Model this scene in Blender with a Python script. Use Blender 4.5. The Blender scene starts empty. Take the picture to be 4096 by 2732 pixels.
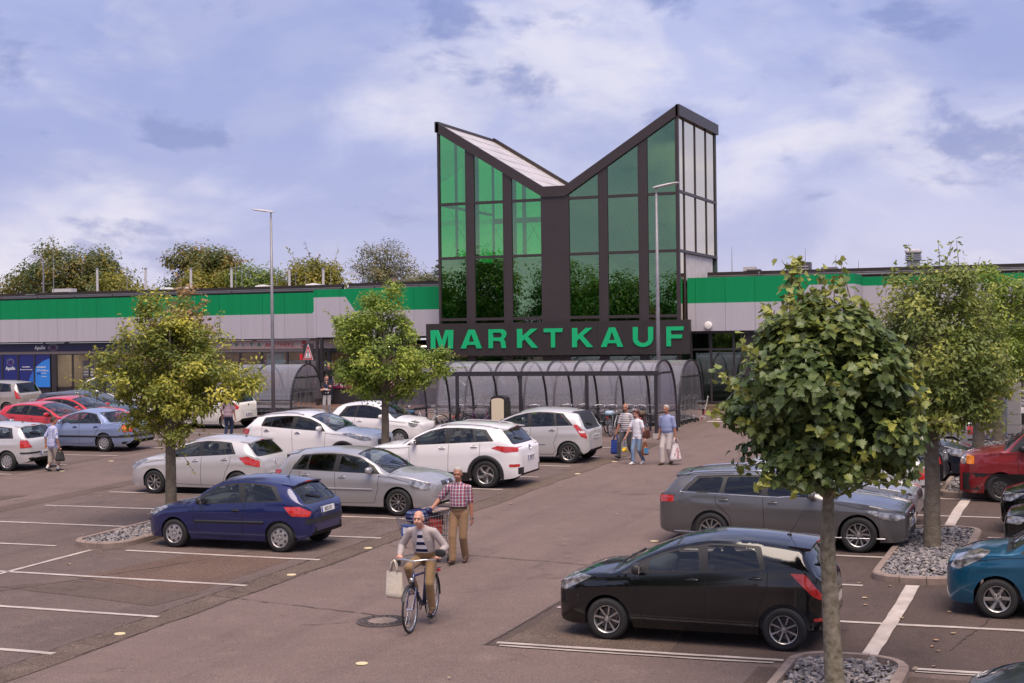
import bpy, bmesh, math, random
import numpy as np
from mathutils import Vector, Matrix
from mathutils.bvhtree import BVHTree
sc = bpy.context.scene
COL = sc.collection
rnd = random.Random(7)
R_ = math.radians
PI = math.pi
GY = 0.03                                   # the lot climbs 3 % towards the store

def gz(y):
    return GY * max(-30.0, min(60.0, y))

# ---------------------------------------------------------------- camera
cam = bpy.data.cameras.new('camera')
cam.sensor_width = 36.0
cam.lens = 52.1
cam.clip_start = 0.1
cam.clip_end = 3000
camo = bpy.data.objects.new('camera', cam)
COL.objects.link(camo)
yaw, pit, rol = R_(21.706), R_(0.092), R_(-0.7313)
fw = Vector((-math.sin(yaw) * math.cos(pit), math.cos(yaw) * math.cos(pit), -math.sin(pit)))
r0 = Vector((math.cos(yaw), math.sin(yaw), 0))
u0 = r0.cross(fw)
cr, cu = math.cos(rol) * r0 + math.sin(rol) * u0, -math.sin(rol) * r0 + math.cos(rol) * u0
CAMP = Vector((0, 0, 4.88))
camo.matrix_world = Matrix(((cr.x, cu.x, -fw.x, 0), (cr.y, cu.y, -fw.y, 0), (cr.z, cu.z, -fw.z, CAMP.z), (0, 0, 0, 1)))
sc.camera = camo

# ---------------------------------------------------------------- sky, sun, exposure
SUN_EL, SUN_AZ = R_(66), R_(148)            # azimuth clockwise from +Y: behind the camera, to the right
w = bpy.data.worlds.new('World')
sc.world = w
w.use_nodes = True
nt = w.node_tree
nt.nodes.clear()
def wn(t, **k):
    n = nt.nodes.new(t)
    for a, b in k.items():
        setattr(n, a, b)
    return n
def lk(a, b):
    nt.links.new(a, b)
def wmath(op, a, b=None, clamp=False):
    n = wn('ShaderNodeMath', operation=op, use_clamp=clamp)
    for i, v in enumerate((a, b)):
        if v is None:
            continue
        if isinstance(v, (int, float)):
            n.inputs[i].default_value = v
        else:
            lk(v, n.inputs[i])
    return n.outputs[0]
def wmix(f, a, b, blend='MIX'):
    n = wn('ShaderNodeMix', data_type='RGBA', blend_type=blend)
    for s, v in ((n.inputs[0], f), (n.inputs[6], a), (n.inputs[7], b)):
        if isinstance(v, tuple):
            s.default_value = (*v, 1)
        elif isinstance(v, (int, float)):
            s.default_value = v
        else:
            lk(v, s)
    return n.outputs[2]
out = wn('ShaderNodeOutputWorld')
bg = wn('ShaderNodeBackground')
sky = wn('ShaderNodeTexSky', sky_type='NISHITA', sun_disc=False, sun_elevation=SUN_EL, sun_rotation=SUN_AZ)
sky.air_density = 1.0; sky.dust_density = 1.5; sky.ozone_density = 2.0
tc = wn('ShaderNodeTexCoord')
sx = wn('ShaderNodeSeparateXYZ'); lk(tc.outputs['Generated'], sx.inputs[0])
cx = wn('ShaderNodeCombineXYZ')                     # flattened direction: clouds wider than high
lk(sx.outputs[0], cx.inputs[0]); lk(sx.outputs[1], cx.inputs[1]); lk(wmath('MULTIPLY', sx.outputs[2], 2.1), cx.inputs[2])
def cloud(scale, det, rough, off, dist=0.0):
    mp = wn('ShaderNodeMapping'); mp.inputs['Location'].default_value = off
    lk(cx.outputs[0], mp.inputs[0])
    n = wn('ShaderNodeTexNoise'); n.inputs['Scale'].default_value = scale; n.inputs['Detail'].default_value = det
    n.inputs['Roughness'].default_value = rough; n.inputs['Distortion'].default_value = dist
    lk(mp.outputs[0], n.inputs[0]); return n.outputs[0]
def ramp(v, lo, hi):
    n = wn('ShaderNodeMapRange', interpolation_type='SMOOTHSTEP')
    n.inputs[1].default_value = lo; n.inputs[2].default_value = hi
    lk(v, n.inputs[0]); return n.outputs[0]
SKY_STRENGTH = 0.057
veil = ramp(cloud(3.2, 5, 0.5, (3.1, 1.7, 0.4), 0.5), 0.34, 0.66)      # broad lighter veil
puff = ramp(cloud(7.5, 9, 0.55, (8.3, 4.2, 1.0), 0.4), 0.45, 0.66)     # paler cloud heads
bank = ramp(cloud(4.6, 8, 0.52, (1.3, 9.2, 2.0), 0.3), 0.44, 0.60)     # soft blue-grey banks
clump = ramp(cloud(10.5, 11, 0.56, (5.3, 2.2, 3.0), 0.2), 0.535, 0.66) # a few small dark clumps
hz = wmath('POWER', wmath('SUBTRACT', 1.0, wmath('MAXIMUM', sx.outputs[2], 0.0), True), 6.0)
c0 = wmix(0.90, sky.outputs[0], (3.5, 4.1, 7.3))
c0 = wmix(wmath('MULTIPLY', hz, 0.80), c0, (6.6, 6.5, 8.4))
c1 = wmix(wmath('MULTIPLY', veil, 0.50), c0, (5.9, 6.3, 8.9))
c2 = wmix(wmath('MULTIPLY', puff, 0.75), c1, (7.9, 7.7, 8.7))
c3 = wmix(wmath('MULTIPLY', bank, 0.72), c2, (2.95, 3.6, 6.7))
c3 = wmix(wmath('MULTIPLY', clump, 0.80), c3, (2.3, 2.9, 5.7))
hz2 = wmath('POWER', wmath('SUBTRACT', 1.0, wmath('MAXIMUM', sx.outputs[2], 0.0), True), 15.0)
c4 = wmix(wmath('MULTIPLY', hz2, 0.66), c3, (8.2, 7.3, 7.6))
lk(c4, bg.inputs[0]); bg.inputs[1].default_value = SKY_STRENGTH
lk(bg.outputs[0], out.inputs[0])

sl = bpy.data.lights.new('sun', 'SUN'); sl.energy = 2.65; sl.angle = R_(48); sl.color = (1.0, 0.84, 0.71)
so = bpy.data.objects.new('sun', sl); COL.objects.link(so)
sd = Vector((math.sin(SUN_AZ) * math.cos(SUN_EL), math.cos(SUN_AZ) * math.cos(SUN_EL), math.sin(SUN_EL)))
so.rotation_euler = sd.to_track_quat('Z', 'Y').to_euler()
so.location = (0, -20, 40)
vs = sc.view_settings
vs.view_transform = 'Standard'; vs.look = 'None'; vs.gamma = 1.0; vs.exposure = 0.90
vs.use_curve_mapping = False
sc.cycles.max_bounces = 8; sc.cycles.transparent_max_bounces = 24; sc.cycles.glossy_bounces = 4
sc.cycles.diffuse_bounces = 3; sc.cycles.transmission_bounces = 6

# ---------------------------------------------------------------- materials
MATS = {}
def mat(name, col, rough=0.5, metal=0.0, coat=0.0, var=0.0, vscale=3.0, bump=0.0, bscale=60.0, spec=0.5, vcol=None, detail=5, sheen=0.0, coord='Object', streak=False):
    """procedural surface: base colour, noise variation towards vcol (or darker), fine bump"""
    if name in MATS:
        return MATS[name]
    m = bpy.data.materials.new(name); m.use_nodes = True
    t = m.node_tree; b = t.nodes['Principled BSDF']
    b.inputs['Base Color'].default_value = (*col, 1); b.inputs['Roughness'].default_value = rough
    b.inputs['Metallic'].default_value = metal; b.inputs['Coat Weight'].default_value = coat
    b.inputs['Coat Roughness'].default_value = 0.04; b.inputs['Specular IOR Level'].default_value = spec
    if sheen: b.inputs['Sheen Weight'].default_value = sheen
    tcn = t.nodes.new('ShaderNodeTexCoord') if (var or bump) else None
    if var:
        n = t.nodes.new('ShaderNodeTexNoise'); n.inputs['Scale'].default_value = vscale; n.inputs['Detail'].default_value = detail
        n.inputs['Roughness'].default_value = 0.6
        if streak:                                   # rain streaks: noise drawn out downwards
            mp_ = t.nodes.new('ShaderNodeMapping'); mp_.inputs['Scale'].default_value = (1, 1, .07); t.links.new(tcn.outputs[coord], mp_.inputs[0]); t.links.new(mp_.outputs[0], n.inputs[0])
        else: t.links.new(tcn.outputs[coord], n.inputs[0])
        mr = t.nodes.new('ShaderNodeMapRange'); mr.inputs[1].default_value = 0.3; mr.inputs[2].default_value = 0.7
        mr.inputs[4].default_value = 1.0
        t.links.new(n.outputs[0], mr.inputs[0])
        mx = t.nodes.new('ShaderNodeMix'); mx.data_type = 'RGBA'
        v2 = vcol or tuple(c * (1 - var) for c in col)
        mx.inputs[6].default_value = (*col, 1); mx.inputs[7].default_value = (*v2, 1)
        t.links.new(mr.outputs[0], mx.inputs[0]); t.links.new(mx.outputs[2], b.inputs['Base Color'])
    if bump:
        n = t.nodes.new('ShaderNodeTexNoise'); n.inputs['Scale'].default_value = bscale; n.inputs['Detail'].default_value = 4
        t.links.new(tcn.outputs[coord], n.inputs[0])
        bp = t.nodes.new('ShaderNodeBump'); bp.inputs['Strength'].default_value = bump; bp.inputs['Distance'].default_value = 0.02
        t.links.new(n.outputs[0], bp.inputs['Height']); t.links.new(bp.outputs[0], b.inputs['Normal'])
    MATS[name] = m
    return m

def glass(name, tint, refl=0.12, ior=1.5, rough=0.0, gcol=(1, 1, 1)):
    """thin pane: see-through with a tint, mirror-like towards grazing angles; refl = extra coating reflection"""
    if name in MATS:
        return MATS[name]
    m = bpy.data.materials.new(name); m.use_nodes = True
    t = m.node_tree; t.nodes.clear()
    o = t.nodes.new('ShaderNodeOutputMaterial'); mx = t.nodes.new('ShaderNodeMixShader')
    tr = t.nodes.new('ShaderNodeBsdfTransparent'); tr.inputs[0].default_value = (*tint, 1)
    gl = t.nodes.new('ShaderNodeBsdfGlossy'); gl.inputs['Roughness'].default_value = rough; gl.inputs[0].default_value = (*gcol, 1)
    lw_ = t.nodes.new('ShaderNodeLayerWeight'); lw_.inputs[0].default_value = 0.5          # Schlick reflectance, same from both sides
    pw = t.nodes.new('ShaderNodeMath'); pw.operation = 'POWER'; pw.inputs[1].default_value = 4.0
    t.links.new(lw_.outputs['Facing'], pw.inputs[0])
    f0 = refl + ((ior - 1) / (ior + 1)) ** 2
    ad = t.nodes.new('ShaderNodeMapRange'); ad.inputs[3].default_value = f0; ad.inputs[4].default_value = min(1.0, f0 + .85)
    t.links.new(pw.outputs[0], ad.inputs[0]); t.links.new(ad.outputs[0], mx.inputs[0])
    t.links.new(tr.outputs[0], mx.inputs[1]); t.links.new(gl.outputs[0], mx.inputs[2]); t.links.new(mx.outputs[0], o.inputs[0])
    MATS[name] = m
    return m

def hazy(name, tint, haze, col, refl=.05, rough=.04):
    """weathered clear plastic: a thin pane with a little milky scatter"""
    m = glass(name, tint, refl, 1.45, rough); t = m.node_tree
    o = [n for n in t.nodes if n.type == 'OUTPUT_MATERIAL'][0]; src = o.inputs[0].links[0].from_socket
    d = t.nodes.new('ShaderNodeBsdfDiffuse'); d.inputs[0].default_value = (*col, 1); tr = t.nodes.new('ShaderNodeBsdfTranslucent'); tr.inputs[0].default_value = (*col, 1)
    a = t.nodes.new('ShaderNodeMixShader'); a.inputs[0].default_value = .5; t.links.new(d.outputs[0], a.inputs[1]); t.links.new(tr.outputs[0], a.inputs[2])
    b = t.nodes.new('ShaderNodeMixShader')
    tc_ = t.nodes.new('ShaderNodeTexCoord'); n = t.nodes.new('ShaderNodeTexNoise'); n.inputs['Scale'].default_value = 2.2; n.inputs['Detail'].default_value = 6; t.links.new(tc_.outputs['Object'], n.inputs[0])
    mr = t.nodes.new('ShaderNodeMapRange'); mr.inputs[1].default_value = .3; mr.inputs[2].default_value = .7; mr.inputs[3].default_value = haze; mr.inputs[4].default_value = haze * 1.05; t.links.new(n.outputs[0], mr.inputs[0]); t.links.new(mr.outputs[0], b.inputs[0])
    t.links.new(src, b.inputs[1]); t.links.new(a.outputs[0], b.inputs[2]); t.links.new(b.outputs[0], o.inputs[0])
    return m

def emis(name, col, s):
    if name in MATS: return MATS[name]
    m = mat(name, col, 0.4); b = m.node_tree.nodes['Principled BSDF']
    b.inputs['Emission Color'].default_value = (*col, 1); b.inputs['Emission Strength'].default_value = s
    return m

# ---------------------------------------------------------------- mesh helpers
def link(name, me, parent=None, loc=None, rot=None):
    o = bpy.data.objects.new(name, me)
    COL.objects.link(o)
    if loc is not None: o.location = loc
    if rot is not None: o.rotation_euler = rot
    if parent is not None: o.parent = parent
    return o

def tag(o, label=None, cat=None, group=None, kind=None):
    for k, v in (('label', label), ('category', cat), ('group', group), ('kind', kind)):
        if v: o[k] = v
    return o

def thing(name, label, cat, loc=(0, 0, 0), rot=(0, 0, 0), group=None):
    o = link(name, None, None, loc, rot)
    o.empty_display_size = 0.2
    return tag(o, label, cat, group)

def on_lot(x, y, heading=0.0, dz=0.0):
    """matrix that stands a thing on the sloping lot, its +x axis turned to heading"""
    return Matrix.Translation((x, y, gz(y) + dz)) @ Matrix.Rotation(math.atan(GY), 4, 'X') @ Matrix.Rotation(heading, 4, 'Z')

class MB:
    def __init__(s):
        s.v = []; s.f = []; s.m = []
        s.T = None
    def add(s, vs, fs, mi=0):
        b = len(s.v)
        if s.T is not None: vs = [s.T @ Vector(p) for p in vs]
        s.v += [tuple(p) for p in vs]; s.f += [tuple(i + b for i in f) for f in fs]; s.m += [mi] * len(fs)
        return s
    def box(s, c, d, mi=0, rz=0.0, rot=None):
        x, y, z = d[0] / 2, d[1] / 2, d[2] / 2
        p = [Vector((a, b, e)) for e in (-z, z) for a, b in ((-x, -y), (x, -y), (x, y), (-x, y))]
        q = rot if rot is not None else Matrix.Rotation(rz, 3, 'Z')
        p = [q @ k + Vector(c) for k in p]
        return s.add(p, [(3, 2, 1, 0), (4, 5, 6, 7), (0, 1, 5, 4), (1, 2, 6, 5), (2, 3, 7, 6), (3, 0, 4, 7)], mi)
    def b2(s, x0, x1, y0, y1, z0, z1, mi=0):
        return s.box(((x0 + x1) / 2, (y0 + y1) / 2, (z0 + z1) / 2), (x1 - x0, y1 - y0, z1 - z0), mi)
    def bar(s, a, b, w, h, mi=0, up=(0, 0, 1)):
        """rectangular bar from a to b"""
        a, b = Vector(a), Vector(b); d = (b - a); L = d.length; d.normalize()
        u = Vector(up)
        if abs(d.dot(u)) > 0.98: u = Vector((1, 0, 0))
        x = d.cross(u).normalized(); z = x.cross(d)
        p = []
        for e in (a, b):
            for i, j in ((-1, -1), (1, -1), (1, 1), (-1, 1)):
                p.append(e + x * (w / 2 * i) + z * (h / 2 * j))
        return s.add(p, [(3, 2, 1, 0), (4, 5, 6, 7), (0, 1, 5, 4), (1, 2, 6, 5), (2, 3, 7, 6), (3, 0, 4, 7)], mi)
    def tube(s, pts, r, n=8, mi=0, caps=True, closed=False):
        pts = [Vector(p) for p in pts]; k = len(pts)
        rs = r if isinstance(r, (list, tuple)) else [r] * k
        vs = []; u = None
        for i, p in enumerate(pts):
            if closed: d = pts[(i + 1) % k] - pts[i - 1]
            else: d = pts[min(i + 1, k - 1)] - pts[max(i - 1, 0)]
            if d.length < 1e-9: d = Vector((0, 0, 1))
            d.normalize()
            if u is None:
                a = Vector((0, 0, 1)) if abs(d.z) < 0.9 else Vector((1, 0, 0))
                u = d.cross(a).normalized()
            else:
                u = (u - d * u.dot(d))
                if u.length < 1e-6: u = d.orthogonal()
                u.normalize()
            v = d.cross(u)
            for j in range(n):
                a = 2 * PI * j / n
                vs.append(p + (u * math.cos(a) + v * math.sin(a)) * rs[i])
        fs = []
        for i in range(k if closed else k - 1):
            for j in range(n):
                a, b = i * n, ((i + 1) % k) * n
                fs.append((a + j, a + (j + 1) % n, b + (j + 1) % n, b + j))
        if caps and not closed:
            fs.append(tuple(range(n - 1, -1, -1))); fs.append(tuple((k - 1) * n + j for j in range(n)))
        return s.add(vs, fs, mi)
    def lathe(s, prof, n=16, mi=0, c=(0, 0, 0), axis='Z', closed=False, caps=True):
        """prof: (radius, height) pairs"""
        vs = []; c = Vector(c)
        for r, h in prof:
            for j in range(n):
                a = 2 * PI * j / n; x, y = r * math.cos(a), r * math.sin(a)
                vs.append(c + Vector({'Z': (x, y, h), 'Y': (x, h, y), 'X': (h, x, y)}[axis]))
        fs = []; k = len(prof)
        for i in range(k if closed else k - 1):
            for j in range(n):
                a, b = i * n, ((i + 1) % k) * n
                q = (a + j, a + (j + 1) % n, b + (j + 1) % n, b + j)
                fs.append(q if axis != 'Y' else q[::-1])
        if not closed and caps:
            if prof[0][0] > 1e-4: fs.append(tuple(range(n))[::-1] if axis != 'Y' else tuple(range(n)))
            if prof[-1][0] > 1e-4:
                t = tuple((k - 1) * n + j for j in range(n)); fs.append(t if axis != 'Y' else t[::-1])
        return s.add(vs, fs, mi)
    def sq(s, c, d, e=0.5, n=16, m=10, mi=0, rot=None):
        """rounded block (superellipsoid) of full size d; e small = boxy, 1 = ellipsoid"""
        def pw(x, p): return math.copysign(abs(x) ** p, x)
        vs = []; q = rot if rot is not None else Matrix.Identity(3); c = Vector(c)
        for i in range(m + 1):
            f = -PI / 2 + PI * i / m
            for j in range(n):
                a = 2 * PI * j / n
                p = Vector((d[0] / 2 * pw(math.cos(f), e) * pw(math.cos(a), e), d[1] / 2 * pw(math.cos(f), e) * pw(math.sin(a), e), d[2] / 2 * pw(math.sin(f), e)))
                vs.append(q @ p + c)
        fs = [(i * n + j, i * n + (j + 1) % n, (i + 1) * n + (j + 1) % n, (i + 1) * n + j) for i in range(m) for j in range(n)]
        return s.add(vs, fs, mi)
    def prism(s, poly, h, mi=0, mtx=None):
        """polygon (x, y) extruded from z=0 to h, then placed by mtx"""
        k = len(poly); mtx = mtx or Matrix.Identity(4)
        vs = [mtx @ Vector((x, y, z)) for z in (0, h) for x, y in poly]
        return s.add(vs, [tuple(range(k - 1, -1, -1)), tuple(range(k, 2 * k))] + [(i, (i + 1) % k, k + (i + 1) % k, k + i) for i in range(k)], mi)
    def mesh(s, name, mats, smooth=False):
        me = bpy.data.meshes.new(name)
        me.from_pydata(s.v, [], s.f)
        mats = mats if isinstance(mats, (list, tuple)) else [mats]
        for m in mats: me.materials.append(m)
        if len(mats) > 1: me.polygons.foreach_set('material_index', s.m)
        if smooth: me.polygons.foreach_set('use_smooth', [True] * len(s.f))
        me.update()
        if smooth is not True and smooth: me.set_sharp_from_angle(angle=R_(smooth))
        return me
    def build(s, name, mats, parent=None, smooth=False, loc=None, rot=None):
        return link(name, s.mesh(name, mats, smooth), parent, loc, rot)

TMP = bpy.data.scenes.new('workbench')        # conversions happen in an empty scene so that they stay quick
def to_mesh(data, mods=()):
    o = bpy.data.objects.new('tmp', data); TMP.collection.objects.link(o)
    for kind, kw in mods:
        m_ = o.modifiers.new('m', kind)
        for k, v in kw.items(): setattr(m_, k, v)
    with bpy.context.temp_override(scene=TMP, view_layer=TMP.view_layers[0]):
        dg = bpy.context.evaluated_depsgraph_get(); dg.update()
        me = bpy.data.meshes.new_from_object(o.evaluated_get(dg))
    bpy.data.objects.remove(o)
    return me

def text_mesh(name, body, size, m, extrude=0.0, bold=0.0, align='LEFT', xs=1.0, spacing=1.0, shear=0.0):
    cu_ = bpy.data.curves.new(name, 'FONT'); cu_.body = body; cu_.size = size; cu_.extrude = extrude
    cu_.offset = bold; cu_.align_x = align; cu_.resolution_u = 3; cu_.space_character = spacing; cu_.shear = shear
    me = to_mesh(cu_); bpy.data.curves.remove(cu_)
    me.name = name; me.materials.clear(); me.materials.append(m)
    if xs != 1.0:
        for v in me.vertices: v.co.x *= xs
    return me

def copy_tree(o, parent=None, mtx=None):
    c = o.copy(); COL.objects.link(c)
    if parent is not None: c.parent = parent; c.matrix_parent_inverse = o.matrix_parent_inverse
    if mtx is not None: c.matrix_world = mtx
    for ch in list(o.children): copy_tree(ch, c)
    return c

# ================================================================ GROUND
def asphalt(name, base, dark, light, grain=1.0):
    m = bpy.data.materials.new(name); m.use_nodes = True
    t = m.node_tree; b = t.nodes['Principled BSDF']
    b.inputs['Roughness'].default_value = 0.88; b.inputs['Specular IOR Level'].default_value = 0.3
    g = t.nodes.new('ShaderNodeNewGeometry')
    def noise(s, d, r=0.6):
        n = t.nodes.new('ShaderNodeTexNoise'); n.inputs['Scale'].default_value = s; n.inputs['Detail'].default_value = d
        n.inputs['Roughness'].default_value = r; t.links.new(g.outputs['Position'], n.inputs[0]); return n.outputs[0]
    def rng(v, a, b_, c=0.0, d=1.0):
        n = t.nodes.new('ShaderNodeMapRange'); n.inputs[1].default_value = a; n.inputs[2].default_value = b_
        n.inputs[3].default_value = c; n.inputs[4].default_value = d; t.links.new(v, n.inputs[0]); return n.outputs[0]
    def mix(f, a, c, bl='MIX'):
        n = t.nodes.new('ShaderNodeMix'); n.data_type = 'RGBA'; n.blend_type = bl
        for s, v in ((n.inputs[0], f), (n.inputs[6], a), (n.inputs[7], c)):
            if isinstance(v, tuple): s.default_value = (*v, 1)
            elif isinstance(v, float): s.default_value = v
            else: t.links.new(v, s)
        return n.outputs[2]
    c = mix(rng(noise(0.35, 6), 0.38, 0.68), base, dark)
    c = mix(rng(noise(1.7, 6, 0.65), 0.5, 0.75, 0, 0.75), c, light)
    st = rng(noise(0.9, 9, 0.75), 0.565, 0.66, 0, 0.65)                      # oil and damp stains
    c = mix(st, c, tuple(x * 0.6 for x in dark))
    mp = t.nodes.new('ShaderNodeMapping'); mp.inputs['Scale'].default_value = (1.3, .06, 1)      # worn wheel tracks along the lanes
    t.links.new(g.outputs['Position'], mp.inputs[0]); nw = t.nodes.new('ShaderNodeTexNoise'); nw.inputs['Scale'].default_value = 1.0; nw.inputs['Detail'].default_value = 5; t.links.new(mp.outputs[0], nw.inputs[0])
    c = mix(rng(nw.outputs[0], 0.5, 0.72, 0, 0.55), c, tuple(x * .78 for x in dark))
    fine = rng(noise(55, 2, 0.7), 0.3, 0.7, 1 - 0.42 * grain, 1 + 0.42 * grain)
    v = t.nodes.new('ShaderNodeTexVoronoi'); v.inputs['Scale'].default_value = 38; t.links.new(g.outputs['Position'], v.inputs[0])
    agg = rng(v.outputs['Distance'], 0.0, 0.5, 1 + 0.25 * grain, 1 - 0.15 * grain)
    ml = t.nodes.new('ShaderNodeMath'); ml.operation = 'MULTIPLY'; t.links.new(fine, ml.inputs[0]); t.links.new(agg, ml.inputs[1])
    vm = t.nodes.new('ShaderNodeVectorMath'); vm.operation = 'SCALE'; t.links.new(c, vm.inputs[0]); t.links.new(ml.outputs[0], vm.inputs['Scale'])
    t.links.new(vm.outputs[0], b.inputs['Base Color'])
    bp = t.nodes.new('ShaderNodeBump'); bp.inputs['Strength'].default_value = 0.5 * grain; bp.inputs['Distance'].default_value = 0.01
    t.links.new(noise(70, 3), bp.inputs['Height']); t.links.new(bp.outputs[0], b.inputs['Normal'])
    MATS[name] = m
    return m
A_LANE = asphalt('asphalt lane', (0.179, 0.128, 0.112), (0.153, 0.110, 0.095), (0.206, 0.150, 0.130))
A_STALL = asphalt('asphalt stalls', (0.153, 0.110, 0.095), (0.122, 0.088, 0.078), (0.179, 0.132, 0.113), 1.2)
A_DARK = asphalt('asphalt dark', (0.101, 0.070, 0.060), (0.080, 0.057, 0.048), (0.118, 0.083, 0.071), 1.1)
A_ROUGH = asphalt('asphalt strip', (0.155, 0.111, 0.087), (0.116, 0.081, 0.064), (0.214, 0.158, 0.124), 1.9)
A_PATCH = asphalt('asphalt patch', (0.124, 0.087, 0.071), (0.105, 0.073, 0.059), (0.140, 0.101, 0.081), 1.1)
A_RED = asphalt('asphalt reddish', (0.153, 0.098, 0.073), (0.124, 0.079, 0.060), (0.179, 0.121, 0.092), 1.6)
A_PINK = asphalt('paving red', (0.149, 0.079, 0.056), (0.122, 0.066, 0.048), (0.175, 0.100, 0.074), 0.8)

def ground_sheet(name, poly, dz, m, parent=None, kind=None, sub=True):
    bm = bmesh.new()
    f = bm.faces.new([bm.verts.new((x, y, 0)) for x, y in poly])
    for yc in (-30.0, 60.0):
        bmesh.ops.bisect_plane(bm, geom=bm.verts[:] + bm.edges[:] + bm.faces[:], plane_co=(0, yc, 0), plane_no=(0, 1, 0))
    for v in bm.verts: v.co.z = gz(v.co.y) + dz
    me = bpy.data.meshes.new(name); bm.normal_update(); bm.to_mesh(me); bm.free()
    if me.polygons[0].normal.z < 0: me.flip_normals()
    me.materials.append(m)
    o = link(name, me, parent)
    if kind: o['kind'] = kind
    return o
lot = ground_sheet('parking_lot', [(-900, -900), (900, -900), (900, 900), (-900, 900)], 0.0, A_LANE, kind='structure')
def wob(pts, amp, n=12):
    out = []
    for (a, b) in zip(pts, pts[1:] + pts[:1]):
        L = math.hypot(b[0] - a[0], b[1] - a[1]); k = max(1, int(L / 0.8)) if L > 1.5 else 1
        for i in range(k):
            t = i / k
            j = amp if i else amp * 0.3
            out.append((a[0] + (b[0] - a[0]) * t + rnd.uniform(-j, j), a[1] + (b[1] - a[1]) * t + rnd.uniform(-j, j)))
    return out
ground_sheet('stall_asphalt', wob([(-25.0, 10), (-14.05, 10), (-13.95, 30), (-14.0, 47.0), (-25.0, 47.0)], 0.03), 0.004, A_STALL, lot)
ground_sheet('stall_asphalt', wob([(-41.0, 20), (-30.0, 20), (-30.0, 52), (-41.0, 52)], 0.03), 0.004, A_STALL, lot)
ground_sheet('stall_asphalt', wob([(-8.15, 19.2), (14, 19.9), (14, 50), (-8.0, 50), (-8.05, 30)], 0.03), 0.004, A_DARK, lot)
ground_sheet('stall_asphalt', wob([(-4.5, 8), (14, 8), (14, 19.4), (-4.2, 19.1)], 0.03), 0.003, A_PATCH, lot)
# rough strip along the left edge of the lane, repairs
st = [(-13.98, y + rnd.uniform(-.1, .1)) for y in np.arange(10, 47, 0.9)]
strip = [(-13.95 + rnd.uniform(-.03, .03), y) for _, y in st] + [(-13.38 + rnd.uniform(-.06, .06), y) for _, y in reversed(st)]
ground_sheet('repair_strip', strip, 0.008, A_ROUGH, lot)
st2 = [(-24.9, y) for y in np.arange(22, 47, 1.0)]
ground_sheet('repair_strip', [(-25.4 + rnd.uniform(-.06, .06), y) for _, y in st2] + [(-24.75 + rnd.uniform(-.05, .05), y) for _, y in reversed(st2)], 0.008, A_PATCH, lot)
ground_sheet('repair_patch', wob([(-18.1, 20.9), (-14.4, 20.2), (-14.2, 21.3), (-17.2, 21.75)], 0.03), 0.009, A_PATCH, lot)
ground_sheet('repair_patch', wob([(-17.3, 22.0), (-14.35, 21.2), (-14.4, 24.9), (-16.6, 24.9)], 0.03), 0.0075, A_RED, lot)
ground_sheet('repair_patch', wob([(-29.6, 26.5), (-26.4, 28.5), (-26.2, 31.4), (-29.8, 29.8)], 0.03), 0.008, A_PATCH, lot)
ground_sheet('repair_patch', wob([(-7.95, 19.5), (-5.5, 19.45), (-5.6, 21.6), (-7.9, 21.4)], 0.06), 0.0085, A_ROUGH, lot)
crackm = mat('crack tar', (0.045, 0.033, 0.03), 0.9)
def crack(pts, w=0.02):
    a, b = [], []
    P = []
    for p, q in zip(pts, pts[1:]):
        L = math.hypot(q[0] - p[0], q[1] - p[1]); n = max(2, int(L / 0.12))
        for i in range(n): P.append((p[0] + (q[0] - p[0]) * i / n + rnd.uniform(-.02, .02), p[1] + (q[1] - p[1]) * i / n + rnd.uniform(-.025, .025)))
    P.append(pts[-1])
    mb = MB()
    for (x0, y0), (x1, y1) in zip(P, P[1:]):
        d = Vector((x1 - x0, y1 - y0)); d.normalize(); n = Vector((-d.y, d.x)) * w * rnd.uniform(.3, 1) * .5
        mb.add([(x0 - n.x, y0 - n.y, gz(y0) + .012), (x1 - n.x, y1 - n.y, gz(y1) + .012), (x1 + n.x, y1 + n.y, gz(y1) + .012), (x0 + n.x, y0 + n.y, gz(y0) + .012)], [(0, 1, 2, 3)])
    mb.build('crack', crackm, lot)
crack([(-13.9, 21.2), (-12.2, 20.9), (-10.7, 20.6), (-10.3, 20.45)], .03)
crack([(-13.2, 26.5), (-11.5, 25.9), (-9.6, 25.6), (-7.9, 25.3)], .035)
crack([(-10.7, 20.0), (-11.1, 19.7), (-11.3, 19.65)], .02)
crack([(-18.5, 19.4), (-17.2, 21.6), (-15.9, 24.4), (-15.2, 26.6)], .03)
crack([(-1.95, 20.6), (-1.6, 22.5), (-1.5, 23.5)], .04)
crack([(-1.75, 29.5), (-1.6, 32.5)], .04)
crack([(-13.40, 17), (-13.36, 22), (-13.40, 30)], .02)
crack([(-13.96, 16), (-13.97, 24), (-13.94, 34)], .025)
crack([(-8.1, 19.2), (-8.05, 26), (-8.0, 34)], .03)

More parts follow.
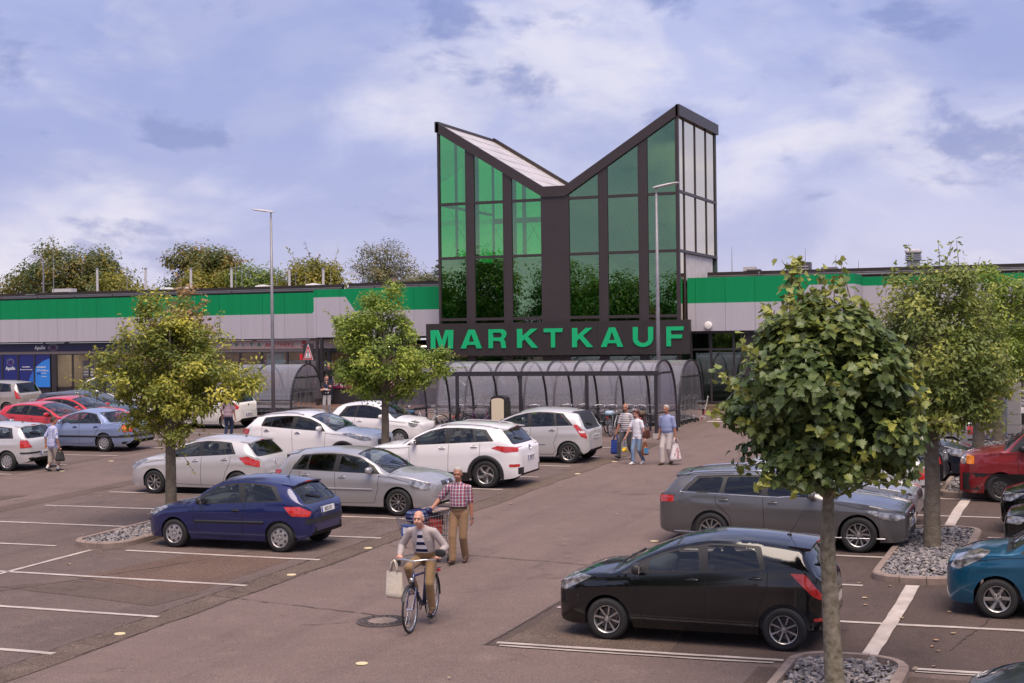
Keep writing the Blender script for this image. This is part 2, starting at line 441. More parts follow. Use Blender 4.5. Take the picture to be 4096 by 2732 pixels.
# painted bay markings
PAINT = mat('marking paint', (0.52, 0.45, 0.40), 0.75, var=0.45, vscale=2.6, vcol=(0.30, 0.25, 0.225), detail=9, coord='Object', bump=.2, bscale=50)
def line(x0, y0, x1, y1, wd=0.12, dz=0.014):
    L = math.hypot(x1 - x0, y1 - y0); n = max(2, int(L / 0.35))
    d = Vector(((x1 - x0) / L, (y1 - y0) / L)); nn = Vector((-d.y, d.x))
    A, B = [], []
    sway = rnd.uniform(-.03, .03)
    for i in range(n + 1):
        t = i / n; s = math.sin(t * 3.1) * sway
        x, y = x0 + (x1 - x0) * t, y0 + (y1 - y0) * t
        a, b = wd / 2 + rnd.uniform(-.012, .008) + s, wd / 2 + rnd.uniform(-.012, .008) - s
        A.append((x - nn.x * a, y - nn.y * a)); B.append((x + nn.x * b, y + nn.y * b))
    mb = MB()
    vs = [(x, y, gz(y) + dz) for x, y in A] + [(x, y, gz(y) + dz) for x, y in B]
    mb.add(vs, [(i, i + 1, n + 2 + i, n + 1 + i) for i in range(n)])
    mb.build('painted_line', PAINT, lot)
for y in (12.0, 14.5, 17.03, 19.52, 22.1):
    line(-24.6, y, -13.8, y)
for y in (24.68, 27.25, 29.8, 32.35, 34.9, 37.5, 40.05, 42.6, 45.2):
    line(-24.4, y + .05, -20.0, y + .1); line(-18.2, y, -13.8 if y < 28 else -14.2, y)
line(-19.05, 12, -18.95, 24.55); line(-18.95, 31.0, -18.9, 34.9)
for y in (25.0, 27.6, 30.1, 32.65, 35.22, 37.75, 40.35, 42.9, 45.5, 48.0):
    line(-40, y, -30.0, y)
line(-8.0, 19.37, -3.95, 19.47, .11); line(-7.9, 19.22, -4.05, 19.30, .07); line(-2.3, 19.50, 12, 19.9, .11); line(-2.25, 19.36, 2, 19.5, .06)
line(-7.98, 21.85, 12, 22.5, .12)
for y in (24.75, 27.45, 30.1, 32.75, 35.4, 38.0, 40.6, 43.2, 45.8, 48.4):
    isl = any(a < y < b for a, b in ((25.0, 30.8), (35.7, 41.2), (46, 51)))
    line(-7.95, y, -3.7 if (isl or y < 25) else 10, y)
    if isl: line(-2.1, y, 10, y)
for a, b in ((19.75, 24.95), (30.95, 35.6), (41.4, 46.0)):
    line(-2.93, a, -2.92, b, .22, .0175)
for i in range(5):
    y = 55.0 + i * 1.02
    line(-13.95, y, -8.6, y, .5)

# round studs set in the lane edge
studm = mat('stud yellow', (0.75, 0.62, 0.36), 0.5, var=.3, vscale=9)
for x, y in ((-13.66, 18.35), (-13.55, 23.2), (-13.5, 26.1), (-9.3, 17.75), (-14.2, 15.7), (-13.3, 41.4), (-13.4, 38.4), (-8.25, 28.2), (-25.2, 28.3), (-29.0, 36.25), (-29.2, 38.9)):
    MB().lathe([(0.085, 0), (0.08, 0.010), (0.05, 0.014), (0.0, 0.015)], 18).build('lane_stud', studm, lot, loc=(x, y, gz(y) + .008))

# scuffed paint blotches and fallen leaves
lm = mat('litter', (0.32, 0.16, 0.05), 0.8, var=.5, vscale=1.0, vcol=(.45, .36, .22))
mb = MB()
for i in range(150):
    x, y = (rnd.uniform(-26, 2), rnd.uniform(16, 46)) if i < 80 else (rnd.choice((-3.6, -2.1, -19.8, -18.3)) + rnd.gauss(0, .1), rnd.uniform(18, 42))
    s = rnd.uniform(.025, .06); a = rnd.uniform(0, 6)
    mb.add([(x + s * math.cos(a + k * 1.3) * rnd.uniform(.6, 1), y + s * math.sin(a + k * 1.3) * rnd.uniform(.6, 1), gz(y) + .02 + rnd.uniform(0, .015)) for k in range(5)], [(0, 1, 2, 3, 4)])
tag(mb.build('fallen_leaves', lm), 'small dry brown leaves and litter scattered over the asphalt', 'leaves', kind='stuff')

# ---------------------------------------------------------------- manhole
iron = mat('cast iron', (0.10, 0.075, 0.068), 0.7, var=.4, vscale=20, bump=.4)
conc = mat('manhole concrete', (0.30, 0.225, 0.185), 0.9, var=.4, vscale=25, bump=.5, bscale=120)
mh = thing('manhole_cover', 'round cast iron manhole cover with concrete centre set in the lane', 'manhole cover')
mh.matrix_world = on_lot(-10.22, 20.2)
MB().lathe([(.40, .0), (.40, .018), (.37, .022), (.37, .012), (.355, .012), (.355, .024), (.22, .024), (.22, .016)], 40).build('cover_ring', iron, mh)
MB().lathe([(.22, .0), (.22, .02), (.0, .026)], 32).build('cover_centre', conc, mh)
for i in range(28):
    a = 2 * PI * i / 28
    MB().box((.325 * math.cos(a), .325 * math.sin(a), .026), (.028, .045, .012), rz=a).build('lug', iron, mh)
vent = mat('vent hole', (0.015, .012, .012), 0.9)
for i in range(16):
    a = 2 * PI * (i + .5) / 16
    MB().box((.265 * math.cos(a), .265 * math.sin(a), .021), (.04, .05, .012), rz=a).build('vent_slot', vent, mh)

# ---------------------------------------------------------------- tree islands
KERB = mat('kerb concrete', (0.30, 0.225, 0.19), 0.9, var=.35, vscale=5, bump=.5, bscale=90, detail=8)
STONE = [mat('slate %d' % i, c, 0.85, var=.4, vscale=9, bump=.5, bscale=40) for i, c in enumerate([(0.23, 0.21, 0.22), (0.31, 0.285, 0.29), (0.16, 0.148, 0.16), (0.38, 0.33, 0.30)])]
SOIL = mat('island soil', (0.10, 0.075, 0.06), 0.95, var=.5, vscale=6, bump=.8)
ROCKS = []
def rock_mesh(i):
    bm = bmesh.new(); r = random.Random(i)
    for k in range(11):
        v = Vector((r.gauss(0, 1), r.gauss(0, 1), r.gauss(0, 1))).normalized()
        bm.verts.new((v.x * .5, v.y * .36 * r.uniform(.7, 1.1), v.z * .24))
    g = bmesh.ops.convex_hull(bm, input=bm.verts)
    bmesh.ops.delete(bm, geom=[e for e in g['geom_interior'] if isinstance(e, bmesh.types.BMVert)], context='VERTS')
    me = bpy.data.meshes.new('rock'); bm.to_mesh(me); bm.free(); me.materials.append(STONE[i % 4]); return me
ROCKS = [rock_mesh(i) for i in range(12)]
def rock_joined(name, items, parent):
    mb = MB()
    for (x, y, z, s, e, i) in items:
        me = ROCKS[i]; M4 = Matrix.Translation((x, y, z)) @ e.to_matrix().to_4x4() @ Matrix.Scale(s, 4)
        mb.add([M4 @ v.co for v in me.vertices], [tuple(p.vertices) for p in me.polygons], i % 4)
    o = mb.build(name, STONE, parent); o['kind'] = 'stuff'; return o
def island(label, x0, x1, y0, y1, rad, nsep, dens=260, near=1):
    t = thing('tree_island', label, 'tree island', group='kerbed tree islands')
    c = [(x1 - rad, y1 - rad, 0), (x0 + rad, y1 - rad, PI / 2), (x0 + rad, y0 + rad, PI), (x1 - rad, y0 + rad, 1.5 * PI)]
    path = []          # list of stones: each a list of (x, y) centre line with outward normals
    def arc(cx_, cy_, a0, n):
        return [((cx_ + rad * math.cos(a0 + PI / 2 * i / n), cy_ + rad * math.sin(a0 + PI / 2 * i / n)), (math.cos(a0 + PI / 2 * i / n), math.sin(a0 + PI / 2 * i / n))) for i in range(n + 1)]
    for k in range(4):
        A = arc(*c[k], 6); path.append(A)
        B = arc(*c[(k + 1) % 4], 6)
        p, q = A[-1], B[0]; L = math.hypot(q[0][0] - p[0][0], q[0][1] - p[0][1]); n = max(1, round(L / 1.0))
        for i in range(n):
            path.append([((p[0][0] + (q[0][0] - p[0][0]) * (i + e) / n, p[0][1] + (q[0][1] - p[0][1]) * (i + e) / n), p[1]) for e in (0, 1)])
    W_, hh = 0.13, 0.13
    for stone in path:
        # shorten each stone a little so that a joint shows
        pts = [Vector(p) for p, n in stone]; nr = [Vector(n) for p, n in stone]
        d0, d1 = (pts[1] - pts[0]).normalized(), (pts[-1] - pts[-2]).normalized()
        pts[0] = pts[0] + d0 * .006; pts[-1] = pts[-1] - d1 * .006
        mb = MB(); dz = rnd.uniform(-.006, .006); k = len(pts); vs = []
        prof = [(0, -.02), (0, hh - .025), (-.025, hh), (-W_, hh), (-W_, -.02)]
        for p, n in zip(pts, nr):
            for o, z in prof: vs.append((p.x + n.x * o, p.y + n.y * o, gz(p.y) + z + dz))
        m_ = len(prof)
        fs = [(i * m_ + j, (i + 1) * m_ + j, (i + 1) * m_ + j + 1, i * m_ + j + 1) for i in range(k - 1) for j in range(m_ - 1)]
        fs += [tuple(range(m_)), tuple((k - 1) * m_ + j for j in range(m_))[::-1]]
        mb.add(vs, fs); mb.build('kerb_stone', KERB, t)
    # soil bed and slate chippings
    bed = []
    for k in range(4):
        for p, n in arc(*c[k], 5): bed.append((p[0] - n[0] * (W_ - .01), p[1] - n[1] * (W_ - .01)))
    ground_sheet('soil_bed', bed, .05, SOIL, t)
    def inside(x, y):
        if not (x0 + W_ < x < x1 - W_ and y0 + W_ < y < y1 - W_): return False
        for cx_, cy_, a in c:
            sx_, sy_ = (1 if cx_ > (x0 + x1) / 2 else -1), (1 if cy_ > (y0 + y1) / 2 else -1)
            if (x - cx_) * sx_ > 0 and (y - cy_) * sy_ > 0 and math.hypot(x - cx_, y - cy_) > rad - W_: return False
        return True
    items = []; N = int((x1 - x0) * (y1 - y0) * dens)
    while len(items) < N:
        x, y = rnd.uniform(x0, x1), rnd.uniform(y0, y1)
        if not inside(x, y): continue
        s = rnd.uniform(.065, .145) * (1.2 if rnd.random() < .15 else 1)
        from_c = math.hypot((x - (x0 + x1) / 2) / (x1 - x0), (y - (y0 + y1) / 2) / (y1 - y0))
        z = gz(y) + .075 + (.06 * max(0, .5 - from_c)) + rnd.uniform(-.02, .03)
        items.append((x, y, z, s, Vector((1, 0, 0)).rotation_difference(Vector((rnd.gauss(0, 1), rnd.gauss(0, 1), rnd.gauss(0, .35)))), rnd.randrange(12)))
    items.sort(key=lambda q: (q[0] ** 2 + q[1] ** 2) / q[3] ** 2)
    for (x, y, z, s, e, i) in items[:nsep]:
        o = link('stone', ROCKS[i], t, (x, y, z)); o.rotation_mode = 'QUATERNION'; o.rotation_quaternion = e; o.scale = (s, s, s)
    rock_joined('slate_chippings', items[nsep:], t)
    return t
island('kerbed tree island with slate chips around the maple in front', -3.85, -2.3, 13.5, 19.66, .55, 300)
island('kerbed tree island with slate chips between grey estate and blue hatchback', -3.66, -2.22, 25.1, 30.75, .5, 300)
island('kerbed tree island with slate chips beside the red van', -3.62, -2.2, 35.75, 41.2, .5, 240, 220)
island('kerbed tree island with slate chips near the grey cabinet', -3.62, -2.2, 46.0, 51.5, .5, 80, 60)
island('kerbed tree island with slate chips by the dark blue hatchback', -19.75, -18.45, 24.75, 30.6, .5, 220, 220)
island('kerbed tree island with slate chips behind the white cars', -19.75, -18.45, 35.6, 41.2, .5, 40, 50)

# raised pavement before the shops
pv = ground_sheet('pavement', [(-75, 59.0), (-28.2, 59.0), (-28.2, 66), (-75, 66)], .12, A_PINK, kind='structure')
pvk = MB()
for i in range(44):
    x = -73 + i * 1.02
    MB().b2(x, x + 1.0, 58.86, 59.0, gz(59) - .05, gz(59) + .125).build('kerb_stone', KERB, pv)

# ================================================================ STORE
BROWN = mat('anthracite brown metal', (0.060, 0.046, 0.046), 0.45, metal=.3, var=.12, vscale=1.5)
BLACKM = mat('sign black', (0.030, 0.022, 0.020), 0.5, var=.15, vscale=2)
GREYP = mat('fascia grey', (0.45, 0.42, 0.46), 0.5, var=.09, vscale=2.5, bump=.02, detail=6, streak=True)
GREENP = mat('fascia green', (0.002, 0.25, 0.085), 0.6, var=.14, vscale=3, spec=.2, streak=True, detail=6)
SIGNG = mat('letter green', (0.01, 0.42, 0.16), 0.5, spec=.25)
DARKF = mat('dark frame', (0.035, 0.030, 0.033), 0.45, var=.1)
SOFFIT = mat('soffit', (0.03, 0.026, 0.028), 0.7)
TOWERG = glass('tower green glass', (0.05, 0.74, 0.27), refl=.17, ior=1.5, gcol=(.84, 1, .76))
SIDEG = glass('tower side glass', (0.5, 0.5, 0.45), refl=.74, ior=1.5, rough=.03, gcol=(1, .91, .72))
DOORG = glass('door glass', (0.16, 0.50, 0.30), refl=.12)
SHOPG = glass('shop glass', (0.78, 0.80, 0.78), refl=.07)
INNER = mat('inner wall dark', (0.10, 0.13, 0.11), 0.8)
ROOFM = mat('roof sheet', (0.74, 0.67, 0.62), 0.35, metal=.3, var=.25, vscale=.8, detail=8)
CLAD = mat('light cladding', (0.78, 0.71, 0.66), 0.6, var=.2, vscale=2, vcol=(.60, .54, .50))
EDGE = mat('roof edge brown', (0.035, 0.024, 0.020), 0.6, var=.4, vscale=.8)
GALV = mat('galvanised steel', (0.42, 0.41, 0.42), 0.45, metal=.6, var=.3, vscale=6, detail=8)
YT, XA, XB, YB = 60.29, -27.49, -16.40, 66.9
def top_z(x):
    if x < -22.47: return 14.60 + (x - XA) / (-22.47 - XA) * (11.48 - 14.60)
    if x < -21.44: return 11.48
    return 11.48 + (x + 21.44) / (XB + 21.44) * (14.63 - 11.48)
tw = thing('entrance_tower', 'glazed green entrance tower with butterfly roof rising above the store', 'tower')
posts = [(-27.49, -27.39), (-26.14, -25.73), (-24.36, -23.95), (-22.58, -21.30), (-19.96, -19.55), (-18.18, -17.77), (-16.54, -16.40)]
cols = [(posts[i][1], posts[i + 1][0]) for i in range(6)]
FD = .46                                       # fascia depth
def fpoly(x0, x1, zb, inset, y, dy, name, m, zt=None, off=FD):
    """front panel between x0 and x1 from zb up to the fascia line (or zt)"""
    xs = [x0] + [b for b in (-22.47, -21.44) if x0 < b < x1] + [x1]
    pts = [(x0, zb), (x1, zb)] + [(x, (top_z(x) - off) if zt is None else zt) for x in reversed(xs)]
    if zt is None and min(p[1] for p in pts[2:]) < zb:          # clip to a triangle
        z_ = zb
        xx = [x0 + (x1 - x0) * i / 40 for i in range(41)]
        ok = [x for x in xx if top_z(x) - off > z_ + .02]
        if not ok: return None
        pts = [(ok[0], z_), (ok[-1], z_), (ok[-1], top_z(ok[-1]) - off), (ok[0], top_z(ok[0]) - off)]
        pts = [p for i, p in enumerate(pts) if i < 2 or p[1] > z_ + .03]
    M4 = Matrix.Translation((0, y, 0)) @ Matrix.Rotation(PI / 2, 4, 'X')
    return MB().prism(pts, dy, 0, M4 @ Matrix.Scale(-1, 4, (0, 0, 1))).build(name, m, tw)
for i, (a, b) in enumerate(posts):
    fpoly(a, b, 1.7, 0, YT + .0, .16, 'centre_panel' if i == 3 else 'post', BROWN)
    if i in (1, 2, 4, 5): MB().b2(a + .04, a + .06, YT - .006, YT, 1.9, min(top_z(a), top_z(b)) - FD).build('post_seam', DARKF, tw)
rows = [5.78, 8.51, 10.92]
for (a, b) in cols:
    for z in rows:
        if z > min(top_z(a), top_z(b)) - FD - .02 and z > max(top_z(a), top_z(b)) - FD: continue
        MB().b2(a, b, YT + .01, YT + .13, z - .06, z + .06).build('mullion', BROWN, tw)
    fpoly(a, b, 5.84, 0, YT + .07, .012, 'glass_pane', TOWERG, zt=8.45)
    fpoly(a, b, 8.57, 0, YT + .07, .012, 'glass_pane', TOWERG, zt=min(10.86, top_z(a) - FD if top_z(a) < top_z(b) else top_z(b) - FD))
    fpoly(a, b, 10.98, 0, YT + .07, .012, 'glass_pane', TOWERG)
    MB().b2(a, b, YT + .07, YT + .082, 5.60, 5.72).build('glass_pane', DOORG, tw)
    MB().b2(a, b, YT + .05, YT + .062, 2.0, 4.1).build('glass_pane', DOORG, tw)
    MB().b2(a, b, YT + .02, YT + .10, 1.75, 2.0).build('plinth', BROWN, tw)
for z in rows[1:]:
    MB().b2(-22.58, -21.30, YT - .004, YT, z - .012, z + .012).build('post_seam', DARKF, tw)
# front fascia in three straight lengths
for (xa, xb) in ((XA - .02, -22.47), (-22.47, -21.44), (-21.44, XB + .02)):
    M4 = Matrix.Translation((0, YT + .18, 0)) @ Matrix.Rotation(PI / 2, 4, 'X')
    MB().prism([(xa, top_z(xa) - FD), (xb, top_z(xb) - FD), (xb, top_z(xb)), (xa, top_z(xa))], .24, 0, M4).build('roof_fascia', BROWN, tw)
for x in (-24.9, -21.95, -19.0):
    MB().b2(x - .006, x + .006, YT - .064, YT - .06, top_z(x) - FD, top_z(x)).build('fascia_joint', DARKF, tw)
# roof planes: seamed sheets, dark back edge, right-hand and left-hand side fascia
def roofplane(xa, xb, n):
    for i in range(n):
        p, q = xa + (xb - xa) * i / n, xa + (xb - xa) * (i + 1) / n
        za, zb = top_z(p) - .06, top_z(q) - .06
        MB().add([(p, YT + .18, za), (q, YT + .18, zb), (q, YB - .1, zb), (p, YB - .1, za)], [(0, 1, 2, 3)]).build('roof_sheet', ROOFM, tw)
        MB().bar((p, YT + .18, za + .01), (p, YB - .1, za + .01), .03, .03).build('seam', ROOFM, tw)
roofplane(XA, -22.47, 6); roofplane(-22.47, -21.44, 1); roofplane(-21.44, XB, 6)
for (xa, xb) in ((XA, -22.47), (-22.47, -21.44), (-21.44, XB)):
    MB().bar((xa, YB, top_z(xa) - .0), (xb, YB, top_z(xb) - .0), .2, .22).build('roof_edge', EDGE, tw)
for X, s in ((XA, -1), (XB, 1)):
    MB().b2(X - .08, X + .10, YT - .06, YB + .1, 14.61 - FD, 14.62).build('side_fascia', BROWN, tw)
# right-hand side: four panes by two, mullions, light cladding below at the back
ys = [YT + .16, 61.30, 63.17, 65.07, 66.62, YB]
for i, (a, b) in enumerate(((YT + .16, 61.26), (61.34, 63.13), (63.21, 65.03), (65.11, 66.60))):
    for z0, z1 in ((8.57, 10.95), (11.07, 14.14)):
        MB().b2(XB - .06, XB - .045, a, b, z0, z1).build('side_pane', SIDEG, tw)
    if i == 0:
        MB().b2(XB - .06, XB - .045, a, b, 5.6, 8.45).build('side_pane', SIDEG, tw)
for y in (YT + .10, 61.30, 63.17, 65.07, 66.66):
    MB().b2(XB - .07, XB - .005, y - .04, y + .04, 8.45, 14.14).build('side_mullion', BROWN, tw)
MB().b2(XB - .07, XB, 61.26, 61.33, 5.0, 8.45).build('side_mullion', BROWN, tw)
for z in (8.51, 11.01):
    MB().b2(XB - .065, XB + .005, YT + .16, YB, z - .06, z + .06).build('side_mullion', BROWN, tw)
for i in range(4):
    y = 61.36 + i * 1.25
    MB().b2(XB - .12, XB - .10, y, y + 1.24, 7.3, 8.44).build('cladding_panel', CLAD, tw)
MB().b2(XB - .20, XB - .13, 61.3, 66.5, 7.2, 8.44).build('cladding_backing', INNER, tw)
# left-hand side glazing (lets the sky through), back wall, inner structure
for a, b in ((YT + .16, 62.2), (62.3, 64.4), (64.5, 66.7)):
    for z0, z1 in ((8.57, 10.86), (10.98, 14.14)):
        MB().b2(XA + .05, XA + .06, a, b, z0, z1).build('side_pane', glass('tower left glass', (.80, .97, .86), refl=.02), tw)
MB().b2(XA + .04, XA + .07, YT + .16, 66.7, 5.2, 8.45).build('side_wall', INNER, tw)
for y in (62.25, 64.45, 66.7):
    MB().b2(XA, XA + .1, y - .05, y + .05, 5.2, 14.14).build('side_mullion', BROWN, tw)
for z in (7.5, 8.51, 10.92):
    MB().b2(XA, XA + .09, YT + .16, 66.7, z - .06, z + .06).build('side_mullion', BROWN, tw)
# back wall closes the right two thirds; the left third of the back is glazed
for xa, xb in ((-24.3, -22.47), (-22.47, -21.44), (-21.44, XB)):
    M4 = Matrix.Translation((0, YB, 0)) @ Matrix.Rotation(PI / 2, 4, 'X')
    MB().prism([(xa, 1.7), (xb, 1.7), (xb, top_z(xb) - .1), (xa, top_z(xa) - .1)], .1, 0, M4).build('back_wall', INNER, tw)
for (xa, xb) in ((XA + .12, -25.95), (-25.8, -24.3)):
    M4 = Matrix.Translation((0, YB, 0)) @ Matrix.Rotation(PI / 2, 4, 'X')
    MB().prism([(xa, 8.8), (xb, 8.8), (xb, top_z(xb) - .3), (xa, top_z(xa) - .3)], .012, 0, M4).build('back_pane', MATS['tower left glass'], tw)
MB().b2(-25.95, -25.8, YB - .15, YB, 7.4, 13.4).build('back_mullion', BROWN, tw)
MB().b2(XA, -24.3, YB - .12, YB, 10.5, 10.75).build('back_mullion', BROWN, tw)
MB().b2(XA, -24.3, YB - .12, YB, 1.7, 8.8).build('back_wall', INNER, tw)
MB().b2(XB - .5, XB - .25, YT + .5, YB, 5.0, 14.0).build('inner_wall', INNER, tw)
MB().b2(XA + .3, XB - .3, YT + .3, YB, 5.15, 5.3).build('inner_floor', INNER, tw)
MB().b2(XA + .3, XB - .3, 64.5, 64.6, 1.75, 5.15).build('lobby_wall', mat('lobby wall', (.22, .30, .26), .7, var=.4, vscale=1.2), tw)
BRACE = mat('brace rod', (0.45, .5, .45), .4, metal=.6)
for (a, b) in cols:
    for z0, z1 in ((5.84, 8.45), (8.57, 10.86)):
        for (p, q) in (((a, z0), (b, z1)), ((b, z0), (a, z1))):
            MB().tube([(p[0], YT + .9, p[1]), (q[0], YT + .9, q[1])], .012, 5).build('brace', BRACE, tw)
for x in (-26.0, -24.2, -19.8, -18.0):
    MB().b2(x - .1, x + .1, YT + .8, YT + 1.0, 5.2, top_z(x) - .5).build('inner_column', mat('inner column', (.09, .085, .085), .6), tw)
for x in (-26.4, -25.2, -19.2, -17.4):
    MB().sq((x, YT + 1.3, 8.15), (.22, .22, .22), 1, 10, 8).build('spot_lamp', mat('spot lamp', (.3, .3, .3), .4), tw)
MB().b2(-27, -17, YT + 1.27, YT + 1.33, 8.28, 8.33).build('lamp_rail', BRACE, tw)

# ---------------------------------------------------------------- store sign with its nine letters
sg = thing('store_sign', 'long black sign board with large green capital letters under the tower', 'sign')
SX0, SX1, SZ0, SZ1 = -27.94, -15.89, 4.17, 5.60
for i in range(6):
    a = SX0 + (SX1 - SX0) * i / 6; b = SX0 + (SX1 - SX0) * (i + 1) / 6
    MB().b2(a, b - (.006 if i < 5 else 0), 59.86, 60.14, SZ0, SZ1).build('board_panel', BLACKM, sg)
def arcpts(cx_, cy_, rx, ry, a0, a1, n=10):
    return [(cx_ + rx * math.cos(R_(a0 + (a1 - a0) * i / n)), cy_ + ry * math.sin(R_(a0 + (a1 - a0) * i / n))) for i in range(n + 1)]
st_ = .24
LET = {
 'M': [[(0, 0), (0, 1), (.34, 1), (.5, .38), (.66, 1), (1, 1), (1, 0), (.78, 0), (.78, .74), (.59, 0), (.41, 0), (.22, .74), (.22, 0)]],
 'A': [[(0, 0), (.37, 1), (.63, 1), (1, 0), (.745, 0), (.685, .19), (.315, .19), (.255, 0)], [(.37, .355), (.63, .355), (.5, .77)]],
 'R': [[(0, 0), (0, 1)] + [(.66, 1)] + arcpts(.66, .72, .28, .28, 90, -60, 8) + [(.86, .36), (.93, .0), (.68, 0), (.64, .30), (.55, .38), (.24, .38), (.24, 0)], [(.24, .56), (.24, .82), (.60, .82)] + arcpts(.60, .69, .10, .13, 90, -90, 6)],
 'K': [[(0, 0), (0, 1), (.24, 1), (.24, .60), (.66, 1), (.97, 1), (.52, .60), (1, 0), (.70, 0), (.36, .45), (.24, .34), (.24, 0)]],
 'T': [[(.385, 0), (.385, .8), (0, .8), (0, 1), (1, 1), (1, .8), (.615, .8), (.615, 0)]],
 'U': [[(0, 1), (.24, 1), (.24, .40)] + arcpts(.5, .38, .26, .20, 180, 360, 8) + [(.76, 1), (1, 1), (1, .40)] + arcpts(.5, .40, .5, .42, 0, -180, 12)],
 'F': [[(0, 0), (0, 1), (1, 1), (1, .8), (.27, .8), (.27, .59), (.91, .59), (.91, .40), (.27, .40), (.27, 0)]],
}
def letter(ch, x, z, wd, h, y, dep, m, parent):
    me = bpy.data.curves.new('l', 'CURVE'); me.dimensions = '2D'; me.fill_mode = 'BOTH'; me.extrude = dep / 2
    for poly in LET[ch]:
        s = me.splines.new('POLY'); s.points.add(len(poly) - 1); s.use_cyclic_u = True
        for p, (a, b) in zip(s.points, poly): p.co = (a * wd, b * h, 0, 1)
    ms = to_mesh(me); ms.name = 'letter'; ms.materials.clear(); ms.materials.append(m)
    return link('letter', ms, parent, (x, y, z), (PI / 2, 0, 0))
# letter positions read along the board (left edge, width)
for ch, x, wd in (('M', -27.70, 1.085), ('A', -26.25, 1.025), ('R', -24.92, .90), ('K', -23.58, .98), ('T', -22.34, .855), ('K', -21.05, .95), ('A', -19.76, 1.0), ('U', -18.34, .88), ('F', -16.88, .735)):
    letter(ch, x, 4.495, wd, .825, 59.84, .05, SIGNG, sg)

# ---------------------------------------------------------------- wings with their fascia panels
def wing_panels(t, X0, X1, Y, z0, zt, seams, green):
    """fascia of separate sheets; green(x) gives the lower edge of the green band, with breakpoints"""
    gx, gzf = green
    edges = sorted([X0] + [s for s in seams if X0 + .05 < s < X1 - .05] + [X1])
    for a, b in zip(edges, edges[1:]):
        a2, b2 = a + .006, b - .006
        xs = [a2] + [g for g in gx if a2 < g < b2] + [b2]
        lo = [(a2, z0), (b2, z0)] + [(x, gzf(x)) for x in reversed(xs)]
        up = [(x, gzf(x)) for x in xs] + [(b2, zt), (a2, zt)]
        M4 = Matrix.Translation((0, Y + .05, 0)) @ Matrix.Rotation(PI / 2, 4, 'X')
        mb = MB(); mb.prism(lo, .05, 0, M4); mb.prism(up, .05, 1, M4)
        mb.build('fascia_panel', [GREYP, GREENP], t)
def interp(x, xs, zs): return float(np.interp(x, xs, zs))
SE = [-16.4 + .42 + 1.27 * i for i in range(-16, 30)]
rw = thing('store_right_wing', 'low grey and green store wing right of the tower with glazed doors', 'building')
g1 = ([-11.68, -11.17], lambda x: interp(x, [-11.68, -11.17], [6.30, 6.96]))
wing_panels(rw, -16.34, -9.33, 61.25, 5.12, 7.38, SE, g1)
MB().b2(-9.38, -9.33, 61.31, 63.25, 5.12, 6.96).build('fascia_return', GREYP, rw)
MB().b2(-9.38, -9.33, 61.31, 63.25, 6.96, 7.38).build('fascia_return', GREENP, rw)
wing_panels(rw, -9.33, 16, 63.25, 5.12, 7.30, SE, ([], lambda x: 6.93))
MB().b2(-16.3, -9.4, 61.32, 63.3, 5.02, 5.11).build('soffit', SOFFIT, rw)
MB().b2(-9.4, 16, 63.32, 65.3, 5.02, 5.11).build('soffit', SOFFIT, rw)
mw = thing('store_left_bay', 'projecting grey and green store bay between pharmacy and tower', 'building')
g2 = ([-32.7, -32.2], lambda x: interp(x, [-32.7, -32.2], [6.95, 6.28]))
wing_panels(mw, -34.39, -27.55, 61.25, 5.08, 7.32, [XA - .42 - 1.27 * i for i in range(8)], g2)
MB().b2(-34.39, -34.34, 61.31, 63.4, 5.08, 6.95).build('fascia_return', GREYP, mw); MB().b2(-34.39, -34.34, 61.31, 63.4, 6.95, 7.32).build('fascia_return', GREENP, mw)
MB().b2(-34.3, -27.55, 61.32, 63.3, 4.98, 5.07).build('soffit', SOFFIT, mw)
lw = thing('store_left_wing', 'long low grey and green store wing with optician and pharmacy fronts', 'building')
g3 = ([-35.6, -35.0], lambda x: interp(x, [-35.6, -35.0], [6.25, 6.8]))
wing_panels(lw, -66, -34.4, 63.25, 5.05, 7.27, [-34.65 - 1.24 * i for i in range(26)], g3)
MB().b2(-66, -34.4, 63.31, 64.4, 4.99, 5.05).build('soffit', SOFFIT, lw)
# solid bodies behind the fascias, with dark roof edge, gutter and its brackets
for t, X0, X1, Y0, z in ((rw, XB + .05, -9.45, 61.4, 7.36), (rw, -9.45, 16, 63.4, 7.36), (mw, -34.3, XA - .05, 61.4, 7.30), (lw, -66, -34.4, 63.4, 7.25)):
    MB().b2(X0, X1, Y0, 86, 5.12, z - .02).build('roof_block', SOFFIT, t)
for t, X0, X1, Y0, z in ((rw, XB + .1, 16, 64.6, 7.36), (mw, -34.3, XA - .1, 64.6, 7.34), (lw, -66, -34.35, 64.0, 7.28)):
    MB().b2(X0, X1, Y0, Y0 + .25, z, z + .38).build('roof_edge', EDGE, t)
    MB().tube([(X0, Y0 - .10, z + .1), (X1, Y0 - .10, z + .1)], .075, 8).build('gutter', mat('gutter zinc', (.10, .095, .10), .4, metal=.5), t)
    MB().b2(X0, X1, Y0 - .03, Y0 - .005, z + .2, z + .225).build('edge_trim', GALV, t)
    x = X0 + 1.5
    while x < X1:
        MB().b2(x - .02, x + .02, Y0 - .2, Y0 - .17, z - .02, z + .16).build('gutter_bracket', EDGE, t); x += 2.4

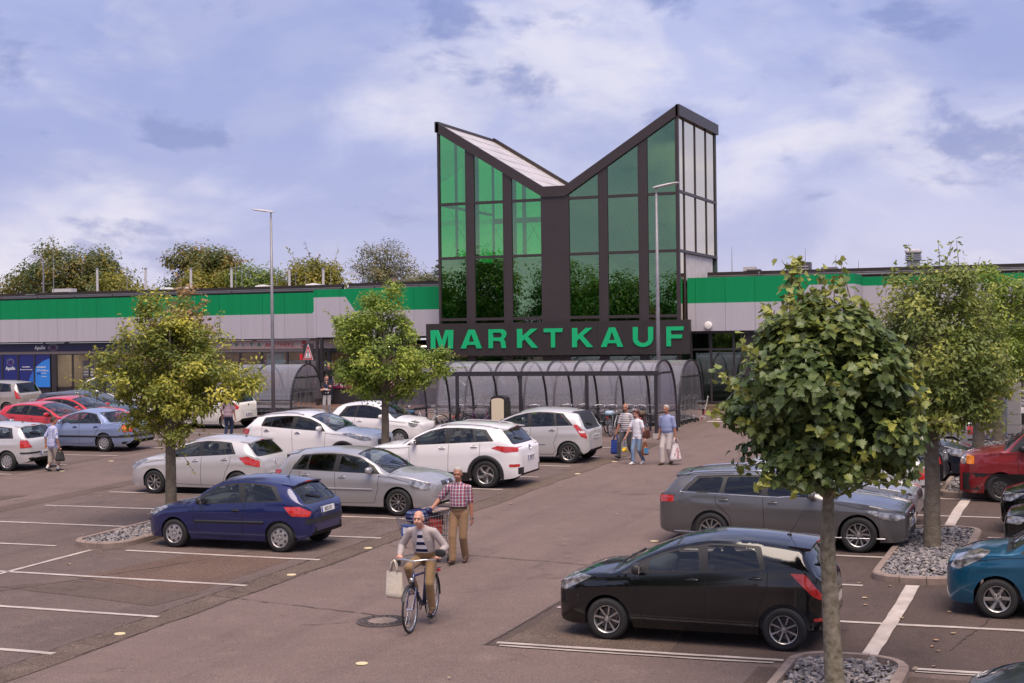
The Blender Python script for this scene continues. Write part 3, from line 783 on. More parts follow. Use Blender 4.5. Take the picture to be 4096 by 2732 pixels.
# entrance glazing right of the tower
def glazing(t, X0, X1, Y, z0, zs, xs, gm, fr=DARKF, fw_=.09):
    """frame bars at the given heights and xs, one pane per opening"""
    for x in xs: MB().b2(x - fw_ / 2, x + fw_ / 2, Y, Y + .08, z0, zs[-1]).build('frame_bar', fr, t)
    for z in zs: 
        for a, b in zip(xs, xs[1:]): MB().b2(a + fw_ / 2, b - fw_ / 2, Y + .005, Y + .075, z - fw_ / 2, z + fw_ / 2).build('frame_bar', fr, t)
    lv = [z0] + list(zs)
    for a, b in zip(xs, xs[1:]):
        for c, d in zip(lv, lv[1:]):
            MB().b2(a + fw_ / 2, b - fw_ / 2, Y + .035, Y + .045, c + (fw_ / 2 if c != z0 else 0), d - fw_ / 2).build('window_pane', gm, t)
glazing(rw, -16.3, -14.3, 61.55, 2.0, [2.1, 4.34, 5.06], [-16.27, -15.42, -14.44, -14.1], DOORG)
MB().b2(-14.0, -9.4, 61.6, 61.75, 1.8, 5.05).build('wall', mat('dark entry wall', (.04, .034, .036), .5, var=.2), rw)
MB().b2(-13.8, -12.9, 61.57, 61.6, 2.4, 3.9).build('notice_board', BLACKM, rw)
for i in range(9): MB().b2(-13.7, -13.7 + rnd.uniform(.3, .7), 61.562, 61.57, 3.75 - i * .14, 3.79 - i * .14).build('notice_line', mat('notice white', (.7, .7, .68), .6), rw)
MB().b2(-9.4, 16, 63.9, 64.0, 1.8, 5.05).build('wall', mat('dark wall', (.045, .04, .042), .6, var=.2), rw)
MB().b2(-16.4, -9.4, 64.2, 64.3, 1.8, 5.05).build('lobby_wall', MATS['lobby wall'], rw)
MB().lathe([(.17, 0), (.17, -.05), (.14, -.09), (0, -.11)], 20, axis='Y').build('round_lamp', mat('lamp opal', (.78, .74, .70), .35), rw, loc=(-15.43, 61.2, 5.35), smooth=40)
MB().b2(-16.4, -10, 60.55, 61.54, 1.7, 2.0).build('entrance_step', mat('step brown', (.16, .10, .065), .85, var=.4, vscale=3), rw)

# ---------------------------------------------------------------- left shop fronts
NAVY = mat('band navy', (.012, .012, .055), .4)
def blue_poster():
    """navy panel with a paler blue lower half, as printed on the foil"""
    return [mat('foil navy', (.014, .022, .16), .35), mat('foil blue', (.02, .13, .52), .35), mat('foil light', (.03, .22, .68), .35)]
FOIL = blue_poster()
WHITE = mat('print white', (.78, .78, .78), .5); PRED = mat('print red', (.55, .02, .03), .5)
YS = 63.55
MB().b2(-66, -34.4, YS + .12, YS + .2, 1.8, 2.66).build('dado_wall', DARKF, lw)
MB().b2(-66, -34.4, YS, YS + .2, 4.40, 4.56).build('lintel', mat('lintel grey', (.17, .145, .14), .5), lw)
MB().b2(-66, -46.2, YS - .03, YS + .12, 4.56, 4.975).build('sign_band', NAVY, lw)
for x0, x1 in ((-57.8, -56.75), (-56.68, -55.7), (-55.62, -54.7), (-54.63, -53.67), (-53.56, -52.59), (-52.50, -51.53)):
    MB().b2(x0, x1, YS + .03, YS + .05, 2.66, 4.40).build('foil_panel', FOIL[0], lw)
for x in (-57.85, -56.71, -55.66, -54.66, -53.615, -52.545, -51.48):
    MB().b2(x - .05, x + .05, YS + .0, YS + .12, 2.4, 4.40).build('frame_bar', DARKF, lw)
# the pale quarter disc printed over the last two foils
def sweep(x0, x1, zc_, r_, cx_, m, y):
    pts = [(x0, 2.66), (x1, 2.66)]
    n = 14; top = []
    for i in range(n + 1):
        x = x1 + (x0 - x1) * i / n
        d = r_ * r_ - (x - cx_) ** 2
        if d > 0:
            z = min(zc_ + math.sqrt(d), 4.39)
            if z > 2.67: top.append((x, z))
    if top[-1][0] > x0 + .02: pts[0] = (top[-1][0], 2.66)
    MB().prism(pts + top, .006, 0, Matrix.Translation((0, y, 0)) @ Matrix.Rotation(PI / 2, 4, 'X')).build('foil_sweep', m, lw)
sweep(-53.56, -52.59, 2.35, 1.85, -51.2, FOIL[1], YS + .028); sweep(-52.50, -51.53, 2.35, 1.85, -51.2, FOIL[2], YS + .028)
sweep(-54.63, -53.67, 1.6, 1.3, -53.2, FOIL[1], YS + .028)
def wtext(body, x, z, size, m, y, parent, **k):
    return link('lettering', text_mesh('lettering', body, size, m, .004, **k), parent, (x, y, z), (PI / 2, 0, 0))
wtext('Apollo', -52.46, 4.66, .29, WHITE, YS - .04, lw, xs=.86, bold=.003)
wtext('Apollo', -54.13, 3.58, .26, WHITE, YS + .02, lw, xs=.9, align='CENTER', bold=.004)
wtext('www.apollo.de', -53.10, 3.71, .085, WHITE, YS + .02, lw, align='CENTER', bold=.002)
wtext('facebook.com/apollo-optik', -53.06, 3.57, .07, WHITE, YS + .018, lw, align='CENTER', bold=.001)
wtext('f', -53.48, 3.55, .11, WHITE, YS + .018, lw, bold=.006)
wtext('Ihr Spezialist für:', -52.40, 3.69, .10, WHITE, YS + .016, lw, bold=.003, xs=.9)
for i, tx in enumerate(('Fern-, Lese-\nund Gleitsichtbrillen', 'Sonnenbrillen', 'Kontaktlinsen')):
    wtext(tx, -52.10, 3.56 - i * .17 - (.02 if i else 0), .062, WHITE, YS + .016, lw, bold=.001, xs=.95)
for i in range(2):                              # spectacles icons
    for k in (0, 1):
        MB().lathe([(.055, 0), (.055, -.004), (.0, -.004)] if i else [(.055, 0), (.055, -.004), (.042, -.004), (.042, 0)], 12, axis='Y', closed=not i).build('icon', WHITE if not i else FOIL[0], lw, loc=(-52.33 + .13 * k, YS + .018, 3.55 - .17 * i))
def eye_logo(x, z, wd, ht, y):
    mb = MB()
    for ring in range(4):
        n = 30 - ring * 5; a, b = wd / 2 * (1 - ring * .17), ht / 2 * (1 - ring * .17)
        for i in range(n):
            t = 2 * PI * i / n
            c, s = math.cos(t), math.sin(t)
            red = ring == 3 or (ring >= 1 and s < -.45)
            r = wd * (.014 if ring else .017)
            mb.box((x + a * c, y, z + b * s), (r * 1.5, .006, r * 1.5), 1 if red else 0)
    mb.build('emblem', [WHITE, PRED], lw)
eye_logo(-51.27, 4.76, .62, .34, YS - .04); eye_logo(-54.13, 4.0, .50, .34, YS + .022)
# real windows of the optician, with the lit room behind
xs = [-51.13, -50.09, -49.02, -47.95, -46.9]
glazing(lw, -51.1, -46.9, YS + .01, 2.66, [4.40], xs, SHOPG, DARKF, .09)
MB().b2(-51.5, -51.13, YS, YS + .12, 2.4, 4.4).build('pillar', DARKF, lw)
BEIGE = mat('shop wall', (.62, .52, .40), .8, var=.2); 
MB().b2(-51.5, -44.5, 67.4, 67.5, 1.9, 4.6).build('room_wall', BEIGE, lw); MB().b2(-51.5, -44.5, YS + .2, 67.4, 1.9, 2.0).build('room_floor', mat('shop floor', (.25, .2, .17), .5), lw)
MB().b2(-51.55, -51.45, YS + .2, 67.4, 1.9, 4.6).build('room_wall', BEIGE, lw); MB().b2(-51.5, -44.5, YS + .2, 67.4, 4.5, 4.6).build('room_ceiling', BEIGE, lw)
for i in range(4): MB().b2(-50.8 + i * 1.6, -49.9 + i * 1.6, 65.0, 65.3, 4.47, 4.498).build('ceiling_lamp', emis('shop lamp', (1, .84, .62), 9), lw)
for i in range(12):
    x = -51 + i * .52
    MB().b2(x, x + .42, 67.28, 67.4, 2.3 + .1 * (i % 3), 3.9).build('display_rack', mat('rack %d' % (i % 3), ((.08, .07, .08), (.35, .27, .2), (.03, .05, .14))[i % 3], .6), lw)
MB().b2(-50.2, -48.9, 64.9, 65.5, 2.72, 2.78).build('display_table', WHITE, lw)
for x in (-50.15, -48.95): MB().b2(x - .02, x + .02, 65.1, 65.2, 2.0, 2.72).build('table_leg', GALV, lw)
MB().b2(-49.45, -48.75, YS + .06, YS + .065, 2.85, 4.05).build('window_poster', mat('poster blue', (.012, .04, .12), .4), lw)
for i, tx in enumerate(('Gleitsicht-Wochen', 'JEDE GLEITSICHTBRILLE', 'ZUM PREIS EINER', 'EINSTÄRKENBRILLE')):
    if i: MB().b2(-49.40, -48.80, YS + .054, YS + .058, 3.68 - .15 * i, 3.79 - .15 * i).build('poster_strip', WHITE, lw)
    wtext(tx, -49.39, 3.70 - .15 * i, .075 if i == 0 else .058, WHITE if i == 0 else BLACKM, YS + .05, lw, bold=.002, xs=.8)
MB().b2(-49.42, -48.78, YS + .054, YS + .058, 2.72, 2.86).build('poster_strip', WHITE, lw)
MB().lathe([(.06, 0), (.06, .3), (.02, .36), (.02, .4), (0, .4)], 12).build('fire_extinguisher', mat('extinguisher red', (.55, .02, .02), .3), lw, loc=(-50.7, 64.3, 2.4))
# pharmacy front
CREAM = mat('band cream', (.50, .39, .35), .5, var=.1)
MB().b2(-46.2, -34.45, YS - .03, YS + .12, 4.56, 4.98).build('sign_band', CREAM, lw)
for z in (4.60, 4.92): MB().b2(-44, -36.6, YS - .036, YS - .031, z, z + .008).build('band_line', PRED, lw)
LGREEN = mat('letter dark green', (.02, .22, .10), .5)
for i, ch in enumerate('VITA'): wtext(ch, -40.15 + .43 * i, 4.66, .30, LGREEN, YS - .045, lw, bold=.006)
wtext('APOTHEKE', -38.42, 4.65, .31, mat('letter dark red', (.42, .025, .03), .5), YS - .045, lw, xs=1.02, spacing=1.06)
# pharmacy emblem: red angular block with a white goblet
M4 = Matrix.Translation((-36.38, YS - .04, 4.60)) @ Matrix.Rotation(PI / 2, 4, 'X')
MB().prism([(0, .05), (.09, 0), (.17, .04), (.2, .14), (.27, .17), (.27, .28), (.13, .35), (.03, .27), (.06, .2), (.03, .12)], .012, 0, M4).build('emblem', mat('pharmacy red', (.42, .02, .025), .45), lw)
MB().prism([(.08, .17), (.2, .17), (.17, .11), (.15, .1), (.15, .06), (.12, .06), (.12, .1), (.1, .11)], .006, 0, Matrix.Translation((0, -.014, 0)) @ M4).build('emblem', WHITE, lw)
MB().b2(-34.3, -31.5, 61.75, 61.85, 4.56, 4.98).build('sign_band', CREAM, mw)
wtext('V', -32.2, 4.64, .3, LGREEN, 61.74, mw, bold=.008)
xs = [-46.2, -45.0, -43.8, -42.5, -41.2, -39.9, -38.66, -37.2, -36.15, -35.08]
glazing(lw, -46, -35, YS + .01, 2.4, [4.42], xs, SHOPG, DARKF, .1)
MB().b2(-46.2, -28, 67.4, 67.5, 1.9, 4.9).build('room_wall', mat('pharmacy wall', (.30, .17, .10), .8, var=.6, vscale=1.5, vcol=(.5, .4, .3)), lw)
MB().b2(-46.2, -28, YS + .25, 67.4, 4.6, 4.7).build('room_ceiling', BEIGE, lw); MB().b2(-46.2, -28, YS + .25, 67.4, 1.9, 2.0).build('room_floor', MATS['shop floor'], lw)
for i in range(7): MB().b2(-45 + i * 2.4, -44.2 + i * 2.4, 65.0, 65.25, 4.57, 4.598).build('ceiling_lamp', MATS['shop lamp'], lw)
for i in range(22):
    x = -45.6 + i * .55
    MB().b2(x, x + .46, 67.1, 67.4, 2.0, rnd.uniform(3.2, 4.2)).build('display_rack', mat('goods %d' % (i % 5), ((.35, .05, .04), (.45, .4, .36), (.1, .16, .22), (.28, .2, .14), (.5, .12, .1))[i % 5], .6, var=.6, vscale=7), lw)
MB().b2(-38.4, -37.4, YS + .08, YS + .085, 3.4, 4.35).build('window_poster', mat('poster photo', (.35, .45, .5), .5, var=.9, vscale=3, vcol=(.1, .2, .3)), lw)
wtext('Willk', -38.35, 4.1, .16, BLACKM, YS + .07, lw, shear=.3)
MB().b2(-36.35, -36.2, YS - .25, YS - .1, 4.0, 4.28).build('wall_cross', mat('neon red', (.65, .03, .03), .3), lw)
# glazed doors and poster wall in the projecting bay
glazing(mw, -34.3, -31, 61.85, 2.15, [4.12, 4.5], [-35.0, -34.5, -33.95], SHOPG, DARKF, .1)
MB().b2(-33.9, -27.5, 61.85, 62.0, 1.8, 2.66).build('dado_wall', DARKF, mw); MB().b2(-33.9, -27.5, 61.85, 62.0, 4.4, 4.56).build('lintel', DARKF, mw)
xs = [-33.9, -32.6, -31.3, -30.0, -28.8, -27.6]
glazing(mw, -33.9, -27.6, 61.87, 2.66, [4.40], xs, SHOPG, DARKF, .1)
MB().b2(-33.8, -32.7, 61.83, 61.845, 2.68, 3.3).build('window_poster', mat('poster pale', (.55, .52, .5), .5, var=.6, vscale=3, vcol=(.3, .35, .3)), mw)
MB().b2(-33.8, -32.7, 61.815, 61.828, 2.68, 2.98).build('poster_strip', mat('poster purple', (.28, .02, .08), .5), mw)
wtext('Tyro', -33.35, 2.76, .16, WHITE, 61.81, mw, bold=.006)
wtext('Die Einzige\nrezeptfreie', -33.75, 2.86, .07, WHITE, 61.81, mw, bold=.002)
MB().b2(-34.05, -33.93, 61.2, 61.34, 1.9, 5.07).build('bay_column', DARKF, mw)

# ================================================================ SHELTERS
SHELM = mat('shelter frame', (.045, .042, .048), .4, metal=.3)
POLY = hazy('polycarbonate', (.95, .94, .95), .15, (.93, .88, .90), refl=.07, rough=.10)
POLYV = hazy('polycarbonate violet', (.82, .80, .88), .12, (.6, .58, .68), refl=.04)
def shelter(name, label, xs, prof, pan0, mside=True):
    """tunnel shelter: ribs follow prof (y, z) at every x, one clear sheet per bay from prof index pan0 on"""
    t = thing(name, label, 'shelter')
    pr = []
    for (a, b) in zip(prof, prof[1:]):
        for i in range(3): pr.append((a[0] + (b[0] - a[0]) * i / 3, a[1] + (b[1] - a[1]) * i / 3))
    pr.append(prof[-1])
    # smooth the polyline
    for _ in range(3): pr = [pr[0]] + [((p[0] + 2 * q[0] + r[0]) / 4, (p[1] + 2 * q[1] + r[1]) / 4) for p, q, r in zip(pr, pr[1:], pr[2:])] + [pr[-1]]
    for x in xs:
        mb = MB()
        for p, q in zip(pr, pr[1:]): mb.bar((x, p[0], p[1]), (x, q[0], q[1]), .06, .07, up=(1, 0, 0))
        mb.build('rib', SHELM, t)
    lo, hi = pan0
    seg = [p for p in pr if p[1] > lo or p[0] < pr[len(pr) // 2][0] and p[1] > hi]
    for a, b in zip(xs, xs[1:]):
        mb = MB(); n = len(seg); a, b = min(a, b) + .03, max(a, b) - .03
        vs = [(x, y, z) for x in (a, b) for y, z in seg]
        mb.add(vs, [(i, i + 1, n + i + 1, n + i) for i in range(n - 1)])
        mb.build('roof_sheet', POLY, t, smooth=True)
    return t, pr
bxs = [-14.07 - .98 * i for i in range(11)]
bs, bp = shelter('bike_shelter', 'long bicycle shelter with curved clear roof and dark ribs', bxs, [(48.49, 3.70), (48.62, 3.88), (48.95, 4.04), (49.4, 4.10), (49.9, 4.06), (50.4, 3.85), (50.8, 3.40), (51.02, 2.75), (51.1, 2.1), (51.1, 1.5)], (2.05, 3.0))
MB().b2(bxs[-1] - .05, bxs[0] + .09, 48.42, 48.54, 3.58, 3.74).build('front_beam', SHELM, bs)
MB().tube([(bxs[0] + .09, 48.48, 3.66), (bxs[0] + .2, 48.48, 3.66)], .04, 10).build('gutter_spout', SHELM, bs)
for x in (-14.07, -16.54, -19.0, -21.43, -23.87):
    MB().b2(x - .05, x + .05, 48.43, 48.53, 1.62 if x > -15 else 1.44, 3.58).build('post', SHELM, bs)
    MB().b2(x - .10, x + .10, 48.38, 48.58, 1.44, 1.62).build('post_foot', mat('foot concrete', (.42, .37, .34), .9), bs)
for z in (2.12, 2.20): MB().b2(bxs[-1], bxs[0], 51.05, 51.09, z, z + .03).build('rear_rail', GALV, bs)
def gable(t, x, pr, zlist, m, y0, y1):
    pts = [(y, z) for y, z in pr if z > 1.9]
    mb = MB(); mb.add([(x, y, z) for y, z in pts], [tuple(range(len(pts)))]); mb.build('gable_sheet', m, t)
    for z in zlist:
        ys_ = [y for y, zz in pr if zz >= z]
        MB().b2(x - .03, x + .03, max(min(ys_), y0), max(ys_) - .02, z - .035, z + .035).build('gable_bar', SHELM, t)
gable(bs, bxs[0], [(48.49, 1.95)] + [p for p in bp if p[1] > 1.9], [3.66, 2.30], POLYV, 48.5, 51)
gable(bs, bxs[-1], [(48.49, 1.95)] + [p for p in bp if p[1] > 1.9], [3.66, 2.30], POLYV, 48.5, 51)
txs = [-14.40 - 1.22 * i for i in range(9)]
ts, tp = shelter('trolley_shelter', 'long clear tunnel shelter for trolleys behind the bicycle shelter', txs, [(52.62, 1.56), (52.62, 2.4), (52.75, 3.05), (53.1, 3.6), (53.7, 3.95), (54.4, 4.04), (55.1, 3.93), (55.65, 3.55), (55.98, 3.0), (56.12, 2.3), (56.15, 1.66)], (2.3, 2.3))
MB().b2(txs[0] - .03, txs[0] + .03, 52.95, 55.75, 3.36, 3.44).build('gable_bar', SHELM, ts)
pts = [(y, z) for y, z in tp if z > 3.42]
MB().add([(txs[0], y, z) for y, z in pts], [tuple(range(len(pts)))]).build('gable_sheet', POLYV, ts)
for z in (2.10, 2.34): MB().b2(txs[-1], txs[0] + .1, 52.66, 52.70, z, z + (.05 if z > 2.2 else .12)).build('side_rail', GALV, ts)
for z in (2.08, 2.36): MB().b2(txs[-1], txs[0] + .1, 56.06, 56.1, z, z + (.05 if z > 2.2 else .14)).build('side_rail', GALV, ts)
MB().b2(-14.5, -14.3, 55.9, 56.15, 1.64, 1.80).build('post_foot', MATS['foot concrete'], ts)
lxs = [-32.62 - 1.98 * i for i in range(6)]
ls, lp = shelter('trolley_shelter', 'clear tunnel shelter full of trolleys in front of the pharmacy', lxs, [(56.0, 1.66), (56.0, 2.4), (56.15, 3.0), (56.5, 3.5), (57.0, 3.83), (57.5, 3.92), (58.0, 3.83), (58.45, 3.45), (58.75, 2.9), (58.9, 2.3), (58.92, 1.74)], (2.3, 2.3))
MB().b2(lxs[0] - .03, lxs[0] + .03, 56.35, 58.6, 3.28, 3.36).build('gable_bar', SHELM, ls)
pts = [(y, z) for y, z in lp if z > 3.34]
MB().add([(lxs[0], y, z) for y, z in pts], [tuple(range(len(pts)))]).build('gable_sheet', POLYV, ls)
for z in (2.02, 2.26): MB().b2(lxs[-1], lxs[0] + .1, 56.04, 56.08, z, z + (.05 if z > 2.2 else .12)).build('side_rail', GALV, ls)

# ---------------------------------------------------------------- trolleys
WIRE = mat('trolley wire', (.50, .50, .51), .3, metal=.85)
HANDLE = mat('trolley handle', (.05, .05, .055), .5); TYRE0 = mat('caster rubber', (.03, .03, .03), .7); CASTG = mat('caster green', (.02, .16, .08), .5)
def basket_bars(mb, L=.86, fine=True):
    """basket opening L long at the top, front (x+) low and narrow"""
    def P(u, v, k):     # u along, v height 0..1, k side
        x = -.10 + (u * (L * (1 - .12 * (1 - v)))) - .04
        wd = (.27 - .05 * u) * (.90 + .10 * v)
        return (x - L / 2 + .10, wd * k, .50 + .06 * u + v * (.42 - .10 * u))
    r = .0045 if fine else .006
    for k in (-1, 1):
        for v in ((0, .25, .5, .75, 1) if fine else (0, .5, 1)): mb.bar(P(0, v, k), P(1, v, k), r * 2, r * 2)
        n = 14 if fine else 8
        for i in range(n + 1): mb.bar(P(i / n, 0, k), P(i / n, 1, k), r * 1.6, r * 1.6)
    for u in (0, 1):
        for v in ((0, .25, .5, .75, 1) if fine else (0, .5, 1)): mb.bar(P(u, v, -1), P(u, v, 1), r * 2, r * 2)
        n = 8 if fine else 4
        for i in range(n + 1):
            k = -1 + 2 * i / n; mb.bar(P(u, 0, k), P(u, 1, k), r * 1.6, r * 1.6)
    n = 8 if fine else 4
    for i in range(n + 1):
        k = -1 + 2 * i / n; mb.bar(P(0, 0, k), P(1, 0, k), r * 1.6, r * 1.6)
def frame_bars(mb):
    for k in (-1, 1):
        mb.tube([(-.50, .27 * k, .98), (-.44, .27 * k, .90), (-.40, .25 * k, .5), (-.46, .25 * k, .14)], .011, 6)
        mb.tube([(-.46, .25 * k, .16), (.42, .18 * k, .16)], .010, 6)
        mb.tube([(-.40, .25 * k, .48), (.30, .2 * k, .54)], .008, 6)
    mb.tube([(.42, -.18, .16), (.42, .18, .16)], .010, 6)
    for i in range(5): mb.bar((-.35, -.16 + .08 * i, .2), (.38, -.12 + .06 * i, .18), .006, .006)
def cart_wheel(mb, x, y): mb.lathe([(.02, -.014), (.058, -.014), (.062, 0), (.058, .014), (.02, .014)], 12, 2, (x, y, .062), 'Y')
def simple_trolley():
    mb = MB(); basket_bars(mb, .86, False); frame_bars(mb)
    mb.tube([(-.50, -.28, .985), (-.50, .28, .985)], .019, 8, 1)
    mb.box((-.36, 0, .80), (.012, .44, .20), 1)
    for x, y in ((-.46, .25), (-.46, -.25), (.40, .18), (.40, -.18)): cart_wheel(mb, x, y)
    return mb.mesh('trolley', [WIRE, HANDLE, TYRE0])
TRM = simple_trolley()
nt_ = 0
for (label, X0, n, pitch, ys_, grp) in (('wire trolley nested in the rows under the long clear shelter', -14.75, 38, .235, (53.05, 53.68, 54.31, 54.94, 55.55), 'trolleys in the long shelter'),
                                   ('wire trolley nested in the rows under the shelter by the pharmacy', -33.05, 24, .235, (56.45, 57.08, 57.71, 58.34), 'trolleys in the pharmacy shelter')):
    for r_i, y in enumerate(ys_):
        x0 = X0 - rnd.uniform(0, .5)
        for i in range(n):
            o = tag(link('trolley', TRM), label, 'trolley', grp)
            o.matrix_world = on_lot(x0 - i * pitch + rnd.uniform(-.02, .02), y + rnd.uniform(-.015, .015), PI)
            nt_ += 1

# ================================================================ LAMPS, SIGNS, BIN
LAMPM = mat('lamp mast', (.27, .26, .28), .5, metal=.35, var=.3, vscale=3, detail=8)
def mast_lamp(label, x, y, h, ang, hl):
    t = thing('street_lamp', label, 'street lamp', (x, y, gz(y)), group='tall mast lamps')
    MB().tube([(0, 0, 0), (0, 0, h * .45), (0, 0, h - .25)], [.085, .07, .045], 14).build('mast', LAMPM, t, smooth=True)
    MB().tube([(0, 0, h - .27), (0, 0, h - .02)], .03, 10).build('spigot', LAMPM, t)
    q = Matrix.Rotation(ang, 3, 'Z') @ Matrix.Rotation(-R_(9), 3, 'Y')
    mb = MB()
    pts = [(-.12, .035, .03), (0, .07, .05), (hl * .5, .14, .05), (hl * .9, .15, .03), (hl, .10, .02)]
    vs = []
    for (a, wd, th) in pts:
        for yy, zz in ((-wd, 0), (-wd * .6, th), (wd * .6, th), (wd, 0), (wd * .7, -.02), (-wd * .7, -.02)): vs.append(q @ Vector((a, yy, zz)) + Vector((0, 0, h)))
    fs = [(i * 6 + j, i * 6 + (j + 1) % 6, i * 6 + 6 + (j + 1) % 6, i * 6 + 6 + j) for i in range(len(pts) - 1) for j in range(6)] + [tuple(range(6))[::-1], tuple(range(24, 30))]
    mb.add(vs, fs); mb.build('lamp_head', mat('lamp head', (.50, .46, .46), .4), t)
    MB().box(q @ Vector((hl * .6, 0, -.028)) + Vector((0, 0, h)), (hl * .6, .18, .012), rot=q).build('lamp_glass', mat('lamp lens', (.6, .6, .58), .2), t)
    return t
mast_lamp('tall galvanised mast lamp in front of the pharmacy trolley shelter', -31.7, 53.0, 8.65, PI, .88)
mast_lamp('tall mast lamp rising behind the right end of the bicycle shelter', -14.91, 51.75, 8.75, 0, .84)
# older bent-arm lamps standing behind the roof
for (x, y, zt, lab) in ((-60.4, 74, 10.2, 'old grey street lamp with angular head behind the optician roof'), (-38.4, 74, 8.55, 'old grey street lamp head behind the pharmacy roof')):
    t = thing('street_lamp', lab, 'street lamp', (x, y, 1.8))
    h = zt - 1.8
    MB().tube([(0, 0, 0), (0, 0, h - .12), (-.06, 0, h - .03), (-.25, 0, h + .02)], [.07, .05, .04, .04], 10).build('mast', LAMPM, t)
    MB().add([(-.2, -.09, h - .02), (-.2, .09, h - .02), (-.2, .07, h + .1), (-.2, -.07, h + .1), (-.75, -.16, h + .02), (-.75, .16, h + .02), (-.7, .10, h + .26), (-.7, -.10, h + .26), (-1.05, -.10, h + .16), (-1.05, .10, h + .16), (-1.0, .06, h + .26), (-1.0, -.06, h + .26)],
        [(0, 1, 2, 3), (0, 4, 5, 1), (1, 5, 6, 2), (2, 6, 7, 3), (3, 7, 4, 0), (4, 8, 9, 5), (5, 9, 10, 6), (6, 10, 11, 7), (7, 11, 8, 4), (8, 11, 10, 9)]).build('lamp_head', mat('old lamp head', (.45, .46, .50), .35, metal=.3), t)
# pedestrian-crossing sign on its post
sp = thing('warning_sign', 'triangular pedestrian crossing warning sign on dark post by the pharmacy', 'sign', (-33.8, 60.5, gz(60.5)))
b0 = gz(60.5)
MB().b2(-.06, .06, -.06, .06, 0, 5.0 - b0).build('post', DARKF, sp)
MB().b2(-.73, -.19, -.04, 0, 4.0 - b0, 4.80 - b0).build('backing_board', DARKF, sp)
for z in (4.17, 4.63): MB().b2(-.19, -.06, -.03, .01, z - b0, z + .05 - b0).build('bracket', DARKF, sp)
M4 = Matrix.Translation((-.46, -.045, 4.03 - b0)) @ Matrix.Rotation(PI / 2, 4, 'X')
MB().prism([(-.26, 0), (.26, 0), (.02, .72), (-.02, .72)], .008, 0, M4).build('sign_rim', WHITE, sp)
MB().prism([(-.235, .02), (.235, .02), (.01, .68), (-.01, .68)], .008, 0, Matrix.Translation((0, -.009, 0)) @ M4).build('sign_border', mat('sign red', (.5, .012, .02), .4), sp)
MB().prism([(-.165, .085), (.165, .085), (0, .53)], .006, 0, Matrix.Translation((0, -.018, 0)) @ M4).build('sign_face', WHITE, sp)
M5 = Matrix.Translation((0, -.025, 0)) @ M4
mb = MB()
for poly in ([(-.015, .40), (.015, .40), (.02, .44), (0, .46), (-.02, .44)], [(-.02, .39), (.025, .39), (.05, .32), (.035, .31), (.02, .35), (.02, .28), (-.02, .28), (-.02, .35), (-.04, .31), (-.05, .32)], [(-.02, .28), (.0, .28), (-.04, .15), (-.065, .15)], [(0, .28), (.02, .28), (.06, .15), (.035, .15)],
             [(-.13, .10), (-.105, .10), (-.085, .17), (-.10, .17)], [(-.085, .10), (-.06, .10), (-.055, .14), (-.07, .14)], [(.06, .10), (.085, .10), (.07, .14), (.055, .14)], [(.105, .10), (.13, .10), (.10, .17), (.085, .17)], [(-.02, .10), (.02, .10), (.015, .16), (-.015, .16)]):
    mb.prism(poly, .004, 0, M5)
mb.build('pictogram', BLACKM, sp)
# litter bin with cream plate
bn = thing('litter_bin', 'black bin with rounded top and cream front plate before the bicycle shelter', 'bin', (-19.42, 47.6, gz(47.6)))
M4 = Matrix.Translation((0, .22, 0)) @ Matrix.Rotation(PI / 2, 4, 'X')
MB().prism([(-.27, 0), (.27, 0), (.27, 1.42)] + arcpts(0, 1.38, .27, .13, 15, 165, 8) + [(-.27, 1.42)], .44, 0, M4).build('bin_body', mat('bin black', (.022, .02, .022), .4), bn)
for k in (-1, 1): MB().b2(.27 * k - .03, .27 * k + .03, -.24, .22, 0, 1.30).build('bin_side', MATS['bin black'], bn)
MB().prism([(-.23, .62), (.23, .62), (.23, 1.36)] + arcpts(0, 1.34, .23, .08, 15, 165, 8) + [(-.23, 1.36)], .02, 0, Matrix.Translation((0, -.222, 0)) @ Matrix.Rotation(PI / 2, 4, 'X')).build('front_plate', mat('plate cream', (.66, .56, .40), .45), bn)
# chain across the ramp by the entrance
ch = thing('safety_chain', 'red and white plastic chain hanging from the trolley shelter', 'chain')
for i in range(26):
    t_ = i / 25
    p = Vector((-14.2 - .15 * math.sin(t_ * 2), 56.1 - .9 * t_ ** 2, 2.55 - .86 * math.sin(min(1, t_ * 1.15) * PI / 2)))
    q = Matrix.Rotation(PI / 2 * (i % 2), 3, 'Z')
    MB().tube([p + q @ Vector((.022 * math.cos(a), 0, .034 * math.sin(a))) for a in [2 * PI * j / 8 for j in range(8)]], .007, 5, closed=True).build('link', (mat('chain white', (.75, .72, .7), .5) if i < 9 or i % 8 > 5 else mat('chain red', (.4, .02, .03), .5)), ch)
# crash barriers
def barrier(label, X0, X1, y, zs):
    t = thing('crash_barrier', label, 'crash barrier', group='crash barriers before the store')
    for z in zs:
        mb = MB(); pr = [(0, -.15), (-.05, -.12), (-.05, -.06), (.02, -.02), (.02, .02), (-.05, .06), (-.05, .12), (0, .15)]
        mb.add([(x, y + a, gz(y) + z + b) for x in (X0, X1) for a, b in pr], [(i, 8 + i, 9 + i, i + 1) for i in range(7)]); mb.build('rail', GALV, t)
    x = X0 + .5
    while x < X1:
        MB().b2(x - .05, x + .05, y + .03, y + .12, gz(y) - .1, gz(y) + max(zs) + .12).build('post', GALV, t); x += 2.0
barrier('galvanised crash barrier before the optician windows', -64, -42.5, 58.4, (.62,))
barrier('galvanised double crash barrier at the far right of the lot', -5, 14, 59.2, (.45, .78))
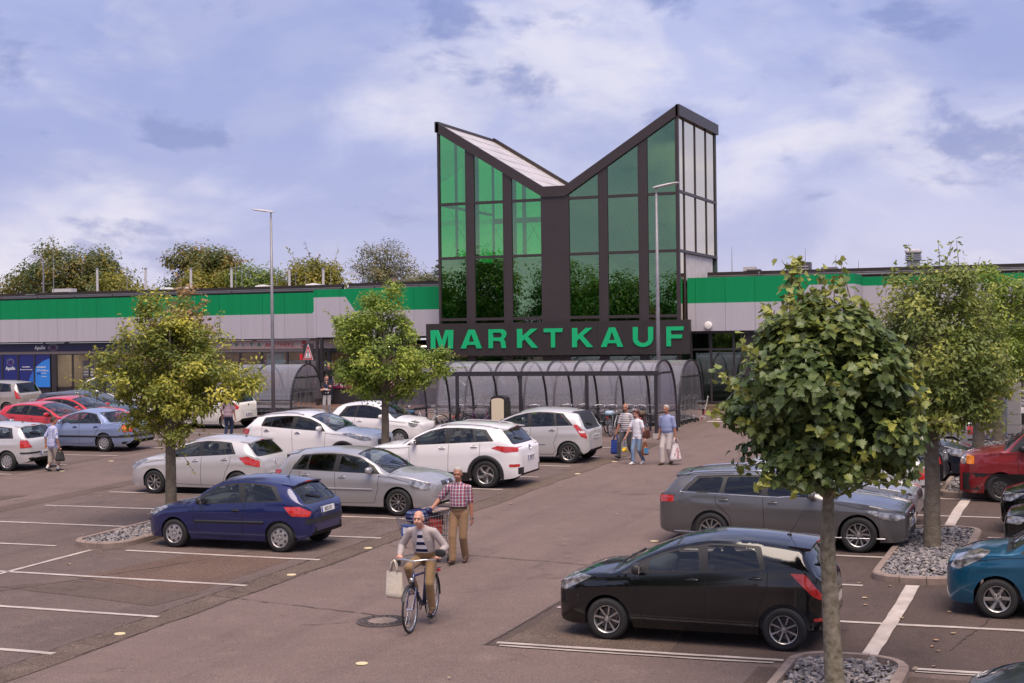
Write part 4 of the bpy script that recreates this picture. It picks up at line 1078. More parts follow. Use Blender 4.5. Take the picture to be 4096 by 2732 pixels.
# grey cabinet, striped beacons and pole at the far right
cb = thing('switch_cabinet', 'tall pale grey switch cabinet beyond the right-hand trees', 'cabinet', (-2.75, 50.4, gz(50.4)))
CABM = mat('cabinet grey', (.46, .42, .39), .6, var=.1)
MB().b2(-.30, .30, -.2, .2, .75, 1.95).build('cabinet_door', CABM, cb); MB().b2(-.30, .30, -.2, .2, .12, .40).build('cabinet_base', CABM, cb); MB().b2(-.30, .30, -.2, .2, .41, .74).build('cabinet_door', CABM, cb)
MB().b2(-.06, .0, -.215, -.2, 1.72, 1.86).build('cabinet_lock', BLACKM, cb); MB().b2(-.26, .26, -.16, .16, 0, .12).build('cabinet_plinth', DARKF, cb)
t = thing('steel_pole', 'slim grey steel pole in front of the grey cabinet', 'pole', (-2.86, 49.6, gz(49.6)))
MB().tube([(0, 0, 0), (0, 0, 3.4)], .05, 10).build('shaft', GALV, t); MB().lathe([(.055, 3.4), (.04, 3.43), (0, 3.44)], 10).build('cap', GALV, t)
for x, y, lab in ((-3.2, 51.6, 'red and white striped beacon left of the grey cabinet'), (-2.05, 52.5, 'red and white striped beacon right of the grey cabinet')):
    t = thing('striped_beacon', lab, 'beacon', (x, y, gz(y)))
    for i in range(7):
        z = .35 + i * .22
        MB().add([(-.1, 0, z), (.1, 0, z + .12), (.1, 0, z + .34 if i < 6 else 1.9), (-.1, 0, z + .22)], [(0, 1, 2, 3)]).build('stripe', WHITE if i % 2 else MATS['sign red'], t)
    MB().b2(-.1, .1, .005, .03, .3, 1.95).build('panel', WHITE, t); MB().sq((0, 0, .06), (.4, .4, .12), .4).build('foot', BLACKM, t)
# red folding machine partly hidden behind the right-hand oaks
t = thing('red_cart', 'bright red wheeled machine half hidden behind the right-hand oaks', 'cart', (-3.9, 53.6, gz(53.6)))
REDP = mat('machine red', (.55, .015, .02), .35)
MB().sq((0, 0, .75), (1.0, .7, .5), .35).build('hopper', REDP, t); MB().sq((.35, 0, 1.35), (.3, .5, .8), .4).build('chute', REDP, t); MB().sq((.3, 0, 1.8), (.22, .24, .12), .5).build('cap', DARKF, t)
for x in (-.35, .35):
    for y in (-.33, .33): MB().lathe([(.03, -.04), (.2, -.04), (.2, .04), (.03, .04)], 14, 0, (x, y, .2), 'Y').build('wheel', TYRE0, t)
MB().tube([(-.5, -.2, .8), (-.9, -.2, 1.0), (-.9, .2, 1.0), (-.5, .2, .8)], .02, 6).build('handle', GALV, t)
# boards leaning in front of the pharmacy
t = thing('sandwich_board', 'white framed sandwich board under the pharmacy trolley shelter', 'sign', (-37.2, 60.0, gz(60)))
for k in (-1, 1):
    q = Matrix.Rotation(R_(14) * k, 3, 'X')
    MB().box((0, .2 * k, .62), (.7, .03, 1.15), rot=q).build('board', mat('board print', (.45, .36, .33), .5, var=.7, vscale=4, vcol=(.35, .1, .08)), t)
    for s in (-1, 1): MB().box((.36 * s, .2 * k, .6), (.04, .05, 1.25), rot=q).build('frame', WHITE, t)

# ================================================================ THINGS ON THE ROOF
WHT = mat('roof white', (.60, .57, .56), .5, var=.15)
for i, (x, zt) in enumerate(((-52.2, 9.11), (-48.97, 9.02), (-46.03, 8.93), (-43.46, 8.86), (-39.9, 8.75), (-37.86, 8.69))):
    t = thing('vent_pipe', 'white vent pipe on the flat roof, number %s from the left' % ('first', 'second', 'third', 'fourth', 'fifth', 'sixth')[i] if False else ('slim white vent pipe on the roof, %s from the left' % ('first', 'second', 'third', 'fourth', 'fifth', 'sixth')[i]), 'vent pipe', (x, 68.5, 7.28), group='white vent pipes on the left roof')
    MB().tube([(0, 0, 0), (0, 0, zt - 7.28)], .07, 10).build('pipe', WHT, t); MB().lathe([(.085, zt - 7.30), (.085, zt - 7.24), (0, zt - 7.22)], 10).build('cap', GALV, t)
for i, (x, zt) in enumerate(((-55.2, 11.18), (-50.21, 9.23), (-47.75, 8.79), (-46.73, 8.88), (-43.19, 9.25), (-42.81, 9.07), (-40.66, 8.82), (-39.51, 8.51), (-38.91, 8.38), (-37.42, 8.73), (-33.3, 9.38), (-30.04, 8.84), (-16.1, 9.08), (-12.66, 8.9), (-11.27, 8.55), (-10.25, 8.26))):
    t = thing('lightning_rod', 'thin lightning rod on the store roof' if i else 'tallest lightning rod, at the left end of the roof', 'rod', (x, 68.5, 7.28), group='lightning rods on the roof')
    MB().tube([(0, 0, 0), (0, 0, (zt - 7.28) * .6), (0, 0, zt - 7.28)], [.02, .016, .008], 6).build('rod', GALV, t); MB().lathe([(.15, 0), (.15, .06), (0, .08)], 10).build('foot', CLAD, t)
def ac(label, x, y, wd, h, m, z=7.28):
    t = thing('air_conditioner', label, 'air conditioner', (x, y, z))
    MB().b2(-wd / 2, wd / 2, 0, .5, .05, h).build('housing', m, t)
    for i in range(6): MB().b2(-wd * .42, wd * .42, -.02, 0, .12 + (h - .2) * i / 6, .12 + (h - .2) * i / 6 + .03).build('louvre', WHT, t)
    MB().b2(-wd / 2, wd / 2, .05, .45, 0, .05).build('foot', EDGE, t)
    return t
ac('flat white air conditioner on the roof above the optician', -54.65, 68.5, 1.3, .78, WHT)
ac('dark boxy air conditioner on the roof right of the tower', -12.83, 68.5, .75, .98, mat('ac dark', (.09, .085, .09), .5))
ac('small white air conditioner on the roof beside the tower', -15.3, 68.5, .55, .84, WHT)
ac('low grey unit on the roof right of the dark air conditioner', -11.6, 68.5, .7, .72, mat('ac grey', (.2, .19, .2), .5))
for x, lab in ((-47.45, 'left of the two white skylight domes above the yellow-green oak'), (-46.4, 'right of the two white skylight domes above the yellow-green oak'), (-41.5, 'pale skylight hood on the roof behind the left lamp mast'), (-38.44, 'low white skylight dome above the pharmacy')):
    t = thing('skylight', lab, 'skylight', (x, 68.5, 7.28)); MB().b2(-.48, .48, -.4, .4, 0, .42).build('curb', CLAD, t)
    MB().lathe([(.55, .42), (.55, .48), (.40, .62), (0, .68)], 4).build('dome', WHT, t, rot=(0, 0, PI / 4))
for x, z, lab in ((-53.1, 7.75, 'flat floodlight on the roof edge above the optician'), (-43.78, 7.85, 'flat floodlight on the roof edge left of the mast lamp'), (-14.1, 7.95, 'flat floodlight on the roof edge right of the tower'), (-1.2, 7.9, 'flat floodlight on the roof edge at the far right')):
    t = thing('floodlight', lab, 'floodlight', (x, 64.4, z - .25), group='floodlights on the roof edge')
    MB().box((0, -.25, .05), (.62, .36, .05), rot=Matrix.Rotation(R_(-8), 3, 'X')).build('lamp_head', mat('flood head', (.2, .19, .19), .4, metal=.4), t)
    MB().b2(.12, .2, .0, .08, -.25, .05).build('arm', GALV, t)
t = thing('flue', 'rusty cowled flue on the roof left of the tower', 'flue', (-33.7, 68.5, 7.3))
MB().tube([(0, 0, 0), (0, 0, .85)], .17, 12).build('pipe', mat('rusty flue', (.40, .28, .22), .6, var=.5, vscale=3), t); MB().lathe([(.28, .95), (.26, .99), (0, 1.06)], 12).build('cowl', EDGE, t)
for a in (0, 2, 4): MB().bar((.14 * math.cos(a), .14 * math.sin(a), .8), (.2 * math.cos(a), .2 * math.sin(a), .97), .02, .02).build('strut', GALV, t)
t = thing('roof_ventilator', 'tall square metal roof ventilator at the right', 'ventilator', (-7.82, 68.5, 7.3))
MB().b2(-.27, .27, -.27, .27, 0, .86).build('shaft', GALV, t)
for i in range(4): MB().b2(-.34 + .01 * i, .34 - .01 * i, -.34, .34, .88 + i * .09, .92 + i * .09).build('louvre', mat('ac dark', (.09, .085, .09), .5), t)
MB().sq((0, 0, 1.28), (.72, .72, .18), .4).build('cap', WHT, t)

# ================================================================ CARS
def pchip(pts):
    x = np.array([p[0] for p in pts], float); y = np.array([p[1] for p in pts], float)
    h = np.diff(x); d = np.diff(y) / h; m = np.zeros(len(x)); m[0], m[-1] = d[0], d[-1]
    for i in range(1, len(x) - 1):
        if d[i - 1] * d[i] > 0:
            w1, w2 = 2 * h[i] + h[i - 1], h[i] + 2 * h[i - 1]
            m[i] = (w1 + w2) / (w1 / d[i - 1] + w2 / d[i])
    def f(s):
        s = min(max(s, x[0]), x[-1]); i = min(max(int(np.searchsorted(x, s)) - 1, 0), len(h) - 1)
        t = (s - x[i]) / h[i]
        return float((2 * t ** 3 - 3 * t ** 2 + 1) * y[i] + (t ** 3 - 2 * t ** 2 + t) * h[i] * m[i] + (-2 * t ** 3 + 3 * t ** 2) * y[i + 1] + (t ** 3 - t ** 2) * h[i] * m[i + 1])
    return f
BLK = mat('car black plastic', (.022, .021, .022), .5, var=.2, vscale=8); UND = mat('car underside', (.012, .012, .012), .9)
RUB = mat('tyre rubber', (.022, .021, .021), .75, bump=.3, bscale=40, var=.3); ALLOY = mat('alloy', (.44, .42, .41), .32, metal=.75); ALLOYD = mat('alloy dark', (.10, .095, .095), .35, metal=.6)
HUBC = mat('hub cover silver', (.42, .40, .40), .35, metal=.5); CHROME = mat('chrome', (.7, .69, .69), .12, metal=1.0)
CGLASS = glass('car glass', (.52, .58, .56), refl=.015); WGLASS = glass('windscreen glass', (.66, .74, .70), refl=.05); TGLASS = glass('car glass tinted', (.16, .18, .18), refl=.02)
REDL = mat('lamp red', (.38, .008, .012), .12, coat=1, var=.5, vscale=14, vcol=(.62, .05, .04)); ORL = mat('lamp orange', (.80, .22, .01), .15, coat=1); CLR = mat('lamp clear', (.55, .53, .52), .10, metal=.5, coat=1, var=.8, vscale=13, vcol=(.12, .115, .115), detail=1)
WHL = mat('lamp white', (.72, .70, .68), .15, coat=1); SEAT = mat('seat cloth', (.055, .053, .055), .85); DASH = mat('dash plastic', (.05, .049, .05), .7); SEAM = mat('panel gap', (.008, .008, .008), .9)
PLW = mat('plate white', (.72, .71, .70), .5); PLB = mat('plate blue', (.01, .04, .35), .4); PLK = mat('plate text', (.02, .02, .02), .5)
def paint(name, col, metal=0.0, rough=.28):
    return mat('paint ' + name, col, rough, metal=metal, coat=.55 if max(col) < .02 else .9, var=.05, vscale=.8)
RIMS = {}
def rim_mesh(style, r):
    k = (style, round(r, 3))
    if k in RIMS: return RIMS[k]
    mb = MB(); kind, n = style[0], style[1]
    m_main = {'c': HUBC, 'd': ALLOYD}.get(style[2] if len(style) > 2 else 'a', ALLOY)
    mb.lathe([(r, .085), (r * .985, .095), (r * .93, .085), (r * .9, .03), (r * .9, -.06)], 32, 0, axis='Y', caps=False)          # lip and barrel
    mb.lathe([(0, -.02), (r * .9, -.03)], 24, 1, axis='Y', caps=False)                                                          # dark inside
    mb.lathe([(.16 * r / .2, .0), (.145 * r / .2, .012), (.05, .012)], 24, 2, axis='Y', caps=False)                              # brake disc
    if kind == 'spoke':
        wd, tw_ = style[3], style[4]
        for i in range(n):
            a = 2 * PI * i / n
            def P(rad, off, y): 
                aa = a + tw_ * (rad / r)
                return (rad * math.cos(aa) - off * math.sin(aa), y, rad * math.sin(aa) + off * math.cos(aa))
            pts = [(r * .12, wd * .8, .062), (r * .5, wd * .62, .072), (r * .94, wd * .75, .082)]
            vs = []
            for (rad, ww, y) in pts: vs += [P(rad, -ww, y - .02), P(rad, -ww * .6, y), P(rad, ww * .6, y), P(rad, ww, y - .02)]
            mb.add(vs, [(b * 4 + j + 1, b * 4 + j, b * 4 + 4 + j, b * 4 + 5 + j) for b in range(2) for j in range(3)], 0)
    else:                                   # full hub cover with slots
        mb.lathe([(r * .93, .075), (r * .6, .095), (r * .3, .085), (0, .082)], 32, 0, axis='Y', caps=False)
        for i in range(n):
            a = 2 * PI * i / n
            mb.sq((r * .72 * math.cos(a), .091, r * .72 * math.sin(a)), (r * .22, .02, r * (.30 if n < 8 else .2)), .7, 10, 6, 1, rot=Matrix.Rotation(-a + .4, 3, 'Y'))
    mb.lathe([(.0, .10), (r * .13, .098), (r * .17, .08), (r * .2, .05)], 14, 0, axis='Y', caps=False)
    for i in range(5):
        a = 2 * PI * i / 5; mb.lathe([(.0, .092), (.012, .092), (.012, .07)], 6, 1, (r * .3 * math.cos(a), 0, r * .3 * math.sin(a)), 'Y')
    RIMS[k] = mb.mesh('rim', [m_main, BLK, mat('brake disc', (.12, .11, .11), .4, metal=.7)], 35); return RIMS[k]
TYRES = {}
def tyre_mesh(R, rr, wd=.2):
    k = (round(R, 3), round(rr, 3))
    if k in TYRES: return TYRES[k]
    h = wd / 2
    p = [(rr * .97, -h * .8), (rr * 1.05, -h), ((R + rr) / 2, -h * 1.08), (R - .02, -h * .98), (R, -h * .72), (R, 0), (R, h * .72), (R - .02, h * .98), ((R + rr) / 2, h * 1.08), (rr * 1.05, h), (rr * .97, h * .8)]
    TYRES[k] = MB().lathe(p, 40, 0, axis='Y', caps=False).mesh('wheel', RUB, 40); return TYRES[k]
PLATES = {}
def plate(text, parent, loc, rot):
    o = MB().box((0, 0, 0), (.012, .52, .115)).build('number_plate', PLW, parent, loc=loc, rot=rot)
    MB().box((.008, .238 * -1, 0), (.003, .042, .108)).build('plate_band', PLB, o)
    if text not in PLATES: PLATES[text] = text_mesh('plate_text', text, .105, PLK, 0, .0022, 'CENTER', .80)
    link('plate_text', PLATES[text], o, (.0085, .02, -.036), (PI / 2, 0, PI / 2))
    return o
SEATM = None
def seat_mesh():
    global SEATM
    if SEATM: return SEATM
    mb = MB(); q = Matrix.Rotation(R_(-14), 3, 'Y')
    mb.sq((0, 0, .10), (.52, .50, .20), .45, 14, 8); mb.sq((-.30, 0, .42), (.18, .50, .66), .5, 14, 10, 0, q); mb.sq((-.42, 0, .86), (.10, .27, .19), .6, 12, 8, 0, q)
    SEATM = mb.mesh('seat', SEAT, True); return SEATM
def poly_in(p, poly):
    x, y = p; c = False; n = len(poly)
    for i in range(n):
        (x0, y0), (x1, y1) = poly[i], poly[i - 1]
        if (y0 > y) != (y1 > y) and x < (x1 - x0) * (y - y0) / (y1 - y0) + x0: c = not c
    return c
def chamfer(poly, d):
    out = []; n = len(poly)
    for i in range(n):
        p, q, r = Vector(poly[i - 1]), Vector(poly[i]), Vector(poly[(i + 1) % n])
        a, b = (p - q), (r - q)
        if a.length < 1e-6 or b.length < 1e-6: continue
        if a.normalized().dot(b.normalized()) > -.75 and a.length > d * 1.5 and b.length > d * 1.5:
            out += [tuple(q + a.normalized() * d), tuple(q + (a.normalized() + b.normalized()) * d * .28), tuple(q + b.normalized() * d)]
        else: out.append(tuple(q))
    return out
CARS = {}
def car(label, S, col, x, y, heading, cat='car', plates=(None, None), anchor='c', group='cars parked in the bays'):
    key = id(S)
    if key not in CARS:
        t = car_build(label, S, col, cat, group); CARS[key] = (t, col)
    else:
        src, c0 = CARS[key]
        t = src.copy(); COL.objects.link(t); tag(t, label, cat, group)
        def cp(o, par):
            if o.name.startswith('number_plate'): return
            c = o.copy(); COL.objects.link(c); c.parent = par
            if o.data and len(o.data.materials) == 1 and o.data.materials[0] == c0 and col != c0:
                c.material_slots[0].link = 'OBJECT'; c.material_slots[0].material = col
            for k in list(o.children): cp(k, c)
        for o in list(src.children): cp(o, t)
    for i, pt in enumerate(plates):
        if pt: plate(pt, t, *S['_pl'][i])
    t.matrix_world = on_lot(x, y, heading)
    return t
def car_build(label, S, col, cat, group):
    plates = (1, 1)
    L, W, wb, fo, R = S['L'], S['W'], S['wb'], S['fo'], S['R']; W2 = W / 2
    cs, cz = S['cowl']; fs, fz = S['rf']; ms, mz = S['rm']; rs, rz = S['rr']; bs_, bz = S['rb']; zn = S['zn']; tz = S.get('tz', bz)
    top = [(0, zn - .16), (.02, zn - .07), (.06, zn - .015), (.14, zn + .015)] + S.get('hood', [(cs * .5, zn + (cz - zn) * .62)]) + [(cs, cz), ((cs + fs) / 2, (cz + fz) / 2 + S.get('wsb', .03)), (fs, fz), (ms, mz), (rs, rz), ((rs + bs_) / 2, (rz + bz) / 2 + S.get('rwb', .035)), (bs_, bz)]
    if S.get('boot'): top += [(bs_ + .12, tz), (L - .12, tz - .02), (L - .04, tz - .07), (L, tz - .2)]
    else: top += [(L - .05, min(bz - .03, bz - (L - .05 - bs_) * .8)), (L, max(.55, bz - .30))]
    ztop = pchip(top)
    b1, b2 = S['belt']
    zb_ = pchip([(0, zn - .22), (.06, zn - .07), (.16, zn - .03), (cs, min(b1, cz - .02)), ((cs + rs) / 2, (b1 + b2) / 2 + S.get('bm', 0)), (rs, b2), (bs_, min(b2, bz - .03)), (L - .04, min(b2, bz) - .12), (L, min(b2, bz) - .33)])
    zbot = pchip([(0, S.get('zf', .30)), (.08, .22), (.3, .20), (fo + wb - .1, .21), (L - .25, .26), (L - .06, .32), (L, S.get('zr', .40))])
    nf = S.get('nose', .60)
    wbd = pchip([(0, nf), (.03, nf + .12), (.10, .80), (.25, .90), (.5, .965), (.95, 1), (L - 1.1, 1), (L - .45, .965), (L - .18, .90), (L - .06, .80), (L - .015, .70), (L, .62)])
    rw_ = S.get('rw', .735)
    wr = pchip([(0, .5), (.06, .66), (.16, .76), (cs * .6, .84), (cs, .83), ((cs + fs) / 2, (.83 + rw_) / 2 + .015), (fs, rw_ + .01), (ms, rw_), (rs, rw_ - .035), (bs_, S.get('rbw', rw_ + .06)), (L, .55)])
    dr = pchip([(0, .02), (.2, .035), (cs - .1, .05), (cs, .075), (fs, .075), (ms, .065), (rs, .075), (bs_, .06), (L, .03)])
    zw = lambda s: max(.45, .5 * (zbot(s) + zb_(s)) * .95)
    def yside(s, z):
        z0, z1 = .2, zb_(s); w_ = wbd(s) * W2; zm = .5
        if z < zm: t = (zm - z) / max(zm - z0, .05); return w_ * (1 - .055 * t * t)
        t = min(1, (z - zm) / max(z1 - zm, .05)); cr_ = S.get('crease', .012)
        return w_ * (1 - .045 * t * t) + cr_ * math.exp(-((t - .62) / .12) ** 2)
    xw = [fo, fo + wb]; RA = R + .05
    st = sorted(set([round(v, 4) for v in ([0, .008, .02, .035, .055, .08, .11, .15] + [.2 + .055 * i for i in range(int((L - .4) / .055) + 1)] + [L - .15, L - .11, L - .08, L - .055, L - .035, L - .02, L - .008, L] + [c + RA * math.cos(a * PI / 22) for c in xw for a in range(23)])]))
    st = [s for i, s in enumerate(st) if i == 0 or s - st[i - 1] > .004]
    NS, NG, NR = 9, 6, 7
    bm = bmesh.new(); lay = bm.faces.layers.int.new('reg'); ring = []
    for s in st:
        zb = zbot(s)
        for c in xw:
            d = RA * RA - (s - c) ** 2
            if d > 0: zb = max(zb, R + math.sqrt(d))
        z1 = zb_(s); zt = max(ztop(s), z1 + .012); zr_ = min(max(zt - dr(s), z1 + .006), zt - .004); yr = min(wr(s) * W2, yside(s, z1) - .01)
        pts = [(0, min(zb, z1 - .1))]
        for i in range(NS + 1):
            z = min(zb, z1 - .05) + (z1 - min(zb, z1 - .05)) * i / NS; pts.append((yside(s, z), z))
        y1 = pts[-1][0]
        for i in range(1, NG + 1):
            t = i / NG; bl = S.get('gbulge', .02) * math.sin(PI * t); pts.append((y1 + (yr - y1) * t + bl, z1 + (zr_ - z1) * t + bl * .3))
        for i in range(1, NR + 1):
            t = i / NR; pts.append((yr * (1 - t), zr_ + (zt - zr_) * (1 - (1 - t) ** 2.2)))
        ring.append([bm.verts.new((fo + wb / 2 - s, p[0], p[1])) for p in pts])      # left half only; mirrored when the parts are written
    n = NS + NG + NR + 2
    for a, b in zip(ring, ring[1:]):
        for j in range(n - 1):
            f = bm.faces.new([b[j], b[j + 1], a[j + 1], a[j]])
            f[lay] = 0 if j == 0 else (1 if j <= NS else (2 if j <= NS + NG else 3))
    for rg, fl_ in ((ring[0], 1), (ring[-1], 0)):
        f = bm.faces.new(rg[::-1] if not fl_ else rg); f[lay] = 1
    bm.normal_update()
    if sum(f.normal.y for f in bm.faces if f[lay] == 1) < 0: bmesh.ops.reverse_faces(bm, faces=bm.faces)
    bm.normal_update()
    X0 = fo + wb / 2
    bm.verts.index_update(); nv = len(bm.verts)
    bvh = BVHTree.FromPolygons([v.co.copy() for v in bm.verts] + [Vector((v.co.x, -v.co.y, v.co.z)) for v in bm.verts], [[v.index for v in f.verts] for f in bm.faces] + [[v.index + nv for v in reversed(f.verts)] for f in bm.faces])
    lab = bm.faces.layers.int.new('lab')
    # ---- cutting: planes through polygon edges seen along an axis
    def cut(poly, ax, flt):
        """ax 'S': poly is (s, z) seen from the side; 'T': (s, y) from above; 'F': (y, z) from the front or rear"""
        us = [p[0] for p in poly]; vs_ = [p[1] for p in poly]; m_ = .06
        def uv(c): return ((X0 - c.x), c.z) if ax == 'S' else (((X0 - c.x), c.y) if ax == 'T' else (c.y, c.z))
        cand = []
        lo0 = (min(us) - m_, min(vs_) - m_); hi0 = (max(us) + m_, max(vs_) + m_)
        for f in bm.faces:
            c = f.calc_center_median(); u, v = uv(c)
            if lo0[0] < u < hi0[0] and lo0[1] < v < hi0[1] and flt(f, c): cand.append(f)
        for (p, q) in zip(poly, poly[1:] + poly[:1]):
            if math.hypot(q[0] - p[0], q[1] - p[1]) < .004: continue
            if (ax == 'T' and p[1] < 0 and q[1] < 0) or (ax == 'F' and p[0] < 0 and q[0] < 0): continue
            nx, ny = q[1] - p[1], -(q[0] - p[0])
            if ax == 'S': co, no = (X0 - p[0], 0, p[1]), (-nx, 0, ny)
            elif ax == 'T': co, no = (X0 - p[0], p[1], 0), (-nx, ny, 0)
            else: co, no = (0, p[0], p[1]), (0, nx, ny)
            lo = (min(p[0], q[0]) - m_, min(p[1], q[1]) - m_); hi = (max(p[0], q[0]) + m_, max(p[1], q[1]) + m_)
            fs_ = []; rest = []
            for f in cand:
                u, v = uv(f.calc_center_median())
                (fs_ if lo[0] < u < hi[0] and lo[1] < v < hi[1] else rest).append(f)
            if not fs_: continue
            g = set(fs_)
            for f in fs_: g.update(f.edges); g.update(f.verts)
            rg = bmesh.ops.bisect_plane(bm, geom=list(g), plane_co=co, plane_no=no, dist=1e-5)
            cand = rest + [f for f in rg['geom'] if isinstance(f, bmesh.types.BMFace)]
    def mark(poly, ax, flt, idx):
        us = [p[0] for p in poly]; vs_ = [p[1] for p in poly]; a, b, c_, d = min(us), max(us), min(vs_), max(vs_)
        for f in bm.faces:
            c = f.calc_center_median()
            u, v = ((X0 - c.x), c.z) if ax == 'S' else (((X0 - c.x), c.y) if ax == 'T' else (c.y, c.z))
            if a <= u <= b and c_ <= v <= d and flt(f, c) and poly_in((u, v), poly): f[lab] = idx
    side = lambda f, c: f[lay] in (2, 1) and abs(c.y) > .25
    zrl = lambda s: min(max(max(ztop(s), zb_(s) + .012) - dr(s), zb_(s) + .006), ztop(s) - .004)
    parts = {0: ('body', col, 0)}
    # side windows: black surround, then panes
    def win(a0, a1, c0, c1, lo, up, nseg=5):
        bot = [(a0 + (c0 - a0) * i / 3) for i in range(4)]; tp_ = [(a1 + (c1 - a1) * i / nseg) for i in range(nseg + 1)]
        P = [(s, zb_(s) + lo) for s in bot if zrl(s) - up > zb_(s) + lo + .015]
        Q = [(s, zrl(s) - up) for s in reversed(tp_) if zrl(s) - up > zb_(s) + lo + .015]
        return P + Q
    D = S['dlo']
    frame = chamfer(win(*D, .012, S.get('up', .03)), .03)
    cut(frame, 'S', side); mark(frame, 'S', side, 1); parts[1] = ('window_surround', S.get('surround', BLK), -.003)
    sgl = S.get('glass', CGLASS); k = 2
    for (a0, a1, c0, c1) in S['win']:
        pl = chamfer(win(a0, a1, c0, c1, .035, S.get('up', .03) + .028), S.get('wch', .035))
        if len(pl) < 3: continue
        cut(pl, 'S', side); mark(pl, 'S', side, k); parts[k] = ('side_window', sgl if k > 2 else S.get('fglass', CGLASS), -.008); k += 1
    roofy = lambda f, c: f[lay] in (3, 2) and cs - .05 < X0 - c.x < fs + .2 and f.normal.z > .1
    hw = lambda s, e: wr(s) * W2 - e
    def wsp(e, s0, s1): 
        ss = [s0 + (s1 - s0) * i / 5 for i in range(6)]
        return [(s, hw(s, e)) for s in ss] + [(s, -hw(s, e)) for s in reversed(ss)]
    pl = wsp(.035, cs - .01, fs + .03); cut(pl, 'T', roofy); mark(pl, 'T', roofy, 20); parts[20] = ('windscreen_surround', BLK, -.002)
    pl = chamfer(wsp(.065, cs + .06, fs - .02), .05); cut(pl, 'T', roofy); mark(pl, 'T', roofy, 21); parts[21] = ('windscreen', WGLASS, -.006)
    # rear window
    rear = lambda f, c: f[lay] in (2, 3) and X0 - c.x > rs - .12 and f.normal.x < -.05
    y0_, y1_, z0_, z1_ = S.get('rwin', (wr(bs_) * W2 - .06, wr(rs) * W2 - .06, bz + .03, rz - .07))
    pl = chamfer([(-y0_ - .03, z0_ - .03), (y0_ + .03, z0_ - .03), (y1_ + .03, z1_ + .025), (-y1_ - .03, z1_ + .025)], .06); cut(pl, 'F', rear); mark(pl, 'F', rear, 22); parts[22] = ('rear_window_surround', BLK, -.002)
    pl = chamfer([(-y0_, z0_), (y0_, z0_), (y1_, z1_), (-y1_, z1_)], .05); cut(pl, 'F', rear); mark(pl, 'F', rear, 23); parts[23] = ('rear_window', S.get('rglass', CGLASS), -.006)
    # lamps, grille, bumper inserts
    for i, (poly, ymin, m_, nm) in enumerate(S.get('lamps', [])):
        fl = lambda f, c, y_=ymin: f[lay] != 0 and abs(c.y) > y_
        fl2 = lambda f, c: f[lay] != 0
        if ymin > .02:
            lo_, hi_ = min(p[0] for p in poly) - .05, max(p[0] for p in poly) + .05
            for sy in (1,):
                g = set()
                for f in bm.faces:
                    c = f.calc_center_median()
                    if lo_ < X0 - c.x < hi_ and abs(c.y - sy * ymin) < .15 and f[lay] != 0: g.add(f); g.update(f.edges); g.update(f.verts)
                bmesh.ops.bisect_plane(bm, geom=list(g), plane_co=(0, sy * ymin, 0), plane_no=(0, 1, 0), dist=1e-5)
        poly = chamfer(poly, .025)
        cut(poly, 'S', fl2); mark(poly, 'S', fl, 30 + i); parts[30 + i] = (nm, m_, .006)
    for i, (poly, where, m_, nm) in enumerate(S.get('front', [])):
        fl = (lambda f, c: f[lay] != 0 and X0 - c.x < .5 and f.normal.x > .15) if where == 'f' else (lambda f, c: f[lay] != 0 and X0 - c.x > L - .6 and f.normal.x < -.15)
        poly = chamfer(poly, .03); cut(poly, 'F', fl); mark(poly, 'F', fl, 50 + i); parts[50 + i] = (nm, m_, -.006)
    for f in bm.faces:
        if f[lay] == 0: f[lab] = 99
    parts[99] = ('underbody', UND, 0)
    # ---- split into part meshes
    name = S.get('name', 'parked_car')
    t = thing(name, label, cat, group=group)
    bm.normal_update()
    for v in bm.verts:
        if abs(v.co.y) < 1e-5: v.normal = Vector((v.normal.x, 0, v.normal.z)).normalized()
    groups = {}
    for f in bm.faces: groups.setdefault(f[lab], []).append(f)
    for i, fl in groups.items():
        nm, m_, off = parts[i]
        pair = 1 <= i < 20 or 30 <= i < 50
        for sides in (((1,), (-1,)) if pair else ((1, -1),)):
            idx = {}; vs_ = []; fs_ = []
            for sg_ in sides:
                for f in fl:
                    ff = []
                    for v in f.verts:
                        key = (v, 0 if abs(v.co.y) < 1e-5 else sg_)
                        if key not in idx:
                            idx[key] = len(vs_); p = v.co + v.normal * off if off else v.co
                            vs_.append((p.x, p.y * sg_, p.z))
                        ff.append(idx[key])
                    fs_.append(ff if sg_ > 0 else ff[::-1])
            me = bpy.data.meshes.new(nm); me.from_pydata(vs_, [], fs_); me.materials.append(m_)
            me.polygons.foreach_set('use_smooth', [True] * len(fs_)); me.update()
            me.set_sharp_from_angle(angle=R_(42))
            link(nm, me, t)
    bm.free()
    # ---- ribbons on the body
    def surf(s, z, sg_, off):
        return (X0 - s, sg_ * (yside(s, z) + off), z)
